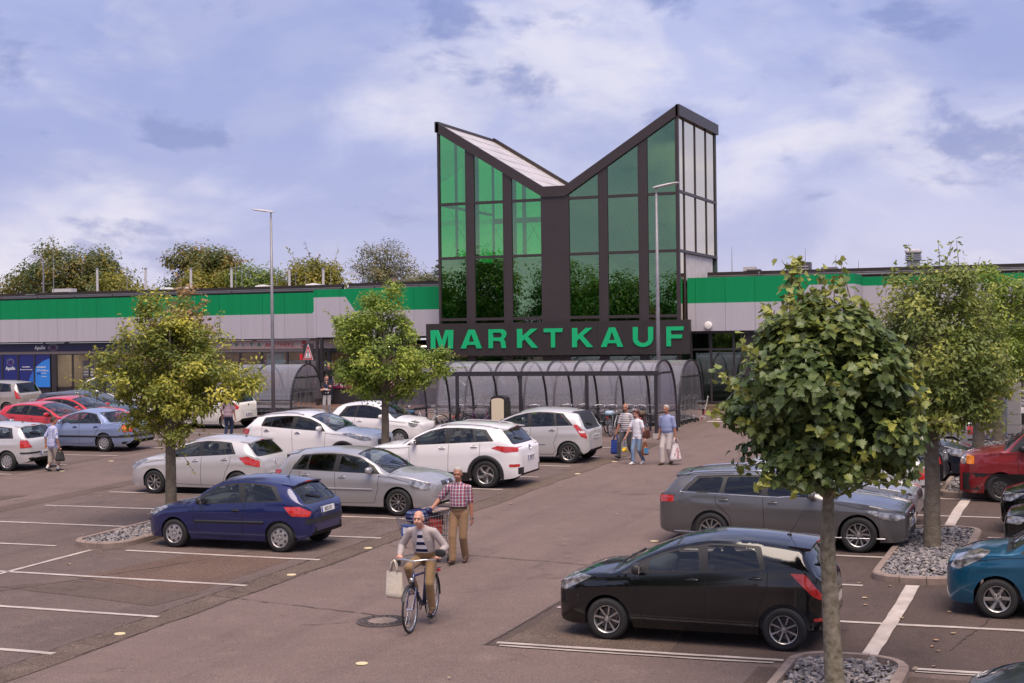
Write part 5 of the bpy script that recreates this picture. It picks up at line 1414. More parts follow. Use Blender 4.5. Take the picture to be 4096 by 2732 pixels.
    def ribbon(nm, pts, wd, m_, off=.0025, both=True, thick=0):
        P = []
        for p, q in zip(pts, pts[1:]):
            n_ = max(1, int(math.hypot(q[0] - p[0], q[1] - p[1]) / .07))
            P += [(p[0] + (q[0] - p[0]) * i / n_, p[1] + (q[1] - p[1]) * i / n_) for i in range(n_)]
        P.append(pts[-1])
        for sg_ in (1, -1):
            vs_ = []
            for i, p in enumerate(P):
                a, b = P[max(i - 1, 0)], P[min(i + 1, len(P) - 1)]
                d = Vector((b[0] - a[0], b[1] - a[1])).normalized(); nn = Vector((-d.y, d.x)) * wd / 2
                vs_ += [surf(p[0] + nn.x, p[1] + nn.y, sg_, off - thick), surf(p[0] + nn.x * .8, p[1] + nn.y * .8, sg_, off), surf(p[0] - nn.x * .8, p[1] - nn.y * .8, sg_, off), surf(p[0] - nn.x, p[1] - nn.y, sg_, off - thick)]
            fs_ = [(i * 4 + j, i * 4 + j + 1, i * 4 + 5 + j, i * 4 + 4 + j) if sg_ < 0 else (i * 4 + j + 1, i * 4 + j, i * 4 + 4 + j, i * 4 + 5 + j) for i in range(len(P) - 1) for j in range(3)]
            MB().add(vs_, fs_).build(nm, m_, t, smooth=True)
    for pts in S.get('seams', []): ribbon('door_gap', pts, .009, SEAM)
    for pts, wd, m_ in S.get('strips', []): ribbon('side_strip', pts, wd, m_, .014, thick=.012)
    def hitp(ang, z):
        d = Vector((math.cos(ang), math.sin(ang), 0)); cxx = (L / 2 - W2) * (1 if abs(math.cos(ang)) > .0 else 0)
        o_ = Vector((X0 - L / 2 + (L / 2 - W2) * math.copysign(1, math.cos(ang)), 0, z)); h = bvh.ray_cast(o_ + d * 4, -d)
        return (h[0], d) if h[0] is not None else (None, d)
    def wrap(nm, a0, a1, z0, z1, m_, off=.01):
        vs_ = []; N = 18
        for i in range(N + 1):
            a = R_(a0 + (a1 - a0) * i / N)
            for z in (z0, z1):
                h, d = hitp(a, z)
                if h is None: h = Vector((X0 - L / 2, 0, z)) + d * 1.0
                vs_.append(h + d * off)
            b = vs_[-2] - d * off * 1.5; 
        fs_ = [(2 * i, 2 * i + 2, 2 * i + 3, 2 * i + 1) for i in range(N)]
        MB().add(vs_, fs_).build(nm, m_, t, smooth=True)
    if S.get('chrome'):
        for sg_ in (1, -1):
            pts = []
            for (s_, z_) in frame:
                h = bvh.ray_cast(Vector((X0 - s_, 3 * sg_, z_)), Vector((0, -sg_, 0)))[0]
                if h is not None: pts.append(h)
            if len(pts) > 4: MB().tube(pts, .009, 6, closed=True).build('chrome_trim', CHROME, t)
    for (a0, a1, z0, z1, m_) in S.get('wraps', []): wrap('bumper_strip', a0, a1, z0, z1, m_)
    for (s, z) in S.get('handles', []):
        for sg_ in (1, -1):
            p = Vector(surf(s, z, sg_, .012)); MB().sq(p, (.19, .035, .032), .5, 12, 6).build('door_handle', S.get('hm', col), t, smooth=True)
            MB().sq(p - Vector((0, .012 * sg_, .0)), (.12, .012, .06), .8, 12, 6).build('handle_recess', SEAM, t, smooth=True)
    if S.get('clad'):
        for c in xw:
            for sg_ in (1, -1):
                vs_ = []; N = 24
                for i in range(N + 1):
                    a = PI * (i / N) * 1.16 - .25
                    for rr_, of in ((RA - .01, .004), (RA + .012, .016), (RA + S['clad'], .016), (RA + S['clad'] + .008, .002)):
                        s_, z_ = c - rr_ * math.cos(a), R + rr_ * math.sin(a); z_ = max(z_, .2)
                        vs_.append(surf(min(max(s_, .03), L - .03), z_, sg_, of))
                fs_ = [(i * 4 + j, i * 4 + j + 1, i * 4 + 5 + j, i * 4 + 4 + j) for i in range(N) for j in range(3)]
                MB().add(vs_, fs_).build('arch_trim', BLK, t, smooth=True)
        ribbon('sill_trim', [(fo + RA + .05, .30), (fo + wb - RA - .05, .30)], .22, BLK, .012)
    # mirrors, wipers, aerial
    ms_ = cs + S.get('mir', .42); mzv = zb_(ms_) + .09
    for sg_ in (1, -1):
        yy = yside(ms_, zb_(ms_)) + .10
        o = MB().sq((X0 - ms_, sg_ * yy, mzv), (.13, .22, .15), .65, 14, 8).build('mirror', S.get('mm', col), t, smooth=True)
        MB().box((X0 - ms_ - .052, sg_ * yy, mzv), (.02, .17, .10)).build('mirror_glass', CHROME, o)
        MB().bar((X0 - ms_, sg_ * (yy - .17), mzv - .07), (X0 - ms_, sg_ * (yy - .05), mzv - .03), .06, .05).build('mirror_arm', BLK, o)
    for yo in (-.05, .5):
        p = Vector((X0 - cs - .04, yo * .9 - .1, 0)); h = bvh.ray_cast(Vector((p.x, p.y, 3)), Vector((0, 0, -1)))[0]; h2 = bvh.ray_cast(Vector((p.x - .22, p.y - .45, 3)), Vector((0, 0, -1)))[0]
        if h and h2: MB().bar(h + Vector((0, 0, .02)), h2 + Vector((0, 0, .02)), .02, .018).build('wiper', BLK, t)
    if S.get('aerial') is not None:
        sa = S['aerial']; h = bvh.ray_cast(Vector((X0 - sa, 0, 3)), Vector((0, 0, -1)))[0]
        MB().tube([h, h + Vector((-.18, 0, .30))], [.006, .003], 6).build('aerial', BLK, t); MB().sq(h, (.07, .04, .04), .6, 10, 6).build('aerial_foot', BLK, t)
    if S.get('rw_wiper', True):
        zc_ = z0_ + .05; h = bvh.ray_cast(Vector((-6, 0, zc_)), Vector((1, 0, 0)))[0]; h2 = bvh.ray_cast(Vector((-6, .38, zc_ + .09)), Vector((1, 0, 0)))[0]
        if h and h2: MB().bar(h + Vector((-.02, 0, 0)), h2 + Vector((-.02, 0, 0)), .02, .025).build('wiper', BLK, t)
    if S.get('rails'):
        for sg_ in (1, -1):
            pts = []
            for i in range(9):
                s = fs + .25 + (rs - fs - .3) * i / 8
                pts.append((X0 - s, sg_ * (wr(s) * W2 - .03), zrl(s) + (.05 if 0 < i < 8 else .02)))
            MB().tube(pts, .018, 8).build('roof_rail', S['rails'], t, smooth=True)
    if S.get('spoiler'):
        y_s = wr(rs) * W2
        mb = MB(); sp_ = S['spoiler']; vs_ = []
        for yy in (-1, -.6, 0, .6, 1):
            cx_ = 1 - .10 * yy * yy
            vs_ += [(X0 - rs + .16, yy * y_s * .98, rz + .03 - .05 * yy * yy), (X0 - rs - sp_ * cx_, yy * y_s * .95, rz - .005 - .05 * yy * yy), (X0 - rs - sp_ * cx_, yy * y_s * .95, rz - .035 - .05 * yy * yy), (X0 - rs + .05, yy * y_s * .95, rz - .07 - .05 * yy * yy)]
        mb.add(vs_, [(i * 4 + j, i * 4 + (j + 1) % 4, i * 4 + 4 + (j + 1) % 4, i * 4 + 4 + j) for i in range(4) for j in range(4)] + [(0, 1, 2, 3), (19, 18, 17, 16)])
        mb.build('roof_spoiler', S.get('spm', col), t, smooth=35); MB().box((X0 - rs - sp_ - .002, 0, rz - .02), (.012, .22, .022)).build('brake_lamp', REDL, t)
    # wheels
    rr_ = S.get('rim', R * .66); sty = S.get('style', ('cover', 7, 'c'))
    tm, rmh = tyre_mesh(R, rr_), rim_mesh(sty, rr_)
    for c in xw:
        for sg_ in (1, -1):
            o = link('wheel', tm, t, (X0 - c, sg_ * (W2 - .115), R), (0, 0, 0 if sg_ > 0 else PI)); link('rim', rmh, o, (0, .012, 0), (0, rnd.uniform(0, 6), 0))
    # cabin
    fz_ = .34; s1 = cs + S.get('s1', 1.0); s2 = min(s1 + S.get('s2', .80), rs - .72)
    mb = MB(); mb.b2(X0 - bs_ + .1, X0 - cs - .1, -W2 + .14, W2 - .14, .26, .32)
    for sg_ in (1, -1): mb.b2(X0 - bs_ + .1, X0 - cs - .1, sg_ * (W2 - .12) - .03, sg_ * (W2 - .12) + .03, .3, min(b1, b2) - .02)
    mb.build('cabin_floor', DASH, t)
    MB().sq((X0 - cs - .34, 0, cz - .13), (.62, W - .36, .30), .4, 16, 8).build('dashboard', DASH, t, smooth=True)
    for yy in (-.36, .36): link('seat', seat_mesh(), t, (X0 - s1, yy * W / 1.7, fz_))
    for yy in (-.36, .36): link('seat', seat_mesh(), t, (X0 - s2 - .12, yy * W / 1.7, fz_ + .03))
    q = Matrix.Rotation(R_(62), 3, 'Y')
    MB().tube([Vector((X0 - cs - .78, .36, cz - .06)) + q @ Vector((.18 * math.cos(a), .18 * math.sin(a), 0)) for a in [2 * PI * i / 16 for i in range(16)]], .016, 6, closed=True).build('steering_wheel', DASH, t, smooth=True)
    if S.get('boot') or True:
        MB().b2(X0 - bs_ + .05, X0 - rs + .12, -W2 + .25, W2 - .25, .9, min(b2, bz) - .02).build('parcel_shelf', DASH, t)
    # plates
    for i, pt in enumerate(plates):
        if not pt: continue
        z = S.get('pz', (.45, .75))[i]
        sx_ = 1 if i == 0 else -1
        h = bvh.ray_cast(Vector((6 * sx_, 0, z)), Vector((-sx_, 0, 0)))[0]
        hh = bvh.ray_cast(Vector((6 * sx_, 0, z + .06)), Vector((-sx_, 0, 0)))[0]; hl = bvh.ray_cast(Vector((6 * sx_, 0, z - .05)), Vector((-sx_, 0, 0)))[0]
        tilt = math.atan2((hl.x - hh.x) * sx_, .11) if hh and hl else 0
        mx_ = max(hh.x * sx_, hl.x * sx_, h.x * sx_)
        S.setdefault('_pl', {})[i] = ((mx_ * sx_ + .012 * sx_, 0, z), (0, -max(-.3, min(.5, tilt)) * .6, 0 if i == 0 else PI))
    for (nm, where, z, wd, ht, m_) in S.get('badge', []):
        sx_ = 1 if where == 'f' else -1
        h = bvh.ray_cast(Vector((6 * sx_, 0, z)), Vector((-sx_, 0, 0)))
        if h[0]:
            rot = h[1].to_track_quat('X', 'Z').to_euler()
            MB().lathe([(wd / 2, 0), (wd / 2, .012), (wd / 2 * .82, .016), (wd / 2 * .78, .008), (0, .008)], 18, axis='X').build(nm, m_, t, loc=h[0] + h[1] * .002, rot=rot)
    return t

def mk(L, W, wb, fo, R, zn, cowl, rf, rm, rr, rb, belt, dlo, win, doors, **k):
    S = dict(L=L, W=W, wb=wb, fo=fo, R=R, zn=zn, cowl=cowl, rf=rf, rm=rm, rr=rr, rb=rb, belt=belt, dlo=dlo, win=win)
    RA = R + .05; rw0 = fo + wb - RA
    b1, b2 = belt; d0, d1 = doors[0], doors[1]; d2 = doors[2] if len(doors) > 2 else None
    bl = lambda s: b1 + (b2 - b1) * min(1, max(0, (s - cowl[0]) / (rr[0] - cowl[0])))
    sm = [[(d0 - .02, bl(d0) - .02), (d0, .60), (d0 + .10, .29), (d1, .27)], [(d1 + .02, bl(d1) - .005), (d1, .60), (d1 - .01, .27)]]
    hd = [(d1 - .17, bl(d1) - .10)]
    if d2: sm.append([(d2, bl(d2) - .01), (d2 - .01, .86), (min(d2 - .12, rw0 + .02), .62), (rw0 - .04, .36), (rw0 - .12, .27), (d1, .27)]); hd.append((d2 - .17, bl(d2) - .10))
    sm.append([(cowl[0] * .55, zn + .0), (cowl[0] - .05, bl(cowl[0]) - .045), (d0 - .02, bl(d0) - .04)])
    S['seams'] = sm; S['handles'] = hd
    S.update(k); return S
def hl(zn, s1=.5, dz=.16, s0=.02): return [(s0, zn - .16 - dz * .2), (s0 + .12, zn - .10 - dz * .55), (s1 * .75, zn - .02), (s1, zn + .045), (s1 * .8, zn + .06), (s0 + .1, zn - .0)]
GR = lambda w_, z0, z1, m_=BLK, f=1.0: ([(-w_ * f, z0), (w_ * f, z0), (w_, z1), (-w_, z1)], 'f', m_, 'grille')
YARIS = mk(3.885, 1.695, 2.51, .80, .30, .83, (.86, 1.03), (1.78, 1.42), (2.35, 1.51), (3.50, 1.425), (3.80, .98), (.93, 1.10), (1.00, 1.25, 3.08, 2.98), [(1.42, 1.42, 2.16, 2.10), (2.28, 2.24, 3.00, 2.90)], (1.24, 2.22, 3.10),
    lamps=[([(.04, .70), (.14, .665), (.36, .78), (.60, .90), (.42, .91), (.14, .86)], .36, CLR, 'headlight'), ([(3.40, 1.065), (3.60, 1.055), (3.84, .74), (3.80, .70), (3.70, .76)], .42, REDL, 'tail_light'), ([(3.70, .42), (3.88, .42), (3.88, .47), (3.70, .46)], .45, REDL, 'reflector')],
    front=[GR(.36, .30, .50), GR(.30, .62, .67)], style=('spoke', 8, 'a', .022, 0), spoiler=.16, aerial=3.25, clad=0, pz=(.45, .78), badge=[('badge', 'f', .72, .13, .09, CHROME)], glass=glass('light car glass', (.70, .76, .74), refl=.02), fglass=glass('light car glass', (.70, .76, .74), refl=.02), rglass=TGLASS, mm=BLK)
P206 = mk(3.835, 1.652, 2.442, .75, .29, .76, (1.02, .95), (1.72, 1.37), (2.3, 1.43), (3.28, 1.34), (3.72, .93), (.87, .98), (1.22, 1.36, 3.26, 3.02), [(1.45, 1.45, 2.30, 2.20), (2.42, 2.34, 3.16, 2.92)], (1.22, 2.37),
    lamps=[([(.04, .66), (.25, .66), (.62, .82), (.5, .85), (.15, .76)], .34, CLR, 'headlight'), ([(3.28, .90), (3.62, .90), (3.80, .80), (3.78, .70), (3.45, .72)], .46, REDL, 'tail_light')],
    front=[GR(.34, .27, .42), ([(-.55, .36), (.55, .36), (.55, .48), (-.55, .48)], 'b', BLK, 'rear_valance')], style=('cover', 7, 'c'), spoiler=.12, aerial=2.95, pz=(.42, .79), strips=[([(1.25, .56), (2.85, .58)], .055, BLK)], wraps=[(135, 225, .56, .66, BLK), (-38, 38, .50, .58, BLK)],
    handles=[(2.20, .80)], hm=BLK, mm=BLK, glass=glass('light car glass', (.70, .76, .74), refl=.02), fglass=glass('light car glass', (.70, .76, .74), refl=.02))
GOLF5 = mk(4.204, 1.76, 2.578, .86, .315, .78, (1.12, 1.02), (1.95, 1.43), (2.5, 1.485), (3.72, 1.40), (4.08, 1.0), (.93, 1.0), (1.30, 1.5, 3.62, 3.40), [(1.62, 1.62, 2.38, 2.33), (2.52, 2.47, 3.18, 3.15), (3.22, 3.19, 3.52, 3.32)], (1.36, 2.45, 3.40),
    lamps=[([(.05, .66), (.20, .60), (.50, .66), (.66, .80), (.50, .84), (.16, .77)], .38, CLR, 'headlight'), ([(3.88, 1.0), (4.06, 1.0), (4.18, .80), (4.0, .78)], .45, REDL, 'tail_light')],
    front=[GR(.30, .66, .76, ALLOYD), GR(.52, .30, .44, BLK)], style=('spoke', 10, 'a', .016, .0), spoiler=.10, pz=(.50, .66), strips=[([(1.50, .60), (3.25, .60)], .04, HUBC)], badge=[('badge', 'f', .72, .13, .1, CHROME)], wraps=[(-40, 40, .45, .50, HUBC)])
CORSA = mk(4.02, 1.736, 2.51, .86, .31, .80, (1.02, 1.03), (1.90, 1.42), (2.4, 1.485), (3.50, 1.40), (3.90, 1.0), (.92, 1.06), (1.15, 1.4, 3.34, 3.12), [(1.50, 1.50, 2.24, 2.19), (2.36, 2.31, 3.0, 2.95), (3.04, 2.99, 3.24, 3.06)], (1.30, 2.30, 3.18),
    lamps=[([(.05, .68), (.18, .64), (.42, .76), (.66, .90), (.48, .91), (.16, .82)], .40, CLR, 'headlight'), ([(3.42, .98), (3.66, 1.02), (3.95, .90), (3.96, .74), (3.62, .82)], .40, REDL, 'tail_light')],
    front=[GR(.38, .36, .56, BLK)], style=('spoke', 8, 'a', .028, .25), spoiler=.13, aerial=3.15, pz=(.45, .52), badge=[('badge', 'b', .83, .12, .12, CHROME)])
TUCSON = mk(4.475, 1.85, 2.67, .89, .36, .98, (1.15, 1.17), (1.98, 1.57), (2.5, 1.645), (3.88, 1.57), (4.30, 1.12), (1.05, 1.20), (1.32, 1.55, 3.80, 3.52), [(1.66, 1.66, 2.44, 2.38), (2.58, 2.52, 3.24, 3.16), (3.32, 3.24, 3.66, 3.40)], (1.42, 2.52, 3.42), up=.035,
    lamps=[([(.05, .86), (.4, .86), (.72, 1.0), (.5, 1.01), (.15, .96)], .45, CLR, 'headlight'), ([(3.72, 1.04), (3.90, 1.10), (4.40, 1.06), (4.42, .95), (4.10, .93)], .36, REDL, 'tail_light'), ([(4.2, .56), (4.44, .56), (4.44, .63), (4.2, .63)], .52, REDL, 'reflector')],
    front=[GR(.42, .60, .88, ALLOYD), ([(-.75, .36), (.75, .36), (.75, .54), (-.75, .54)], 'b', BLK, 'rear_valance'), ([(-.5, .40), (.5, .40), (.55, .47), (-.55, .47)], 'b', ALLOY, 'skid_plate')], style=('spoke', 5, 'a', .055, .5), spoiler=.22, clad=.085, pz=(.60, .76), zr=.38, rails=HUBC, badge=[('badge', 'b', 1.0, .13, .1, CHROME)])
SPORT = mk(4.44, 1.855, 2.64, .90, .355, .96, (1.22, 1.16), (2.05, 1.56), (2.6, 1.635), (3.85, 1.55), (4.30, 1.16), (1.06, 1.22), (1.48, 1.68, 3.66, 3.60), [(1.78, 1.78, 2.50, 2.45), (2.64, 2.60, 3.30, 3.29), (3.33, 3.32, 3.58, 3.52)], (1.50, 2.58, 3.62), glass=TGLASS, wch=.02,
    lamps=[([(.05, .84), (.25, .82), (.55, .90), (.95, 1.04), (.7, 1.05), (.16, .94)], .40, CLR, 'headlight'), ([(4.05, 1.14), (4.30, 1.16), (4.42, 1.06), (4.30, .98), (4.1, .98)], .45, REDL, 'tail_light')],
    front=[GR(.42, .68, .84, ALLOYD), GR(.55, .36, .52, BLK)], style=('spoke', 5, 'a', .05, 0), clad=.07, rails=HUBC, pz=(.55, .8), hm=CHROME)
ACLASS = mk(3.885, 1.764, 2.568, .74, .315, .90, (.78, 1.12), (1.72, 1.52), (2.3, 1.595), (3.52, 1.50), (3.78, 1.02), (1.00, 1.10), (.92, 1.2, 3.46, 3.10), [(1.22, 1.22, 2.06, 2.0), (2.18, 2.13, 2.88, 2.80), (2.96, 2.88, 3.34, 3.0)], (1.10, 2.12, 2.98),
    lamps=[([(.05, .74), (.2, .72), (.56, .92), (.4, .93), (.12, .88)], .40, CLR, 'headlight'), ([(3.44, 1.14), (3.56, 1.14), (3.80, .90), (3.84, .72), (3.68, .80)], .46, REDL, 'tail_light'), ([(3.60, .97), (3.76, .95), (3.79, .89), (3.65, .90)], .46, WHL, 'turn_lens')],
    front=[GR(.34, .66, .84, BLK), ([(-.62, .98), (.62, .98), (.55, 1.5), (-.55, 1.5)], 'b', BLK, 'tailgate_trim')], style=('spoke', 9, 'a', .024, 0), aerial=3.35, pz=(.5, .76), badge=[('badge', 'b', .95, .09, .09, CHROME)], rwin=(.52, .47, 1.03, 1.42), hm=HUBC, strips=[([(1.1, .58), (2.6, .58)], .03, HUBC)])
PASSAT = mk(4.767, 1.832, 2.79, .88, .335, .80, (1.30, 1.00), (2.12, 1.42), (2.75, 1.475), (4.32, 1.40), (4.66, 1.03), (.95, 1.04), (1.42, 1.6, 4.28, 4.02), [(1.74, 1.74, 2.58, 2.53), (2.70, 2.65, 3.42, 3.36), (3.50, 3.44, 4.16, 3.92)], (1.48, 2.64, 3.58), glass=TGLASS, fglass=TGLASS, chrome=True, wch=.05,
    lamps=[([(.04, .66), (.2, .60), (.5, .66), (.78, .80), (.6, .79), (.14, .72)], .42, CLR, 'headlight'), ([(4.40, .98), (4.70, .98), (4.75, .84), (4.40, .86)], .45, REDL, 'tail_light')],
    front=[GR(.46, .60, .70, CHROME), GR(.44, .615, .685, BLK), GR(.55, .28, .42, BLK)], style=('spoke', 10, 'a', .026, .2), rails=CHROME, pz=(.50, .62), strips=[([(.40, .27), (4.40, .29)], .022, CHROME)], spoiler=.10, badge=[('badge', 'f', .64, .13, .12, CHROME)], wraps=[(-42, 42, .25, .275, CHROME), (140, 220, .30, .325, CHROME)], hm=None)
PASSAT.pop('hm')
MERC = mk(4.487, 1.72, 2.69, .79, .31, .78, (1.35, .97), (2.05, 1.36), (2.5, 1.425), (3.15, 1.36), (3.72, .98), (.92, .95), (1.48, 1.62, 3.42, 3.08), [(1.74, 1.74, 2.42, 2.37), (2.54, 2.50, 3.02, 3.0), (3.05, 3.02, 3.30, 3.05)], (1.50, 2.48, 3.34), boot=True, tz=.97, chrome=True, wch=.03,
    lamps=[([(.04, .62), (.30, .62), (.42, .75), (.1, .76)], .44, CLR, 'headlight'), ([(4.16, .90), (4.22, .68), (4.47, .68), (4.47, .90), (4.38, .93)], .40, REDL, 'tail_light'), ([(4.17, .86), (4.2, .78), (4.47, .78), (4.47, .86)], .62, ORL, 'turn_lens')],
    front=[GR(.24, .62, .78, CHROME)], style=('cover', 10, 'c'), strips=[([(.45, .53), (4.10, .53)], .06, BLK)], wraps=[(120, 240, .50, .58, BLK), (125, 235, .28, .36, BLK)], pz=(.45, .72), hm=BLK, rw_wiper=False)
GOLF4 = mk(4.149, 1.735, 2.51, .87, .30, .77, (1.16, 1.0), (1.9, 1.39), (2.5, 1.445), (3.66, 1.37), (4.02, .98), (.93, .98), (1.30, 1.46, 3.62, 3.45), [(1.58, 1.58, 2.36, 2.31), (2.50, 2.45, 3.50, 3.36)], (1.34, 2.42),
    lamps=[([(.05, .62), (.3, .62), (.5, .78), (.15, .75)], .40, CLR, 'headlight'), ([(3.84, .94), (4.05, .94), (4.14, .72), (3.86, .70)], .42, REDL, 'tail_light')],
    front=[([(-.7, .34), (.7, .34), (.7, .42), (-.7, .42)], 'b', BLK, 'rear_valance')], style=('cover', 9, 'c'), aerial=3.3, wraps=[(125, 168, .53, .58, BLK), (192, 235, .53, .58, BLK)], pz=(.45, .52), spoiler=.05)
SSTAR = mk(3.71, 1.665, 2.45, .68, .28, .82, (.90, 1.0), (1.72, 1.42), (2.2, 1.505), (3.30, 1.42), (3.60, 1.02), (.92, 1.04), (1.08, 1.3, 3.05, 2.95), [(1.40, 1.40, 2.12, 2.07), (2.24, 2.2, 2.94, 2.85)], (1.2, 2.18, 3.0),
    lamps=[([(.05, .68), (.2, .66), (.5, .84), (.12, .82)], .40, CLR, 'headlight'), ([(3.30, 1.0), (3.50, 1.02), (3.66, .86), (3.62, .76), (3.40, .84)], .40, REDL, 'tail_light')],
    front=[GR(.3, .3, .45)], style=('cover', 8, 'c'), spoiler=.16, pz=(.45, .55), badge=[('badge', 'b', .92, .07, .07, BLK)], rglass=TGLASS, glass=TGLASS)
P207 = mk(4.03, 1.75, 2.54, .86, .305, .80, (.98, 1.03), (1.86, 1.41), (2.4, 1.472), (3.50, 1.38), (3.90, .98), (.93, 1.06), (1.12, 1.38, 3.35, 3.1), [(1.18, 1.4, 1.42, 1.42), (1.50, 1.50, 2.26, 2.2), (2.38, 2.33, 3.22, 3.0)], (1.32, 2.3, 3.15),
    lamps=[([(.05, .68), (.2, .64), (.5, .76), (.85, .92), (.6, .91), (.15, .82)], .40, CLR, 'headlight'), ([(3.66, .98), (3.9, .98), (4.0, .76), (3.7, .76)], .42, REDL, 'tail_light')],
    front=[GR(.4, .36, .5)], style=('cover', 7, 'c'), spoiler=.1, rw_wiper=False)
SCENIC = mk(4.26, 1.81, 2.685, .83, .315, .92, (.98, 1.12), (1.85, 1.54), (2.5, 1.62), (3.85, 1.54), (4.15, 1.05), (1.0, 1.12), (1.1, 1.35, 3.78, 3.6), [(1.45, 1.45, 2.28, 2.22), (2.40, 2.35, 3.12, 3.08), (3.2, 3.16, 3.66, 3.5)], (1.28, 2.34, 3.22),
    lamps=[([(.05, .76), (.25, .72), (.6, .92), (.14, .9)], .40, CLR, 'headlight'), ([(3.90, 1.16), (4.02, 1.14), (4.22, .80), (4.02, .80)], .50, REDL, 'tail_light')],
    front=[GR(.3, .4, .55)], style=('cover', 7, 'c'), aerial=3.5, pz=(.5, .66), badge=[('badge', 'b', .95, .08, .08, CHROME)], glass=TGLASS, rglass=TGLASS)
MICRA = mk(3.78, 1.665, 2.45, .74, .295, .84, (.88, 1.04), (1.72, 1.43), (2.2, 1.515), (3.35, 1.42), (3.66, 1.0), (.94, 1.04), (1.05, 1.3, 3.1, 2.95), [(1.42, 1.42, 2.15, 2.1), (2.27, 2.22, 3.0, 2.86)], (1.22, 2.2, 3.04), nose=.55,
    lamps=[([(.07, .72), (.2, .70), (.5, .86), (.66, .97), (.42, .96), (.16, .88)], .36, CLR, 'headlight'), ([(3.4, .98), (3.6, .98), (3.72, .76), (3.46, .78)], .42, REDL, 'tail_light')],
    front=[GR(.38, .30, .46), GR(.3, .64, .74, ALLOYD)], style=('spoke', 6, 'a', .045, .1), spoiler=.1, pz=(.5, .75))
AUDI = mk(4.547, 1.772, 2.65, .92, .315, .77, (1.30, .97), (2.1, 1.36), (2.6, 1.43), (3.35, 1.36), (3.95, 1.0), (.91, .95), (1.42, 1.58, 3.6, 3.3), [(1.72, 1.72, 2.45, 2.4), (2.57, 2.52, 3.1, 3.08), (3.14, 3.11, 3.45, 3.24)], (1.46, 2.51, 3.42), boot=True, tz=1.0, chrome=True,
    lamps=[([(.05, .62), (.3, .60), (.5, .62), (.56, .74), (.12, .75)], .42, CLR, 'headlight'), ([(4.15, .95), (4.5, .95), (4.52, .78), (4.2, .78)], .45, REDL, 'tail_light')],
    front=[GR(.34, .58, .74, ALLOYD), GR(.6, .26, .36, BLK)], style=('spoke', 6, 'a', .035, 0), rw_wiper=False, pz=(.45, .75))
F500 = mk(3.57, 1.66, 2.30, .72, .29, .80, (.92, 1.0), (1.52, 1.40), (2.1, 1.49), (3.05, 1.40), (3.45, .98), (.90, 1.0), (1.10, 1.28, 3.02, 2.76), [(1.42, 1.42, 2.32, 2.25), (2.40, 2.33, 2.90, 2.62)], (1.18, 2.36), nose=.52,
    lamps=[([(.10, .70), (.24, .66), (.38, .72), (.40, .82), (.28, .87), (.13, .82)], .42, CLR, 'headlight'), ([(3.35, .92), (3.5, .92), (3.54, .72), (3.38, .72)], .48, REDL, 'tail_light')],
    front=[GR(.4, .3, .4)], style=('cover', 7, 'c'), glass=TGLASS, fglass=TGLASS)
VAN = mk(4.79, 1.84, 2.92, .92, .325, 1.05, (.98, 1.24), (1.72, 1.84), (2.4, 1.94), (4.55, 1.90), (4.76, 1.15), (1.14, 1.16), (1.10, 1.4, 4.45, 4.40), [(1.28, 1.45, 2.15, 2.12), (2.35, 2.32, 3.3, 3.3), (3.45, 3.45, 4.35, 4.3)], (1.30, 2.24), rw=.80, rbw=.82, nose=.78, name='parked_van',
    lamps=[([(.04, .86), (.16, .86), (.16, 1.06), (.04, 1.04)], .50, CLR, 'headlight'), ([(.16, .86), (.34, .86), (.34, 1.05), (.16, 1.06)], .55, ORL, 'turn_lens'), ([(4.6, 1.1), (4.78, 1.1), (4.78, .7), (4.6, .7)], .7, REDL, 'tail_light')],
    front=[GR(.5, .88, 1.02)], wraps=[(-88, 88, .28, .66, BLK)], style=('cover', 10, 'd'), hood=[(.5, 1.14)], zf=.28, pz=(.47, .8), mm=BLK)
WVAN = VAN
LIGHTGL = MATS['light car glass']
# paints
pBLACK = paint('black', (.004, .004, .005), rough=.12); pNAVY = paint('dark blue', (.010, .015, .090), .25); pSILV = paint('silver', (.42, .405, .41), .45, .32); pSILW = paint('warm silver', (.58, .555, .545), .3, .32)
pWHITE = paint('white', (.80, .77, .77)); pCREAM = paint('cream white', (.74, .71, .64)); pGREY = paint('iron grey', (.135, .128, .128), .5); pRED = paint('bright red', (.50, .012, .018)); pVANR = paint('dark red', (.20, .012, .016), rough=.35)
pICE = paint('ice blue', (.27, .33, .50), .4); pBEIG = paint('beige silver', (.40, .355, .32), .4); pTEAL = paint('petrol blue', (.006, .085, .16), .35); pDARK = paint('charcoal', (.03, .03, .036), .3); pNVY2 = paint('night blue', (.012, .016, .03), .3)
for S in (YARIS, P206, GOLF5, CORSA, TUCSON, SPORT, ACLASS, PASSAT, MERC, GOLF4, SSTAR, P207, SCENIC, MICRA, AUDI, F500, VAN): S.setdefault('style', ('cover', 7, 'c'))
car('black five-door hatchback with alloy wheels in the right foreground', YARIS, pBLACK, -5.30, 20.80, PI, plates=(None, None))
car('dark blue three-door hatchback parked beside the left oak', P206, pNAVY, -16.21, 26.05, PI, plates=(None, 'BI:SI 331'))
car('silver five-door hatchback facing the lane, behind the dark blue one', GOLF5, pSILV, -16.10, 30.99, 0, plates=('BI:TU 24', None))
car('white sport utility car with black arch trim, tail towards the lane', TUCSON, pWHITE, -16.07, 35.97, PI, plates=(None, 'BI:AJ 49'))
car('silver compact tall car with wraparound rear window by the bicycle shelter', ACLASS, pSILW, -15.77, 41.6, PI, plates=(None, 'LIP:WS 432'))
car('light silver hatchback behind the left oak trunk', CORSA, pSILW, -21.70, 33.22, PI, plates=(None, 'BI:AG 332'))
car('white sport utility car with tinted windows and roof rails, facing right', SPORT, pWHITE, -21.9, 39.2, 0)
car('small rounded white car behind the middle oak trunk', F500, pWHITE, -22.9, 45.2, 0)
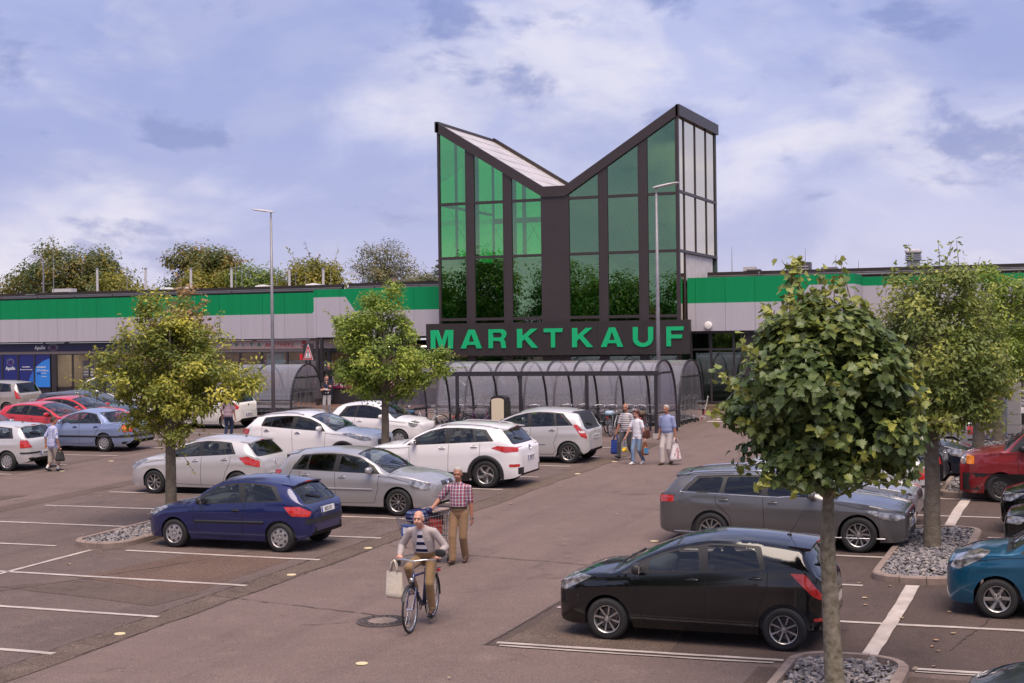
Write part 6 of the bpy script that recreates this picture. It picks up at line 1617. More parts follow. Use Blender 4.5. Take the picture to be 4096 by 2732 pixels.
car('ice blue saloon with black side strips on the left', MERC, pICE, -32.68, 42.2, PI, plates=(None, 'BI:ML 422'))
car('pale silver hatchback cut off by the left edge', GOLF4, pSILW, -32.0, 36.75, PI, plates=(None, 'BI:MR 20'))
car('cream white small hatchback before the pharmacy trolleys', SSTAR, pCREAM, -33.15, 50.6, PI, plates=(None, 'BI:SB 140'))
car('bright red hatchback directly behind the ice blue saloon', P207, pRED, -36.3, 44.6, 0)
car('bright red hatchback further back, before the charcoal estate', P207, pRED, -37.3, 47.6, 0)
car('beige people carrier below the optician window', SCENIC, pBEIG, -48.0, 55.4, PI, plates=(None, 'BI:RC 77'))
car('charcoal estate car with roof rails half hidden by the left oak', PASSAT, pDARK, -38.6, 50.2, 0)
car('silver car nose at the left edge before the red hatchbacks', GOLF5, pSILV, -35.6, 40.2, 0)
car('white delivery van behind the left oak crown', WVAN, pWHITE, -40.5, 54.2, PI, cat='van')
car('dark grey estate car with chrome window trim in the right row', PASSAT, pGREY, -5.62, 28.72, 0, plates=('LIP:A 32', None))
car('silver saloon facing the island, behind the grey estate', AUDI, pSILV, -5.75, 31.45, 0)
car('silver hatchback with round red tail light behind the maple', GOLF4, pSILW, -5.5, 34.1, PI)
car('dark grey hatchback with tail light beside the right oak trunk', ACLASS, pDARK, -5.35, 36.75, PI)
car('night blue car nosing out behind the right oak trunk', GOLF5, pNVY2, -5.2, 39.5, 0)
car('silver hatchback with orange and red tail light far right', GOLF4, pSILV, -5.3, 44.6, PI)
car('petrol blue small hatchback cut off by the right edge', MICRA, pTEAL, -.245, 23.6, PI)
car('black car nose just behind the petrol blue hatchback', MERC, pBLACK, .45, 28.7, PI)
car('black car nose in front of the red van', SSTAR, pBLACK, .0, 31.3, PI)
car('dark red van with black bumper at the right edge', VAN, pVANR, -.68, 35.95, PI, cat='van')
car('silver car nose between the red van and the grey cabinet', AUDI, pSILV, .35, 41.4, PI)
car('silver saloon nose beside the striped beacon', MERC, pSILV, -.1, 47.5, PI)
car('white van beyond the striped beacon at the right edge', WVAN, pWHITE, -.2, 52.6, PI, cat='van')
car('dark green-black car bonnet in the bottom right corner', P207, pNVY2, .75, 15.75, PI)

# ================================================================ TREES
def leaf_mat(name, dark, mid, light, trans=.42):
    m = bpy.data.materials.new(name); m.use_nodes = True; t = m.node_tree; b = t.nodes['Principled BSDF']; o = t.nodes['Material Output']
    at = t.nodes.new('ShaderNodeAttribute'); at.attribute_name = 'hue'
    cr_ = t.nodes.new('ShaderNodeValToRGB'); e = cr_.color_ramp.elements
    e[0].position = 0.0; e[0].color = (*dark, 1); e[1].position = 1.0; e[1].color = (*light, 1)
    k = e.new(.5); k.color = (*mid, 1)
    t.links.new(at.outputs['Fac'], cr_.inputs[0]); t.links.new(cr_.outputs[0], b.inputs['Base Color'])
    b.inputs['Roughness'].default_value = .42; b.inputs['Specular IOR Level'].default_value = .45
    tr = t.nodes.new('ShaderNodeBsdfTranslucent'); mx = t.nodes.new('ShaderNodeMixShader'); mx.inputs[0].default_value = trans
    t.links.new(cr_.outputs[0], tr.inputs[0]); t.links.new(b.outputs[0], mx.inputs[1]); t.links.new(tr.outputs[0], mx.inputs[2]); t.links.new(mx.outputs[0], o.inputs[0])
    return m
def half_leaf(h, fold):
    k = len(h); v = [(x, 0, 0) for x, y in (h[0], h[-1])]
    up = [(x, y, fold * y) for x, y in h[1:-1]]; dn = [(x, -y, fold * y) for x, y in h[1:-1]]
    V = [v[0], v[1]] + up + dn; n = len(up)
    return np.array(V, float), [[0] + [1] + [2 + n - 1 - i for i in range(n)], [0] + [2 + n + i for i in range(n)] + [1]]
OAKL = half_leaf([(0, 0), (.18, .07), (.28, .20), (.40, .12), (.54, .27), (.66, .15), (.80, .20), (1, 0)], .35)
MAPL = half_leaf([(0, 0), (-.10, .17), (.04, .23), (-.03, .50), (.20, .40), (.30, .62), (.44, .42), (.56, .45), (.60, .24), (.76, .20), (1.0, 0)], .28)
SIMP = half_leaf([(0, 0), (.3, .24), (.62, .22), (1, 0)], .3)
def leaf_frames(nrm, rg):
    """random leaf axes: normal roughly nrm, tip pointing anywhere across it and a little down"""
    N = len(nrm); t = rg.normal(size=(N, 3)); t[:, 2] -= .5
    n = nrm / np.linalg.norm(nrm, axis=1, keepdims=True)
    t -= n * (t * n).sum(1, keepdims=True); t /= np.linalg.norm(t, axis=1, keepdims=True) + 1e-9
    return np.stack([t, np.cross(n, t), n], axis=2)
def leaves_mesh(name, base, pos, F, sc_, hue, m):
    V0, faces = base; N = len(pos); k = len(V0)
    V = np.einsum('nij,kj->nki', F, V0) * sc_[:, None, None] + pos[:, None, :]
    me = bpy.data.meshes.new(name); me.vertices.add(N * k); me.vertices.foreach_set('co', V.reshape(-1))
    fl = [np.array(f) for f in faces]; per = sum(len(f) for f in fl)
    cat_ = np.concatenate(fl); idx = (cat_[None, :] + (np.arange(N) * k)[:, None]).reshape(-1)
    me.loops.add(N * per); me.loops.foreach_set('vertex_index', idx.astype(np.int32))
    lens = np.tile([len(f) for f in fl], N); st = np.concatenate([[0], np.cumsum(lens)[:-1]])
    me.polygons.add(N * len(fl)); me.polygons.foreach_set('loop_start', st.astype(np.int32)); me.polygons.foreach_set('loop_total', lens.astype(np.int32))
    a = me.attributes.new('hue', 'FLOAT', 'FACE'); a.data.foreach_set('value', np.repeat(hue, len(fl)).astype(np.float32))
    me.materials.append(m); me.update(calc_edges=True); me.validate()
    return me
def tree(label, x, y, z0, trunk, tr_r, blobs, nclump, nleaf, lsize, base, lm, bark, seed, shoots=14, crad=.34, split=0, group=None, cat='tree', name='tree', lean=(0, 0), droop=.2, hue0=.45, spires=()):
    """trunk: height of clear stem; blobs: crown ellipsoids (dx, dy, z, rx, ry, rz) about the stem, z above its foot"""
    rg = np.random.default_rng(seed); r = random.Random(seed)
    t = thing(name, label, cat, (x, y, z0), group=group)
    hmax = max(b[2] + b[5] for b in blobs)
    pts = [(0, 0, -.1), (0, 0, .05)] + [(lean[0] * f + r.uniform(-.02, .02), lean[1] * f + r.uniform(-.02, .02), f * hmax * .82) for f in (.15, .3, .45, .6, .75, 1)]
    rad = [tr_r * 1.35, tr_r * 1.15, tr_r, tr_r * .92, tr_r * .85, tr_r * .6, tr_r * .4, tr_r * .12]
    MB().tube(pts, rad, 14).build('trunk', bark, t, smooth=True)
    vol = np.array([b[3] * b[4] * b[5] for b in blobs]); pr = vol / vol.sum()
    C_ = []
    while len(C_) < nclump:
        b = blobs[rg.choice(len(blobs), p=pr)]
        d = rg.normal(size=3); d /= np.linalg.norm(d); q = rg.uniform(.25, 1) ** .5
        C_.append((b[0] + d[0] * q * b[3], b[1] + d[1] * q * b[4], b[2] + d[2] * q * b[5]))
    C_ = np.array(C_)
    mb = MB()
    for c in C_[::2] if nclump > 60 else C_:
        zs = max(trunk * .95, min(c[2] - .25 * abs(c[2] - trunk) - .3, hmax * .7)); f = zs / (hmax * .82)
        p0 = Vector((lean[0] * f, lean[1] * f, zs)); c = Vector(c); mid = p0.lerp(c, .55) + Vector((0, 0, -.04))
        L = (c - p0).length
        mb.tube([p0, mid, c], [min(.035, .012 + .012 * L) * tr_r / .12, .013 * tr_r / .12, .005], 5)
    cen = np.array([np.mean([b[0] for b in blobs]), np.mean([b[1] for b in blobs]), np.mean([b[2] for b in blobs])])
    P, Nn, S_, H_ = [], [], [], []
    for c in C_:
        n = int(nleaf * rg.uniform(.6, 1.4)); d = rg.normal(size=(n, 3)); d /= np.linalg.norm(d, axis=1, keepdims=True)
        p = c + d * (rg.uniform(.1, 1, size=(n, 1)) ** .6) * crad * np.array([1.15, 1.15, .8]) * rg.uniform(.7, 1.25)
        nn = d * .6 + (c - cen) / (np.linalg.norm(c - cen) + .1) * .5 + np.array([0, 0, .7]) + rg.normal(size=(n, 3)) * .45
        P.append(p); Nn.append(nn); S_.append(lsize * rg.uniform(.65, 1.2, n)); H_.append(np.clip(rg.normal(hue0, .17) + rg.normal(0, .13, n), 0, 1))
    for i in range(shoots):                     # long young shoots break the outline
        c = C_[rg.integers(len(C_))]; d = (c - cen); d /= np.linalg.norm(d) + 1e-6; d = d * .7 + np.array([0, 0, .55]) + rg.normal(size=3) * .25; d /= np.linalg.norm(d)
        Ls = rg.uniform(.4, .95) * crad / .34; k = 22
        ts_ = np.linspace(.1, 1, k)[:, None]; p = c + d * ts_ * Ls + np.array([0, 0, -droop]) * ts_ ** 2 * .4 + rg.normal(size=(k, 3)) * .035
        mb.tube([Vector(c), Vector(c + d * Ls * .5 + np.array([0, 0, -droop * .1])), Vector(c + d * Ls + np.array([0, 0, -droop * .4]))], [.008, .006, .003], 4)
        P.append(p); Nn.append(rg.normal(size=(k, 3)) + np.array([0, 0, .8])); S_.append(lsize * rg.uniform(.6, 1.0, k)); H_.append(np.clip(.72 + rg.normal(0, .15, k), 0, 1))
    for (sx_, sy_, sz_, L_) in spires:          # upright leaders standing out of the crown
        k = 30; ts_ = np.linspace(0, 1, k)[:, None]; c = np.array([sx_, sy_, sz_]); d = np.array([rg.normal(0, .12), rg.normal(0, .12), 1.0])
        rad_ = .17 * (1 - ts_ * .75); an_ = rg.uniform(0, 6.28, (k, 1))
        P.append(c + d * ts_ * L_ + np.concatenate([np.cos(an_) * rad_, np.sin(an_) * rad_, rg.normal(0, .03, (k, 1))], axis=1)); Nn.append(np.concatenate([np.cos(an_) * .8, np.sin(an_) * .8, np.full((k, 1), .8)], axis=1) + rg.normal(size=(k, 3)) * .3)
        S_.append(lsize * rg.uniform(.7, 1.05, k)); H_.append(np.clip(.5 + ts_[:, 0] * .25 + rg.normal(0, .12, k), 0, 1)); mb.tube([Vector(c), Vector(c + d * L_ * .5), Vector(c + d * L_)], [.012, .008, .003], 5)
    mb.build('limbs', bark, t)
    P, Nn, S_, H_ = np.concatenate(P), np.concatenate(Nn), np.concatenate(S_), np.concatenate(H_)
    F = leaf_frames(Nn, rg)
    if split:
        cl = np.array(CAMP) - np.array([x, y, z0]); u = cl / np.linalg.norm(cl)
        score = (P - cen) @ u; order = np.argsort(-score); near, rest = order[:split], order[split:]
    else: near, rest = [], np.arange(len(P))
    crown = link('crown', leaves_mesh('crown', base, P[rest], F[rest], S_[rest], H_[rest], lm), t)
    if split:
        crown['kind'] = 'stuff'
        pool = []
        for j in range(9):
            pool.append(leaves_mesh('leaf', base, np.zeros((1, 3)), np.eye(3)[None], np.ones(1), np.array([.15 + j * .09]), lm))
        for i in near:
            o = link('leaf', pool[int(np.clip((H_[i] - .15) / .09, 0, 8))], crown)
            o.matrix_local = Matrix.Translation(P[i]) @ Matrix([list(map(float, row)) for row in F[i]]).to_4x4() @ Matrix.Scale(float(S_[i]), 4)
    return t
BARK1 = mat('bark brown', (.115, .082, .055), .95, var=.6, vscale=7, vcol=(.20, .17, .13), bump=1.0, bscale=22, detail=9); BARK2 = mat('bark grey', (.30, .255, .19), .9, var=.6, vscale=11, vcol=(.085, .07, .035), bump=.5, bscale=14, detail=9)
L_YEL = leaf_mat('oak leaf yellowish', (.070, .110, .018), (.235, .260, .036), (.66, .60, .09), .36); L_OAK = leaf_mat('oak leaf green', (.080, .140, .020), (.215, .300, .042), (.56, .60, .10), .36); L_DRK = leaf_mat('oak leaf olive', (.075, .115, .024), (.190, .240, .050), (.48, .48, .10), .36)
L_MAP = leaf_mat('maple leaf', (.050, .085, .026), (.130, .180, .050), (.46, .46, .09), .30); L_BRN = leaf_mat('maple leaf dry', (.16, .11, .05), (.34, .21, .09), (.45, .35, .14), .30)
g = gz
tree('yellow-green oak on the left, behind the dark blue hatchback', -19.2, 27.7, g(27.7), 1.95, .125, [(0, 0, 3.5, 1.5, 1.4, 1.25), (-.9, -.2, 3.3, 1.0, 1.0, .7), (1.0, .2, 3.15, 1.05, 1.0, .75), (-.2, 0, 4.55, .75, .8, .75), (.15, -.1, 2.35, 1.1, 1.0, .55)], 150, 135, .108, OAKL, L_YEL, BARK1, 3, 46, .31, hue0=.5, spires=[(-.3, 0, 4.6, .7), (.1, 0, 4.5, .6), (-.8, 0, 4.0, .5), (.6, 0, 4.0, .5)])
tree('green oak in the middle, behind the white cars', -19.3, 38.45, g(38.45), 1.75, .12, [(0, 0, 3.4, 1.35, 1.3, 1.5), (-.9, 0, 3.9, .75, .9, .6), (-.7, -.1, 2.6, .8, .8, .6), (1.1, .1, 3.1, .85, .9, .55), (.05, 0, 4.8, .75, .75, .65)], 150, 135, .11, OAKL, L_OAK, BARK1, 5, 40, .31, hue0=.5)
tree('large-leaved maple with pale trunk in the right foreground', -3.05, 18.1, g(18.1), 2.35, .108, [(-.08, 0, 3.65, .92, .95, .95), (-.70, -.05, 3.2, .55, .6, .42), (.55, .1, 3.25, .58, .7, .6), (-.42, 0, 4.4, .38, .4, .5), (.30, 0, 4.2, .42, .45, .45), (-.1, -.2, 2.85, .7, .6, .25)], 150, 112, .108, MAPL, L_MAP, BARK2, 8, 46, .30, split=300, lean=(-.12, .02), hue0=.46, droop=.05, spires=[(-.55, 0, 4.5, .8), (-.42, .1, 4.7, .6), (-.75, -.1, 4.1, .6), (.05, 0, 4.5, .5), (.30, .1, 4.5, .75), (.45, 0, 4.2, .6), (-.2, .1, 4.4, .55), (-.95, 0, 3.7, .5), (.75, 0, 3.8, .5)])
tree('dark green oak behind the maple on the right', -2.95, 28.26, g(28.26), 2.0, .15, [(.1, 0, 3.6, 1.4, 1.35, 1.55), (.2, 0, 4.9, .85, .9, .6), (-.5, 0, 2.75, .9, .9, .6), (.8, 0, 2.9, .8, .9, .7)], 170, 135, .105, OAKL, L_DRK, BARK1, 11, 40, .33, hue0=.48, spires=[(.2, 0, 5.1, .6), (.55, 0, 5.0, .75), (-.1, 0, 4.9, .5), (.8, 0, 4.6, .6), (-.5, 0, 4.5, .5)])
tree('oak with leaning crown at the right edge behind the red van', -3.0, 40.2, g(40.2), 1.5, .16, [(.5, 0, 3.7, 1.5, 1.4, 1.7), (1.3, 0, 4.2, 1.1, 1.1, 1.0), (.3, 0, 2.4, 1.2, 1.0, .6)], 110, 110, .12, OAKL, L_OAK, BARK1, 14, 24, .36, hue0=.5)
tree('far oak by the grey cabinet on the right', -3.0, 48.05, g(48.05), 1.6, .16, [(0, 0, 3.4, 1.3, 1.3, 1.4), (.8, 0, 3.6, 1.2, 1.1, 1.0)], 70, 50, .18, OAKL, L_OAK, BARK1, 17, 16, .4, hue0=.5)
tree('reddish brown dry-leaved maple behind the left oak crown', -24.7, 36.2, g(36.2), 2.0, .08, [(0, 0, 3.9, .95, .9, 1.2), (-.3, 0, 2.9, .9, .8, .7), (.1, 0, 4.9, .5, .5, .5)], 60, 34, .15, SIMP, L_BRN, BARK1, 19, 20, .34, hue0=.5)
# ---- trees beyond the roof, each its own kind
L_B1 = leaf_mat('far leaf mixed', (.055, .11, .04), (.15, .16, .035), (.42, .24, .04)); L_B2 = leaf_mat('far leaf gold', (.11, .13, .022), (.25, .24, .03), (.44, .33, .04)); L_B3 = leaf_mat('far leaf green', (.07, .13, .03), (.16, .24, .042), (.34, .38, .07))
L_PUR = leaf_mat('far leaf copper', (0.070, 0.035, 0.043), (0.150, 0.070, 0.080), (0.261, 0.120, 0.099)); L_BIR = leaf_mat('far leaf birch', (0.090, 0.110, 0.059), (0.200, 0.200, 0.090), (0.400, 0.320, 0.120)); L_CON = leaf_mat('far needle', (0.040, 0.070, 0.030), (0.090, 0.120, 0.040), (0.179, 0.179, 0.059))
BG = [
 ('big green and rust maple above the optician roof', -73.0, 92, 3.0, [(0, 0, 8.2, 3.9, 3.5, 2.4), (-3.2, 0, 7.3, 2.8, 2.5, 1.8), (2.2, 0, 9.3, 1.6, 1.8, 1.9), (3.8, 0, 7.4, 2.2, 2.2, 1.7), (-1, 0, 9.6, 1.6, 1.5, 1.1)], 150, 120, 0.26, L_B1, .42, .95),
 ('wide rust-tinted maple right of the first gap in the trees', -60.7, 92, 3.0, [(0, 0, 8.4, 3.0, 2.6, 1.8), (-1.5, 0, 8.7, 1.6, 1.6, 1.2), (1.4, 0, 8.8, 1.6, 1.6, 1.2), (0, 0, 6.9, 3.2, 2.6, 1.2)], 120, 116, 0.25, L_B1, .5, .9),
 ('golden bush-like tree left below the wide maple', -65.0, 88, 2.4, [(0, 0, 6.8, 1.7, 1.7, 1.6)], 45, 112, 0.22, L_B2, .45, .8),
 ('golden round tree right below the wide maple', -58.3, 88, 2.4, [(0, 0, 6.6, 1.6, 1.6, 1.5)], 45, 112, 0.22, L_B2, .5, .8),
 ('fresh green tree left of the mast lamp top', -55.3, 90, 2.5, [(-.4, 0, 7.0, 1.7, 1.6, 1.4), (1.4, 0, 6.8, 1.6, 1.5, 1.2)], 60, 112, 0.22, L_B3, .5, .8),
 ('copper-leaved tree right of the mast lamp', -52.4, 93, 3.0, [(0, 0, 7.9, 1.2, 1.1, 1.1), (.9, 0, 7.0, 1.1, 1.0, .9)], 40, 100, 0.20, L_PUR, .45, .7),
 ('golden green maple before the weeping birch', -49.4, 88, 2.5, [(0, 0, 7.1, 1.9, 1.7, 1.6), (-1.8, 0, 6.3, 1.3, 1.2, 1.0), (1.6, 0, 6.6, 1.4, 1.4, 1.2)], 75, 116, 0.22, L_B2, .4, .8),
 ('tall grey-green weeping birch behind the pharmacy roof', -47.0, 94, 3.0, [(0, 0, 8.2, 2.1, 1.8, 2.0), (1.1, 0, 7.4, 1.6, 1.4, 1.6), (-1.0, 0, 8.4, 1.4, 1.3, 1.2)], 90, 88, 0.17, L_BIR, .45, .75),
 ('olive hedge-like trees left of the tower', -43.2, 90, 2.0, [(-.8, 0, 6.3, 1.6, 1.4, 1.0), (1.2, 0, 6.4, 1.5, 1.4, 1.1)], 60, 112, 0.20, L_BIR, .35, .7),
]
for i, (lab_, x, y, tk, bl, nc, nl, ls_, lm_, h0, cr2) in enumerate(BG):
    tree(lab_, x, y, 1.8, tk, .2, bl, nc, nl, ls_, SIMP, lm_, BARK1, 100 + i, 5, cr2, group='trees beyond the store roof', hue0=h0)
# a dark spruce at the tower's edge
tree('small dark spruce tip beside the tower', -41.1, 91, 1.8, 2.0, .15, [(0, 0, 5.6, .9, .9, 1.2), (0, 0, 7.0, .55, .55, 1.0), (0, 0, 8.0, .25, .25, .7)], 50, 44, .26, SIMP, L_CON, BARK1, 140, 6, .4, group='trees beyond the store roof')
# tall trees on the far side of the road behind the viewpoint; they show in the tower glass
for i in range(9):
    x = -92 + i * 8.2 + rnd.uniform(-1.5, 1.5)
    tree('tall leafy tree behind the viewpoint, %s in the row mirrored in the tower glass' % ('first', 'second', 'third', 'fourth', 'fifth', 'sixth', 'seventh', 'eighth', 'ninth')[i], x, -42 + rnd.uniform(-3, 3), gz(-30), 3.5, .3, [(0, 0, 9.0 + rnd.uniform(-1.5, 2.5), 4.6, 4, 5.2), (1.5, 0, 6, 4.2, 3.6, 4.2)], 150, 150, .42, SIMP, L_B3, BARK1, 200 + i, 6, 1.5, group='trees behind the viewpoint')

# ================================================================ BICYCLES
def bicycle(label, x, y, heading, colr, basket=None, lowstep=False, rackm=None, bag=None, group='bicycles under the shelter', name='bicycle'):
    t = thing(name, label, 'bicycle', group=group)
    FR = mat('bike ' + colr[0], colr[1], .3, metal=.2, coat=.6); STEEL = mat('bike steel', (.68, .67, .67), .25, metal=.9); RB = mat('bike rubber', (.02, .02, .02), .7)
    R = .345; hubs = [(-.52, 0, R), (.53, 0, R)]
    for hx, _, hz_ in hubs:
        mb = MB(); mb.tube([(hx + (R - .018) * math.cos(a), 0, hz_ + (R - .018) * math.sin(a)) for a in [2 * PI * i / 36 for i in range(36)]], .018, 8, closed=True)
        wo = mb.build('wheel', RB, t, smooth=True)
        mb = MB(); mb.tube([(hx + (R - .042) * math.cos(a), 0, hz_ + (R - .042) * math.sin(a)) for a in [2 * PI * i / 36 for i in range(36)]], .011, 6, closed=True)
        for i in range(18):
            a = 2 * PI * i / 18; mb.bar((hx, .025 * (1 if i % 2 else -1), hz_), (hx + (R - .045) * math.cos(a), 0, hz_ + (R - .045) * math.sin(a)), .0035, .0035)
        mb.tube([(hx, -.05, hz_), (hx, .05, hz_)], .02, 8); mb.build('rim', STEEL, wo)
        mb = MB(); pr = [(hx + (R + .025) * math.cos(a), hz_ + (R + .025) * math.sin(a)) for a in ([R_(d) for d in range(5, 200, 13)] if hx < 0 else [R_(d) for d in range(30, 185, 13)])]
        vs = []
        for px_, pz_ in pr: vs += [(px_, -.026, pz_ - .008), (px_, 0, pz_), (px_, .026, pz_ - .008)]
        mb.add(vs, [(i * 3 + j, i * 3 + j + 1, i * 3 + 4 + j, i * 3 + 3 + j) for i in range(len(pr) - 1) for j in range(2)]); mb.build('mudguard', BLK if colr[0] != 'silver' else STEEL, t, smooth=True)
    BBk, ST, HT0, HT1 = (-.09, 0, .29), (-.25, 0, .82), (.355, 0, .66), (.32, 0, .84)
    mb = MB(); mb.tube([BBk, ST], .017, 8); mb.tube([HT0, HT1], .02, 8)
    if lowstep: mb.tube([HT0, (.15, 0, .42), BBk], .028, 8)
    else: mb.tube([HT0, BBk], .02, 8); mb.tube([(.33, 0, .80), (-.235, 0, .76)], .017, 8)
    for k in (-1, 1):
        mb.tube([(-.12, .03 * k, .29), (-.52, .055 * k, R)], .009, 6); mb.tube([(-.24, .015 * k, .74), (-.52, .055 * k, R)], .008, 6)
    mb.build('frame', FR, t, smooth=True)
    mb = MB()
    for k in (-1, 1): mb.tube([HT0, (.38, .05 * k, .62), (.44, .055 * k, .50), (.53, .055 * k, R)], .012, 6)
    mb.build('fork', FR, t, smooth=True)
    mb = MB(); mb.tube([HT1, (.30, 0, .98), (.34, 0, 1.02)], .013, 8)
    mb.tube([(.12, -.31, .99), (.20, -.30, 1.02), (.30, -.16, 1.04), (.34, 0, 1.02), (.30, .16, 1.04), (.20, .30, 1.02), (.12, .31, .99)], .012, 8); mb.build('handlebar', STEEL, t, smooth=True)
    for k in (-1, 1): MB().tube([(.02, .315 * k, .975), (.14, .305 * k, 1.0)], .018, 8).build('grip', BLK, t)
    mb = MB(); mb.sq((-.30, 0, .95), (.27, .17, .07), .7, 12, 8); mb.sq((-.18, 0, .955), (.16, .06, .05), .8, 10, 6); mb.build('saddle', BLK, t, smooth=True)
    MB().tube([ST, (-.28, 0, .93)], .012, 8).build('seat_post', STEEL, t)
    mb = MB()
    for k in (-1, 1): mb.tube([(-.26, .05 * k, .72), (-.40, .065 * k, .735), (-.80, .065 * k, .735)], .007, 6); mb.tube([(-.52, .07 * k, R), (-.66, .065 * k, .73)], .006, 6)
    for i in range(4): mb.tube([(-.42 - .11 * i, -.065, .735), (-.42 - .11 * i, .065, .735)], .006, 5)
    mb.build('rack', BLK, t)
    MB().sq((-.86, 0, .68), (.035, .09, .05), .5, 10, 6).build('rear_lamp', REDL, t); MB().sq((.42, 0, .76), (.07, .07, .07), .8, 12, 8).build('front_lamp', CLR, t)
    mb = MB(); mb.lathe([(.085, -.05), (.09, -.045), (.085, -.04)], 20, 0, (BBk[0], 0, BBk[2]), 'Y'); mb.bar((BBk[0], -.06, BBk[2]), (BBk[0] + .02, -.06, BBk[2] + .17), .02, .012); mb.bar((BBk[0], .06, BBk[2]), (BBk[0] - .02, .06, BBk[2] - .17), .02, .012)
    mb.build('crank', STEEL, t)
    for k, zz in ((-1, .17), (1, -.17)): MB().b2(BBk[0] - .05, BBk[0] + .05, .07 * k + (0 if k > 0 else -.09), .07 * k + (.09 if k > 0 else 0), BBk[2] + zz - .012, BBk[2] + zz + .012).build('pedal', BLK, t)
    MB().tube([(-.52, -.06, R - .03), (BBk[0], -.06, BBk[2] - .06)], .008, 5).build('chain_guard', BLK, t)
    MB().tube([(-.2, .04, .3), (-.28, .16, .02)], .009, 6).build('kickstand', STEEL, t)
    if basket:
        mb = MB(); cx_ = -.60 if basket == 'rear' else .52; cz_ = .87 if basket == 'rear' else .92
        for zz in (-.1, -.03, .04, .11):
            w_ = .15 + .02 * zz; mb.tube([(cx_ - .18, -w_, cz_ + zz), (cx_ + .18, -w_, cz_ + zz), (cx_ + .18, w_, cz_ + zz), (cx_ - .18, w_, cz_ + zz)], .006, 4, closed=True)
        for i in range(9):
            a = -.16 + .04 * i
            for k in (-1, 1): mb.bar((cx_ + a, .15 * k, cz_ - .1), (cx_ + a, .16 * k, cz_ + .11), .005, .005); mb.bar((cx_ + .18 * k, a * .9, cz_ - .1), (cx_ + .18 * k, a * .95, cz_ + .11), .005, .005)
        mb.box((cx_, 0, cz_ - .1), (.35, .29, .006)); mb.build('basket', BLK, t)
    if bag: MB().sq((-.60, 0, .82), (.38, .30, .16), .6, 14, 8).build('bag', bag, t, smooth=True)
    t.matrix_world = on_lot(x, y, heading)
    return t
cblk, csil, cpur, cgrn, cwht, cblu = ('black', (.02, .02, .022)), ('silver', (.45, .45, .46)), ('purple', (.16, .03, .12)), ('green', (.02, .06, .04)), ('white', (.6, .6, .6)), ('navy', (.01, .02, .10))
HY = R_(84)
bicycle('black bicycle with rear basket, rightmost but two under the shelter', -16.35, 49.45, HY, cblk, 'rear')
bicycle('pale-framed bicycle with blue and white bag on its rack', -15.85, 49.4, R_(92), cwht, None, False, None, mat('bag cloth pale', (.5, .55, .6), .8, var=.5, vscale=6, vcol=(.15, .35, .5)))
bicycle('black bicycle with brown bundle on its rack near the right shelter post', -14.75, 49.35, R_(98), cblk, None, False, None, mat('bundle brown', (.12, .08, .05), .8))
bicycle('dark bicycle behind the striped-shirt man', -15.3, 49.6, HY, cgrn)
bicycle('low-step bicycle with chrome handlebar behind the silver compact car', -17.6, 49.6, R_(90), cgrn, None, True)
bicycle('bicycle with lime green saddle cover beside the bin', -18.7, 49.3, R_(95), cblk, None, False, None, mat('cover lime', (.42, .62, .03), .5))
bicycle('bicycle with black multi-grip handlebar under the shelter', -17.0, 49.7, R_(90), csil)
bicycle('black bicycle with large rear basket left of the bin', -20.2, 49.2, R_(100), cblk, 'rear')
bicycle('purple low-step bicycle under the shelter', -21.0, 49.5, R_(60), cpur, None, True)
bicycle('black bicycle with wire basket left of the purple one', -21.6, 49.15, R_(97), cblk, 'rear')
bicycle('silver electric bicycle with dark blue bag, angled by the left post', -22.9, 49.0, R_(35), csil, None, True, None, mat('bag navy', (.015, .025, .05), .7, var=.6, vscale=9, vcol=(.05, .12, .2)))
bicycle('white-guarded bicycle at the left end of the shelter', -23.8, 48.8, R_(55), cwht)

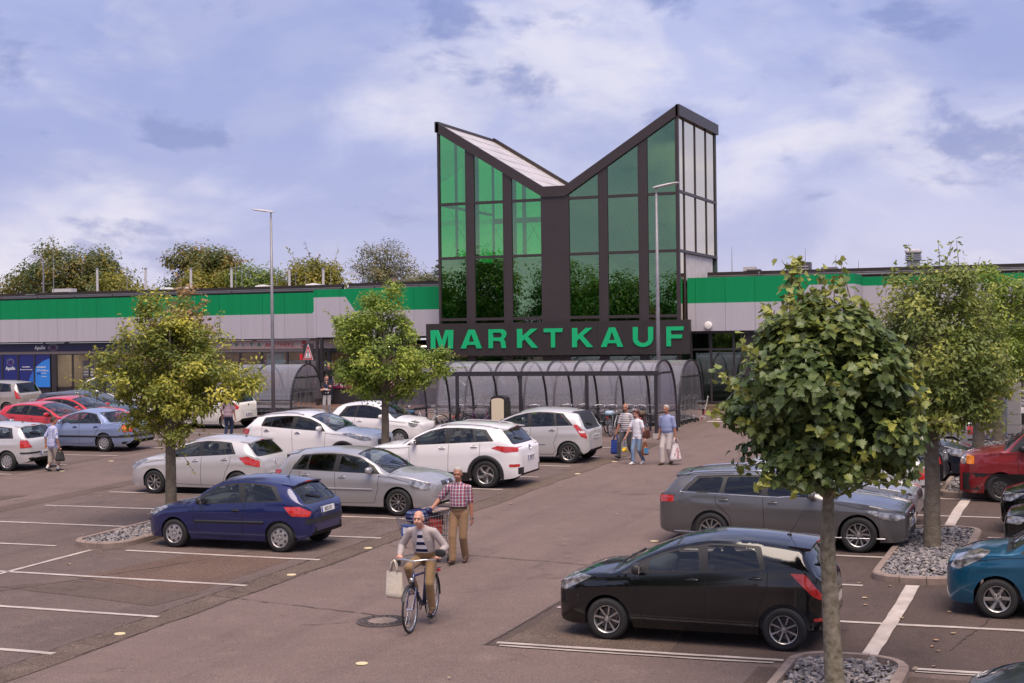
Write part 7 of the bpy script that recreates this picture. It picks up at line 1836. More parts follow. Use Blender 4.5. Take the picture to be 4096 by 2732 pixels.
# ================================================================ PEOPLE
def pat_mat(name, fn):
    """fn(node helper) -> colour socket; helper gives fract bands of object coordinates"""
    if name in MATS: return MATS[name]
    m = bpy.data.materials.new(name); m.use_nodes = True; t = m.node_tree; b = t.nodes['Principled BSDF']; b.inputs['Roughness'].default_value = .85; b.inputs['Specular IOR Level'].default_value = .2
    tcn = t.nodes.new('ShaderNodeTexCoord'); sp_ = t.nodes.new('ShaderNodeSeparateXYZ'); t.links.new(tcn.outputs['Object'], sp_.inputs[0])
    def band(axis, freq, lo, hi, warp=0.0):
        m1 = t.nodes.new('ShaderNodeMath'); m1.operation = 'MULTIPLY'; m1.inputs[1].default_value = freq
        src = sp_.outputs[axis]
        if warp:
            n = t.nodes.new('ShaderNodeTexNoise'); n.inputs['Scale'].default_value = 7; t.links.new(tcn.outputs['Object'], n.inputs[0])
            a = t.nodes.new('ShaderNodeMath'); a.operation = 'MULTIPLY_ADD'; a.inputs[1].default_value = warp; t.links.new(n.outputs[0], a.inputs[0]); t.links.new(src, a.inputs[2]); src = a.outputs[0]
        t.links.new(src, m1.inputs[0])
        f = t.nodes.new('ShaderNodeMath'); f.operation = 'FRACT'; t.links.new(m1.outputs[0], f.inputs[0])
        a1 = t.nodes.new('ShaderNodeMath'); a1.operation = 'GREATER_THAN'; a1.inputs[1].default_value = lo; t.links.new(f.outputs[0], a1.inputs[0])
        a2 = t.nodes.new('ShaderNodeMath'); a2.operation = 'LESS_THAN'; a2.inputs[1].default_value = hi; t.links.new(f.outputs[0], a2.inputs[0])
        m2 = t.nodes.new('ShaderNodeMath'); m2.operation = 'MULTIPLY'; t.links.new(a1.outputs[0], m2.inputs[0]); t.links.new(a2.outputs[0], m2.inputs[1]); return m2.outputs[0]
    def mix(f, a, c, k=1.0):
        n = t.nodes.new('ShaderNodeMix'); n.data_type = 'RGBA'
        if k != 1.0:
            mm = t.nodes.new('ShaderNodeMath'); mm.operation = 'MULTIPLY'; mm.inputs[1].default_value = k; t.links.new(f, mm.inputs[0]); f = mm.outputs[0]
        t.links.new(f, n.inputs[0])
        for s, v in ((n.inputs[6], a), (n.inputs[7], c)):
            if isinstance(v, tuple): s.default_value = (*v, 1)
            else: t.links.new(v, s)
        return n.outputs[2]
    t.links.new(fn(band, mix), b.inputs['Base Color'])
    MATS[name] = m; return m
def f_plaid(band, mix):
    c = mix(band(1, 16, 0, .42), (.50, .43, .45), (.25, .02, .035), .85); c = mix(band(2, 16, 0, .42), c, (.25, .02, .045), .55)
    c = mix(band(1, 16, .5, .66), c, (.03, .04, .16), .85); c = mix(band(2, 16, .5, .66), c, (.03, .04, .16), .75); c = mix(band(2, 16, .8, .86), c, (.7, .68, .68), .7); return mix(band(1, 16, .8, .86), c, (.7, .68, .68), .7)
def f_hstripe(band, mix): return mix(band(2, 15, .0, .34), mix(band(2, 15, .55, .66), (.68, .64, .64), (.35, .20, .24)), (.03, .03, .04))
def f_vstripe(band, mix): return mix(band(1, 20, 0, .35, .03), mix(band(1, 20, .55, .7, .03), (.60, .60, .70), (.28, .26, .40)), (.20, .24, .52))
def f_polo(band, mix): return mix(band(2, 9, .0, .45), (.62, .60, .64), (.012, .014, .05))
def cloth(name, c, v=.18): return mat('cloth ' + name, c, .88, var=v, vscale=9, bump=.35, bscale=26, spec=.2, sheen=.2)
SKIN = mat('skin', (.52, .27, .19), .55, var=.25, vscale=14, vcol=(.60, .30, .22)); SKIN2 = mat('skin tanned', (.42, .19, .12), .55, var=.25, vscale=14)
LEATHER = mat('shoe brown', (.07, .035, .02), .5); SHOEB = mat('shoe black', (.02, .018, .018), .6); SHOEW = mat('shoe white', (.65, .63, .62), .6)
def ik(a, b, l1, l2, pole):
    a, b = Vector(a), Vector(b); d = b - a; L = min(d.length, (l1 + l2) * .999); d.normalize(); b = a + d * L
    c = (l1 * l1 - l2 * l2 + L * L) / (2 * L); h = math.sqrt(max(0, l1 * l1 - c * c)); p = Vector(pole); p = (p - d * p.dot(d)).normalized()
    return a + d * c + p * h, b
def person(label, x, y, heading, P, vox=.011, group=None, dz=0.0):
    """one continuous body from tapered limbs, remeshed; P holds joints, clothes and hair"""
    prims = []                                            # (a, b, ra, rb, squash, mat)
    def cap(a, b, ra, rb, m, sq=None): prims.append((Vector(a), Vector(b), ra, rb, m))
    ell = []
    def el(c, r, m, rot=None): ell.append((Vector(c), Vector(r), m, rot if rot is not None else Matrix.Identity(3)))
    s = P.get('h', 1.75) / 1.75
    pel = Vector(P.get('pel', (0, 0, .95))); lean = P.get('lean', .03); ln = Matrix.Rotation(lean, 3, 'Y')
    tw = Matrix.Rotation(P.get('twist', 0), 3, 'Z')
    up = lambda dx, dy, dz_: pel + tw @ (ln @ Vector((dx, dy, dz_)))
    w_ = P.get('w', 1.0); belly = P.get('belly', .0)
    SH, TR, SK, SO = 1, 2, 0, 3
    # torso (shirt) and hips (trousers)
    el(up(0, 0, .36), (.118 * w_, .172 * w_, .19), SH, tw @ ln); el(up(.01 + belly * .4, 0, .15), (.118 * w_ + belly * .8, .160 * w_ + belly * .4, .25), SH, tw @ ln)
    el(up(.008 + belly * .3, 0, .25), (.118 * w_ + belly * .6, .166 * w_ + belly * .3, .30), SH, tw @ ln); cap(up(-.005, -.13 * w_, .440), up(-.005, .13 * w_, .440), .066, .066, SH); el(up(-.01, 0, .40), (.105 * w_, .18 * w_, .13), SH, tw @ ln)
    hem = P.get('hem', .02)
    if hem < 0: el(up(.005 + belly * .4, 0, hem + .22), (.124 * w_ + belly * .7, .172 * w_ + belly * .4, .26), SH, tw @ ln); el(up(.005 + belly * .3, 0, hem + .10), (.128 * w_ + belly * .5, .176 * w_ + belly * .3, .13), SH, tw @ ln)
    el(pel + Vector((-.01, 0, -.02)), (.122 * w_, .168 * w_, .145), TR)
    # head
    nb = up(.0, 0, .53); hd = up(P.get('hfx', .035), 0, .695); hr = Matrix.Rotation(P.get('hyaw', 0), 3, 'Z') @ Matrix.Rotation(P.get('hpit', 0), 3, 'Y')
    H = lambda v: hd + hr @ Vector(v)
    cap(nb + Vector((-.01, 0, -.04)), H((-.02, 0, -.05)), .060, .055, SK)
    el(H((-.008, 0, .022)), (.094, .075, .098), SK, hr); el(H((.018, 0, -.055)), (.066, .058, .068), SK, hr); el(H((.035, 0, -.098)), (.034, .036, .025), SK, hr)
    cap(H((.088, 0, -.005)), H((.104, 0, -.038)), .011, .015, SK); el(H((.075, 0, .028)), (.022, .055, .012), SK, hr)
    for k in (-1, 1): el(H((-.008, .077 * k, -.012)), (.022, .012, .034), SK, hr); el(H((.066, .036 * k, -.045)), (.022, .024, .03), SK, hr)
    # arms
    for k, key in ((1, 'L'), (-1, 'R')):
        sh = up(0, .182 * w_ * k, .435); wr_ = Vector(P['w' + key]); el_, wr_ = ik(sh, wr_, .30, .265, P.get('ep' + key, (-.6, .35 * k, -.3)))
        long_ = P.get('sleeve', 'short') == 'long'
        cap(sh, el_, .055 * w_, .043, SK); cap(el_, wr_, .043, .028, SK)
        if long_: cap(sh, el_, .062 * w_, .056, SH); cap(el_, el_.lerp(wr_, .93), .056, .044, SH)
        else: cap(sh, sh.lerp(el_, P.get('slen', .68)), .063 * w_, .064, SH)
        # hand: palm, four fingers, thumb
        d = (wr_ - el_).normalized(); hdv = Vector(P.get('hd' + key, d)).normalized(); sd_ = Vector(P.get('hs' + key, (1, 0, 0))); sd_ = (sd_ - hdv * sd_.dot(hdv)).normalized(); nr = hdv.cross(sd_) * (1 if P.get('hn' + key, 1) > 0 else -1)
        curl = P.get('curl' + key, .7)
        pc = wr_ + hdv * .05; q = Matrix((hdv, sd_, nr)).transposed()
        el(pc, (.052, .043, .020), SK, q); cap(wr_, pc, .028, .026, SK)
        for i, (o, ln_) in enumerate(((-.031, .068), (-.010, .078), (.011, .074), (.031, .058))):
            b0 = wr_ + hdv * .088 + sd_ * o; d1 = (hdv * math.cos(curl) + nr * math.sin(curl)); d2 = (hdv * math.cos(curl * 2.1) + nr * math.sin(curl * 2.1))
            b1_ = b0 + d1 * ln_ * .5; b2_ = b1_ + d2 * ln_ * .5; cap(b0 - hdv * .015, b1_, .0105, .0095, SK); cap(b1_, b2_, .0095, .008, SK)
        th0 = wr_ + hdv * .03 - sd_ * .035; th1 = th0 - sd_ * .022 + hdv * .035 + nr * .012; cap(th0, th1, .014, .012, SK); cap(th1, th1 + hdv * .03 + nr * .014 * (1 + curl), .012, .009, SK)
        P['_h' + key] = pc + nr * .02
    # legs
    for k, key in ((1, 'L'), (-1, 'R')):
        hp = pel + Vector((0, .088 * w_ * k, -.04)); an = Vector(P['a' + key]); kn, an = ik(hp, an, .44, .42, P.get('kp' + key, (1, .05 * k, 0)))
        tl = P.get('tlen', .97)
        cap(hp, kn, .078, .056, SK); cap(kn, kn.lerp(an, .45), .053, .054, SK); cap(kn.lerp(an, .4), an, .052, .036, SK)
        cap(hp, kn, .092 * w_, .072 * P.get('tw', 1), TR)
        if tl > .5: cap(kn, kn.lerp(an, tl), .071 * P.get('tw', 1), .064 * P.get('tw', 1), TR)
        else: cap(hp, kn.lerp(an, tl - .0), .09, .078 * P.get('tw', 1), TR)
        f = Vector(P.get('f' + key, (1, .12 * k, -.05))).normalized(); heel = an + Vector((0, 0, -.035)) - f * .03; toe = heel + f * .19
        if P.get('sock'): cap(an.lerp(kn, .22), an, .044, .040, 4)
        cap(heel, heel + f * .10, .042, .043, SO); cap(heel + f * .08 + Vector((0, 0, -.008)), toe + Vector((0, 0, -.012)), .042, .032, SO)
    mb = MB()
    for a, b, ra, rb, m in prims:
        d = b - a; L = d.length
        if L < 1e-5: d = Vector((0, 0, 1)); L = 1e-5
        d = d / L
        mb.tube([a - d * ra * .97, a - d * ra * .75, a - d * ra * .35, a, b, b + d * rb * .35, b + d * rb * .75, b + d * rb * .97], [ra * .2, ra * .66, ra * .94, ra, rb, rb * .94, rb * .66, rb * .2], 12)
    for c, r_, m, q in ell: mb.sq(c, r_ * 2, 1.0, 18, 12, 0, q)
    src = mb.mesh('src', [SKIN])
    me = to_mesh(src, [('REMESH', dict(mode='VOXEL', voxel_size=vox, use_smooth_shade=True)), ('SMOOTH', dict(factor=.5, iterations=5))])
    bpy.data.meshes.remove(src)
    n = len(me.polygons); C = np.empty(n * 3); me.polygons.foreach_get('center', C); C = C.reshape(-1, 3)
    best = np.full(n, 9.0); lab = np.zeros(n, int)
    for a, b, ra, rb, m in prims:
        a_, b_ = np.array(a), np.array(b); d = b_ - a_; t_ = np.clip(((C - a_) @ d) / max(d @ d, 1e-9), 0, 1); D = np.linalg.norm(C - a_ - t_[:, None] * d, axis=1) - (ra + (rb - ra) * t_)
        k_ = D < best; best[k_] = D[k_]; lab[k_] = m
    for c, r_, m, q in ell:
        v = (C - np.array(c)) @ np.array(q); r2 = np.array(r_); k0 = np.linalg.norm(v / r2, axis=1); D = (k0 - 1) * r2.min() * .9 + 0 * k0; D = np.where(k0 > 1e-6, k0 * (k0 - 1) / np.maximum(np.linalg.norm(v / (r2 * r2), axis=1), 1e-6), -r2.min())
        k_ = D < best; best[k_] = D[k_]; lab[k_] = m
    zz = C[:, 2]; core = np.abs(C[:, 1] - pel.y) < .24
    lab[(lab == 2) & (zz > pel.z + (hem if hem < 0 else .085)) & core & (np.abs(C[:, 0] - pel.x) < .3)] = 1
    if hem >= 0: lab[(lab == 1) & (zz < pel.z + .07) & core & (np.abs(C[:, 0] - pel.x) < .25)] = 2
    if P.get('belt'):
        zz = C[:, 2]; k_ = (lab != 0) & (np.abs(zz - (pel.z + .075)) < .022) & (np.abs(C[:, 1] - pel.y) < .25); lab[k_] = 5
    if P.get('vest'):                                   # open jacket: the shirt shows in a wedge at the front
        v = (C - np.array(pel)) @ np.array(tw @ ln); k_ = (lab == 1) & (v[:, 0] > .02) & (np.abs(v[:, 1]) < .035 + .10 * np.clip((.46 - v[:, 2]) / .46, 0, 1)) & (v[:, 2] < .5); lab[k_] = 6
    me.materials.clear()
    for m in [P.get('skin', SKIN), P['shirt'], P['trousers'], P.get('shoes', SHOEB), P.get('sock') or SHOEW, P.get('belt') or SHOEB, P.get('vest') or P['shirt']]: me.materials.append(m)
    me.polygons.foreach_set('material_index', lab.astype(np.int32)); me.polygons.foreach_set('use_smooth', [True] * n); me.update(); me.name = 'person'
    t = link('person', me); tag(t, label, 'person', group)
    # hair, eyes, mouth
    hk = P.get('hair')
    if hk:
        hm, z0, sl, th = hk[:4]; bald = len(hk) > 4                             # material, hairline height, slope, thickness
        N, K = 30, 20; vs, fs, keep = [], [], set()
        for i in range(K + 1):
            f = -PI / 2 + PI * i / K
            for j in range(N):
                a = 2 * PI * j / N; d = Vector((math.cos(f) * math.cos(a), math.cos(f) * math.sin(a), math.sin(f)))
                lim = z0 + sl * d.x + rnd.uniform(-.05, .05); q_ = (d.z - lim)
                if bald: q_ = min(d.z + .45 - .5 * d.x, .42 - d.z, .25 - d.x) + rnd.uniform(-.05, .05)
                k_ = min(1, max(-.25, q_ * 5)); nz = 1 + .05 * math.sin(a * 9 + i) * (1 if k_ > .3 else 0)
                vs.append(H((-.010 + d.x * (.094 + th * k_ * nz), d.y * (.075 + th * k_ * nz), .020 + d.z * (.100 + th * k_ * nz))))
                if q_ > -.16: keep.add(i * N + j)
        for i in range(K):
            for j in range(N):
                f4 = (i * N + j, i * N + (j + 1) % N, (i + 1) * N + (j + 1) % N, (i + 1) * N + j)
                if all(v in keep for v in f4): fs.append(f4)
        MB().add(vs, fs).build('hair', hm, t, smooth=True)
    EYE = mat('eye dark', (.03, .02, .02), .3); LIP = mat('lips', (.32, .12, .10), .6)
    for k in (-1, 1):
        MB().sq(H((.080, .031 * k, .004)), (.014, .026, .012), .8, 8, 6, 0, hr).build('eye', EYE, t)
        MB().sq(H((.086, .032 * k, .024)), (.012, .036, .008), .8, 8, 6, 0, hr).build('eyebrow', P.get('brow', mat('brow grey', (.3, .25, .22), .9)), t)
    MB().sq(H((.082, 0, -.068)), (.014, .044, .009), .8, 8, 6, 0, hr).build('mouth', LIP, t)
    t.matrix_world = Matrix.Translation((x, y, gz(y) + dz)) @ Matrix.Rotation(heading, 4, 'Z') @ Matrix.Scale(s, 4)
    P['_m'] = t.matrix_world.copy(); P['_o'] = t
    return t
HAIRW = mat('hair white', (.50, .47, .44), .9, var=.4, vscale=30, bump=.5, bscale=50); HAIRG = mat('hair grey', (.40, .36, .33), .7, bump=.5, bscale=50); HAIRB = mat('hair dark brown', (.05, .032, .022), .6, bump=.5, bscale=50); HAIRR = mat('hair auburn', (.10, .022, .016), .45, bump=.4, bscale=60)
# ---- the cyclist and his bicycle
ch_ = R_(-83)
bk = bicycle('dark blue touring bicycle ridden by the old man in the lane', -9.535, 20.145, ch_, cblu, None, False, group=None)
MB().sq((.25, .40, 1.14), (.04, .17, .12), .7, 12, 8).build('mirror', BLK, bk, smooth=True); MB().tube([(.16, .31, 1.0), (.24, .40, 1.10)], .006, 6).build('mirror_stalk', BLK, bk)
CY = dict(h=1.72, pel=(-.25, 0, 1.03), lean=.44, w=1.04, belly=.025, wL=(.10, .305, 1.085), wR=(.10, -.305, 1.085), epL=(-.55, .45, -.4), epR=(-.55, -.45, -.4), hdL=(.75, -.05, -.65), hdR=(.75, .05, -.65), hsL=(0, -1, 0), hsR=(0, -1, 0), hnL=-1, hnR=-1, curlL=1.0, curlR=1.0,
    aL=(-.15, .125, .245), aR=(-.06, -.125, .55), kpL=(1, .12, .2), kpR=(1, -.12, .2), hfx=.05, hpit=.02, sleeve='long', shirt=cloth('jacket beige grey', (.42, .36, .35), .15), trousers=cloth('trousers khaki', (.27, .17, .085)), shoes=LEATHER, skin=SKIN, hair=(HAIRG, .12, .85, .006, 1), vest=pat_mat('cloth polo striped', f_polo), hem=.0)
person('elderly balding man in beige jacket riding a dark blue bicycle', -9.535, 20.145, ch_, CY, .0085)
TOTE = cloth('tote cream', (.66, .58, .47), .12)
tb = thing('tote_bag', 'cream cotton bag hanging from the bicycle handlebar', 'bag'); 
def soft_bag(t, w_, d_, h, m, top=.8, name='bag_body', seed=1, handles=True, hm=None):
    r = random.Random(seed); vs = []; N, K = 20, 9
    for i in range(K + 1):
        f = i / K; sx_ = w_ / 2 * (1 - (1 - top) * f) * (1 if i else .82); sy = d_ / 2 * (1 - .72 * f) * (1 if i else .7)
        for j in range(N):
            a = 2 * PI * j / N; c, s = math.cos(a), math.sin(a); e = .55
            vs.append((math.copysign(abs(c) ** e, c) * sx_ * (1 + r.uniform(-.02, .02)), math.copysign(abs(s) ** e, s) * sy * (1 + r.uniform(-.12, .12)), -h + h * f + r.uniform(-.006, .006)))
    fs = [(i * N + j, i * N + (j + 1) % N, (i + 1) * N + (j + 1) % N, (i + 1) * N + j) for i in range(K) for j in range(N)] + [tuple(range(N))[::-1]]
    MB().add(vs, fs).build(name, m, t, smooth=True)
    if handles:
        for k in (-1, 1): MB().tube([(-w_ * .22, d_ * .13 * k, -.02), (-w_ * .12, d_ * .1 * k, .13), (0, d_ * .03 * k, .17), (w_ * .12, d_ * .1 * k, .13), (w_ * .22, d_ * .13 * k, -.02)], .011, 6).build('bag_handle', hm or m, t, smooth=True)
soft_bag(tb, .32, .14, .40, TOTE, .92, seed=3)
tb.matrix_world = on_lot(-9.535, 20.145, ch_) @ Matrix.Translation((.15, -.36, .83)) @ Matrix.Rotation(R_(70), 4, 'Z')
# ---- man in the plaid shirt and his trolley
m1h = R_(-84)
M1 = dict(h=1.75, lean=.02, pel=(0, 0, .955), wL=(-.02, .245, .80), wR=(.20, -.46, 1.02), epR=(-.5, -.5, -.5), hdR=(.5, -.6, -.35), hsR=(1, 0, 0), curlR=.6, curlL=.5, aL=(-.10, .09, .10), aR=(.20, -.07, .085), fR=(1, -.1, .12), fL=(1, .1, -.12), w=1.05, belly=.015, hpit=.12, hyaw=.05,
    shirt=pat_mat('cloth plaid', f_plaid), trousers=cloth('trousers cargo tan', (.25, .15, .085)), shoes=LEATHER, skin=SKIN2, hair=(HAIRW, .18, .85, .012), belt=mat('belt', (.03, .02, .015), .6), slen=.78, tw=1.12, hem=-.0)
person('white-haired man in red and blue plaid shirt pushing a trolley', -11.10, 25.12, m1h, M1, .0085)
w_at = thing('wrist_watch', 'wrist watch on the plaid-shirt man', 'watch')
MB().tube([(.034 * math.cos(a), .034 * math.sin(a), 0) for a in [2 * PI * i / 14 for i in range(14)]], .008, 6, closed=True).build('strap', SHOEB, w_at); MB().lathe([(.018, 0), (.018, .008), (0, .01)], 12, axis='X').build('watch_face', CHROME, w_at, loc=(.036, 0, 0))
w_at.matrix_world = M1['_m'] @ Matrix.Translation((-.02, .243, .83))
ct = thing('shopping_trolley', 'loaded wire shopping trolley pushed by the plaid-shirt man', 'trolley')
mb = MB(); basket_bars(mb, .86, True); mb.build('basket', WIRE, ct); mb = MB(); frame_bars(mb); mb.build('chassis', WIRE, ct)
MB().tube([(-.50, -.28, .985), (-.50, .28, .985)], .019, 8).build('handle', HANDLE, ct); MB().box((-.36, 0, .80), (.012, .44, .2)).build('seat_flap', HANDLE, ct)
for xx, yy in ((-.46, .25), (-.46, -.25), (.40, .18), (.40, -.18)):
    mb = MB(); mb.lathe([(.02, -.014), (.058, -.014), (.062, 0), (.058, .014), (.02, .014)], 14, 0, (xx, yy, .062), 'Y'); mb.build('wheel', TYRE0, ct); MB().box((xx, yy, .12), (.05, .045, .05)).build('caster_fork', CASTG, ct)
CTM = on_lot(-11.72, 24.78, R_(-118)); ct.matrix_world = CTM
def goods(name, label, cat, loc, build, rz=0):
    t = thing(name, label, cat); build(t); t.matrix_world = CTM @ Matrix.Translation(loc) @ Matrix.Rotation(rz, 4, 'Z'); return t
goods('carrier_bag', 'crumpled dark blue checked bag lying on the trolley', 'bag', (.05, -.02, .90), lambda t: (MB().sq((0, 0, 0), (.46, .34, .26), .75, 18, 10).build('bag_body', pat_mat('cloth check blue', lambda band, mix: mix(band(0, 14, 0, .5), mix(band(2, 14, 0, .5), (.012, .016, .07), (.16, .2, .32), .6), (.01, .012, .05), .6)), t, smooth=True), MB().sq((-.18, .1, .09), (.18, .14, .12), .8, 12, 8).build('bag_handle', NAVY, t, smooth=True)))
goods('newspapers', 'pile of newspapers on the trolley by the handle', 'newspapers', (-.34, .0, .97), lambda t: [MB().box((0, .02 * i, .012 * i), (.30, .50, .010), rz=.15 * i - .2).build('newspaper', mat('newsprint %d' % (i % 2), ((.52, .45, .40), (.36, .22, .18))[i % 2], .8, var=.6, vscale=16, vcol=(.25, .22, .22)), t) for i in range(4)])
goods('red_crate', 'red crate standing in the trolley', 'crate', (-.24, .02, .68), lambda t: (MB().box((0, 0, 0), (.22, .36, .28)).build('crate_body', mat('crate red', (.5, .05, .03), .5), t), [MB().box((0, 0, -.08 + .08 * i), (.225, .365, .02)).build('crate_rib', mat('crate red dark', (.3, .03, .02), .5), t) for i in range(3)]))
goods('blue_carton', 'blue and white carton standing in the trolley', 'carton', (.20, .02, .68), lambda t: (MB().box((0, 0, -.03), (.28, .30, .22)).build('carton_body', mat('carton blue', (.02, .09, .35), .5), t), MB().box((.142, 0, -.02), (.004, .2, .12)).build('carton_print', WHITE, t)))
# ---- three walkers
gh = R_(-112)
SM = dict(h=1.66, lean=.02, wR=(.16, -.30, .80), wL=(-.05, .28, .82), aR=(.30, -.08, .14), aL=(-.22, .08, .12), fR=(1, -.1, .35), fL=(1, .1, -.3), w=1.03, belly=.02, hyaw=.25, hpit=.1, shirt=pat_mat('cloth stripes dark', f_hstripe), trousers=cloth('trousers anthracite', (.055, .053, .06)), shoes=mat('shoe navy', (.02, .025, .04), .6), skin=SKIN2, hair=(HAIRG, .40, 1.1, .005, 1), hem=-.06, slen=.8)
person('bald man in striped shirt carrying a blue bag', -13.1, 42.0, gh, SM, .011)
WM = dict(h=1.56, lean=.04, wR=(.20, -.34, .86), wL=(-.02, .30, .80), epR=(-.6, -.2, -.3), aR=(.16, -.06, .085), aL=(-.20, .07, .13), fL=(1, .1, -.4), w=.93, hyaw=-.1, hpit=.28, shirt=cloth('tee white', (.72, .70, .74), .06), trousers=mat('denim', (.10, .16, .27), .85, var=.6, vscale=5, vcol=(.22, .30, .42), bump=.3), shoes=SHOEW, skin=SKIN, hair=(HAIRR, -.30, .95, .034), brow=HAIRR, hem=-.12, slen=.6, tw=.95)
person('auburn-haired woman in white top and jeans carrying shopping', -12.45, 40.95, gh, WM, .011)
BM = dict(h=1.69, lean=.03, wR=(.04, -.27, .84), wL=(-.02, .28, .80), aR=(.18, -.07, .085), aL=(-.10, .07, .10), w=1.08, belly=.015, hyaw=-.15, hpit=.14, shirt=cloth('shirt pale blue', (.27, .31, .50), .12), trousers=cloth('trousers pale', (.50, .44, .42), .1), shoes=LEATHER, sock=cloth('sock white', (.7, .68, .66)), skin=SKIN2, hair=(HAIRW, .12, .80, .012), hem=-.02, slen=.85, tw=1.15)
person('white-haired man in pale blue shirt and light trousers', -11.6, 41.1, R_(-108), BM, .011)
def hang(name, label, cat, P, key, build, drop=.04, rz=0, loc=None):
    t = thing(name, label, cat); build(t); p = P['_m'] @ P['_h' + key]; t.matrix_world = Matrix.Translation(p + Vector((0, 0, -drop))) @ Matrix.Rotation(rz, 4, 'Z'); return t
hang('shopping_bag', 'blue cloth bag in the striped-shirt man\'s hand', 'bag', SM, 'R', lambda t: soft_bag(t, .36, .14, .42, cloth('tote blue', (.02, .05, .28)), .92, seed=5), .17, R_(-20))
def flowers(t):
    soft_bag(t, .22, .16, .30, glass('clear bag', (.85, .85, .83), refl=.12, rough=.15), .5, handles=False, seed=6)
    for i in range(16):
        a = i * 2.4; MB().sq((.05 * math.cos(a) * (i % 4) / 2, .05 * math.sin(a) * (i % 4) / 2, -.30 + .03 * (i % 3)), (.07, .07, .06), .8, 8, 6).build('blossom', mat('blossom yellow', (.85, .55, .02), .6), t)
    for i in range(5): MB().tube([(.03 * math.cos(i), .03 * math.sin(i), -.24), (0, 0, .02)], .005, 5).build('stem', mat('stem green', (.06, .14, .03), .7), t)
hang('flower_bunch', 'bunch of yellow flowers in a clear bag, held by the woman', 'flowers', WM, 'R', flowers, .05)
def potatoes(t):
    r = random.Random(4)
    for i in range(22): MB().sq((r.uniform(-.08, .08), r.uniform(-.06, .06), -.33 + (i // 5) * .055), (.075, .065, .06), .9, 8, 6).build('potato', mat('potato', (.50, .26, .06), .7, var=.3), t)
    soft_bag(t, .24, .18, .37, glass('net orange', (.8, .5, .15), refl=.02, rough=.4), .45, handles=False, seed=8, name='net')
    MB().box((.0, -.092, -.24), (.14, .006, .17)).build('label', mat('bag label', (.03, .05, .10), .5, var=.8, vscale=12, vcol=(.1, .35, .6)), t)
hang('potato_net', 'orange net of potatoes in the woman\'s other hand', 'bag', WM, 'L', potatoes, .05, R_(40))
PLAST = mat('plastic white', (.68, .64, .64), .4, var=.3, vscale=7, vcol=(.60, .52, .52))
def pbag(t):
    soft_bag(t, .40, .22, .50, PLAST, .42, seed=9, handles=True)
    for i in range(9): MB().box((rnd.uniform(-.12, .12), -.085 - .02 * rnd.random(), -.45 + .04 * i), (.035, .02, .03)).build('print_mark', mat('print pale red', (.55, .12, .12), .6), t)
hang('plastic_bag', 'white plastic carrier bag held by the man in pale blue shirt', 'bag', BM, 'L', pbag, .14, R_(60))
sgl_ = thing('sunglasses', 'white sunglasses pushed up on the woman\'s hair', 'sunglasses')
for k in (-1, 1): MB().tube([(0, .034 * k + .026 * math.cos(a), .022 * math.sin(a)) for a in [2 * PI * i / 12 for i in range(12)]], .006, 5, closed=True).build('lens_frame', WHITE, sgl_); MB().tube([(0, .06 * k, .0), (-.10, .085 * k, -.01)], .004, 5).build('temple', WHITE, sgl_)
sgl_.matrix_world = WM['_m'] @ Matrix.Translation((.15, -.01, 1.78)) @ Matrix.Rotation(.15, 4, 'Y')
sb = thing('shoulder_bag', 'dark red-brown shoulder bag on the woman\'s side', 'bag')
MB().sq((0, 0, 0), (.30, .12, .30), .5, 14, 10).build('bag_body', mat('bag brown', (.09, .03, .02), .5), sb, smooth=True); MB().tube([(.10, .0, .14), (.06, -.06, .40), (.0, -.07, .58), (-.06, -.06, .40), (-.10, 0, .14)], .014, 6).build('strap', MATS['bag brown'], sb)
sb.matrix_world = WM['_m'] @ Matrix.Translation((-.12, .27, .98))
# ---- others
LY = dict(h=1.62, lean=.05, wR=(.10, -.30, .84), wL=(-.10, .28, .86), aR=(.16, -.06, .085), aL=(-.16, .07, .12), fL=(1, .1, -.35), w=1.12, belly=.03, hyaw=-.5, shirt=pat_mat('cloth blue stripes', f_vstripe), trousers=cloth('capri beige', (.42, .36, .30)), shoes=SHOEB, sock=MATS['cloth sock white'], tlen=.45, skin=SKIN2, hair=(HAIRB, -.15, .75, .022), brow=HAIRB, hem=-.20, slen=.98, tw=1.05)
person('person in blue striped blouse and capri trousers walking with a handbag', -29.3, 36.2, R_(62), LY, .011)
hang('handbag', 'black handbag carried by the person in the striped blouse', 'bag', LY, 'R', lambda t: soft_bag(t, .30, .16, .26, SHOEB, .7, seed=11), .15, R_(60))
MM = dict(h=1.62, lean=.04, wR=(.06, -.27, .82), wL=(.05, .27, .84), aR=(.12, -.07, .085), aL=(-.12, .07, .1), w=1.08, belly=.02, hyaw=-.3, shirt=mat('cloth flecked', (.20, .10, .12), .88, var=.8, vscale=40, vcol=(.42, .34, .38)), trousers=cloth('jeans dark', (.02, .03, .075)), shoes=SHOEB, skin=SKIN2, hair=(HAIRB, -.1, .8, .02), hem=-.10, slen=.8)
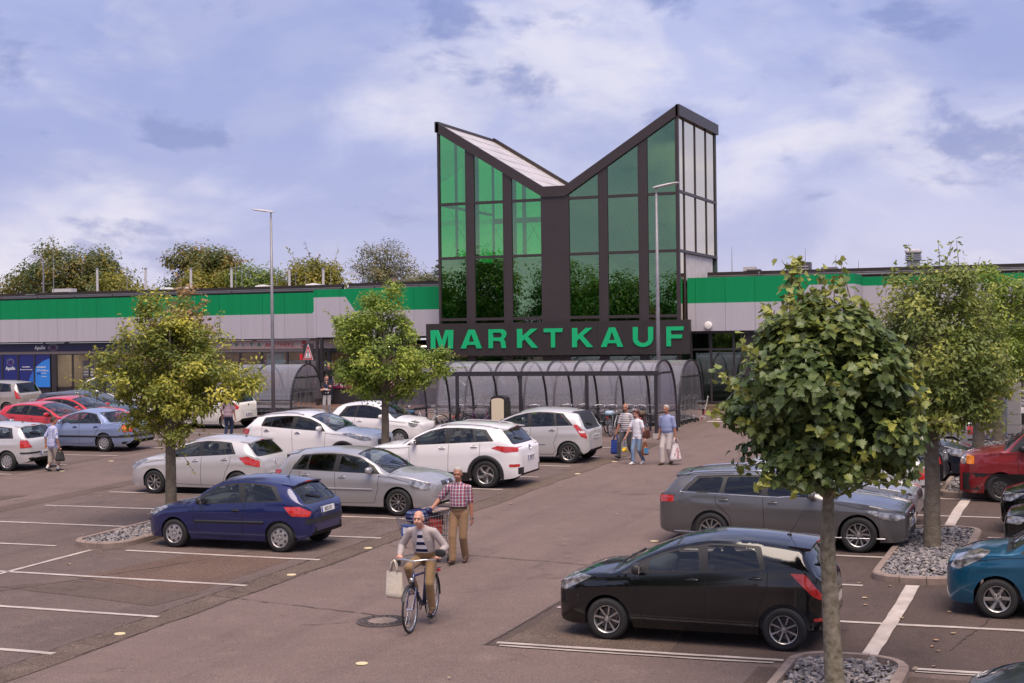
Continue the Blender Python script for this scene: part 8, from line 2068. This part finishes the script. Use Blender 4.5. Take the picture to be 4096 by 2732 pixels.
person('person in flecked purple shirt and dark jeans by the cream white car', -29.6, 46.3, R_(100), MM, .012)
BB_ = dict(h=1.74, lean=-.02, wR=(.20, .12, 1.30), wL=(.20, -.12, 1.14), epL=(-.1, .9, -.6), epR=(-.1, -.9, -.6), hdR=(.1, 1, 0), hdL=(.1, -1, 0), hsR=(0, 0, 1), hsL=(0, 0, 1), curlL=.5, curlR=.5, aR=(.02, -.11, .085), aL=(-.02, .11, .085), hyaw=.3, hpit=.2, shirt=cloth('tee black', (.015, .014, .016)), trousers=cloth('joggers grey', (.36, .34, .34)), skin=SKIN, hair=(HAIRB, .05, .8, .018), shoes=SHOEB, hem=-.05)
person('man in black shirt and grey joggers holding a baby', -30.9, 56.1, R_(-72), BB_, .012)
BA = dict(h=1.75 * .42, pel=(0, 0, .55), lean=.1, w=1.15, belly=.05, wR=(.12, -.30, .80), wL=(.12, .30, .80), aR=(.12, -.12, .14), aL=(.12, .12, .14), hfx=.0, hyaw=.5, shirt=cloth('baby navy', (.02, .025, .06)), trousers=cloth('baby white', (.7, .68, .7)), shoes=cloth('booties', (.03, .06, .14)), hair=None, skin=SKIN)
ba = person('baby in navy top and white trousers held on the man\'s chest', -30.83, 55.92, R_(100), BA, .03, dz=.93)
PK = dict(h=1.66, lean=.05, wR=(.22, -.2, 1.0), wL=(.22, .2, 1.0), aR=(.1, -.07, .085), aL=(-.12, .07, .1), shirt=cloth('jacket pink', (.62, .27, .32)), trousers=cloth('jeans dark', (.02, .03, .075)), hair=(HAIRG, -.1, .8, .02), skin=SKIN, sleeve='long', hem=-.1)
person('person in pink jacket behind the middle oak', -28.3, 57.3, R_(-60), PK, .013)
DK = dict(h=1.75, lean=.0, wR=(.0, -.26, .84), wL=(.0, .26, .84), aR=(.05, -.08, .085), aL=(-.05, .08, .085), shirt=cloth('tee black', (.015, .014, .016)), trousers=cloth('jeans dark', (.02, .03, .075)), hair=(HAIRB, .0, .8, .02), skin=SKIN)
person('dark-clothed person standing in the pharmacy doorway', -33.75, 61.5, R_(-75), DK, .013, dz=.3)
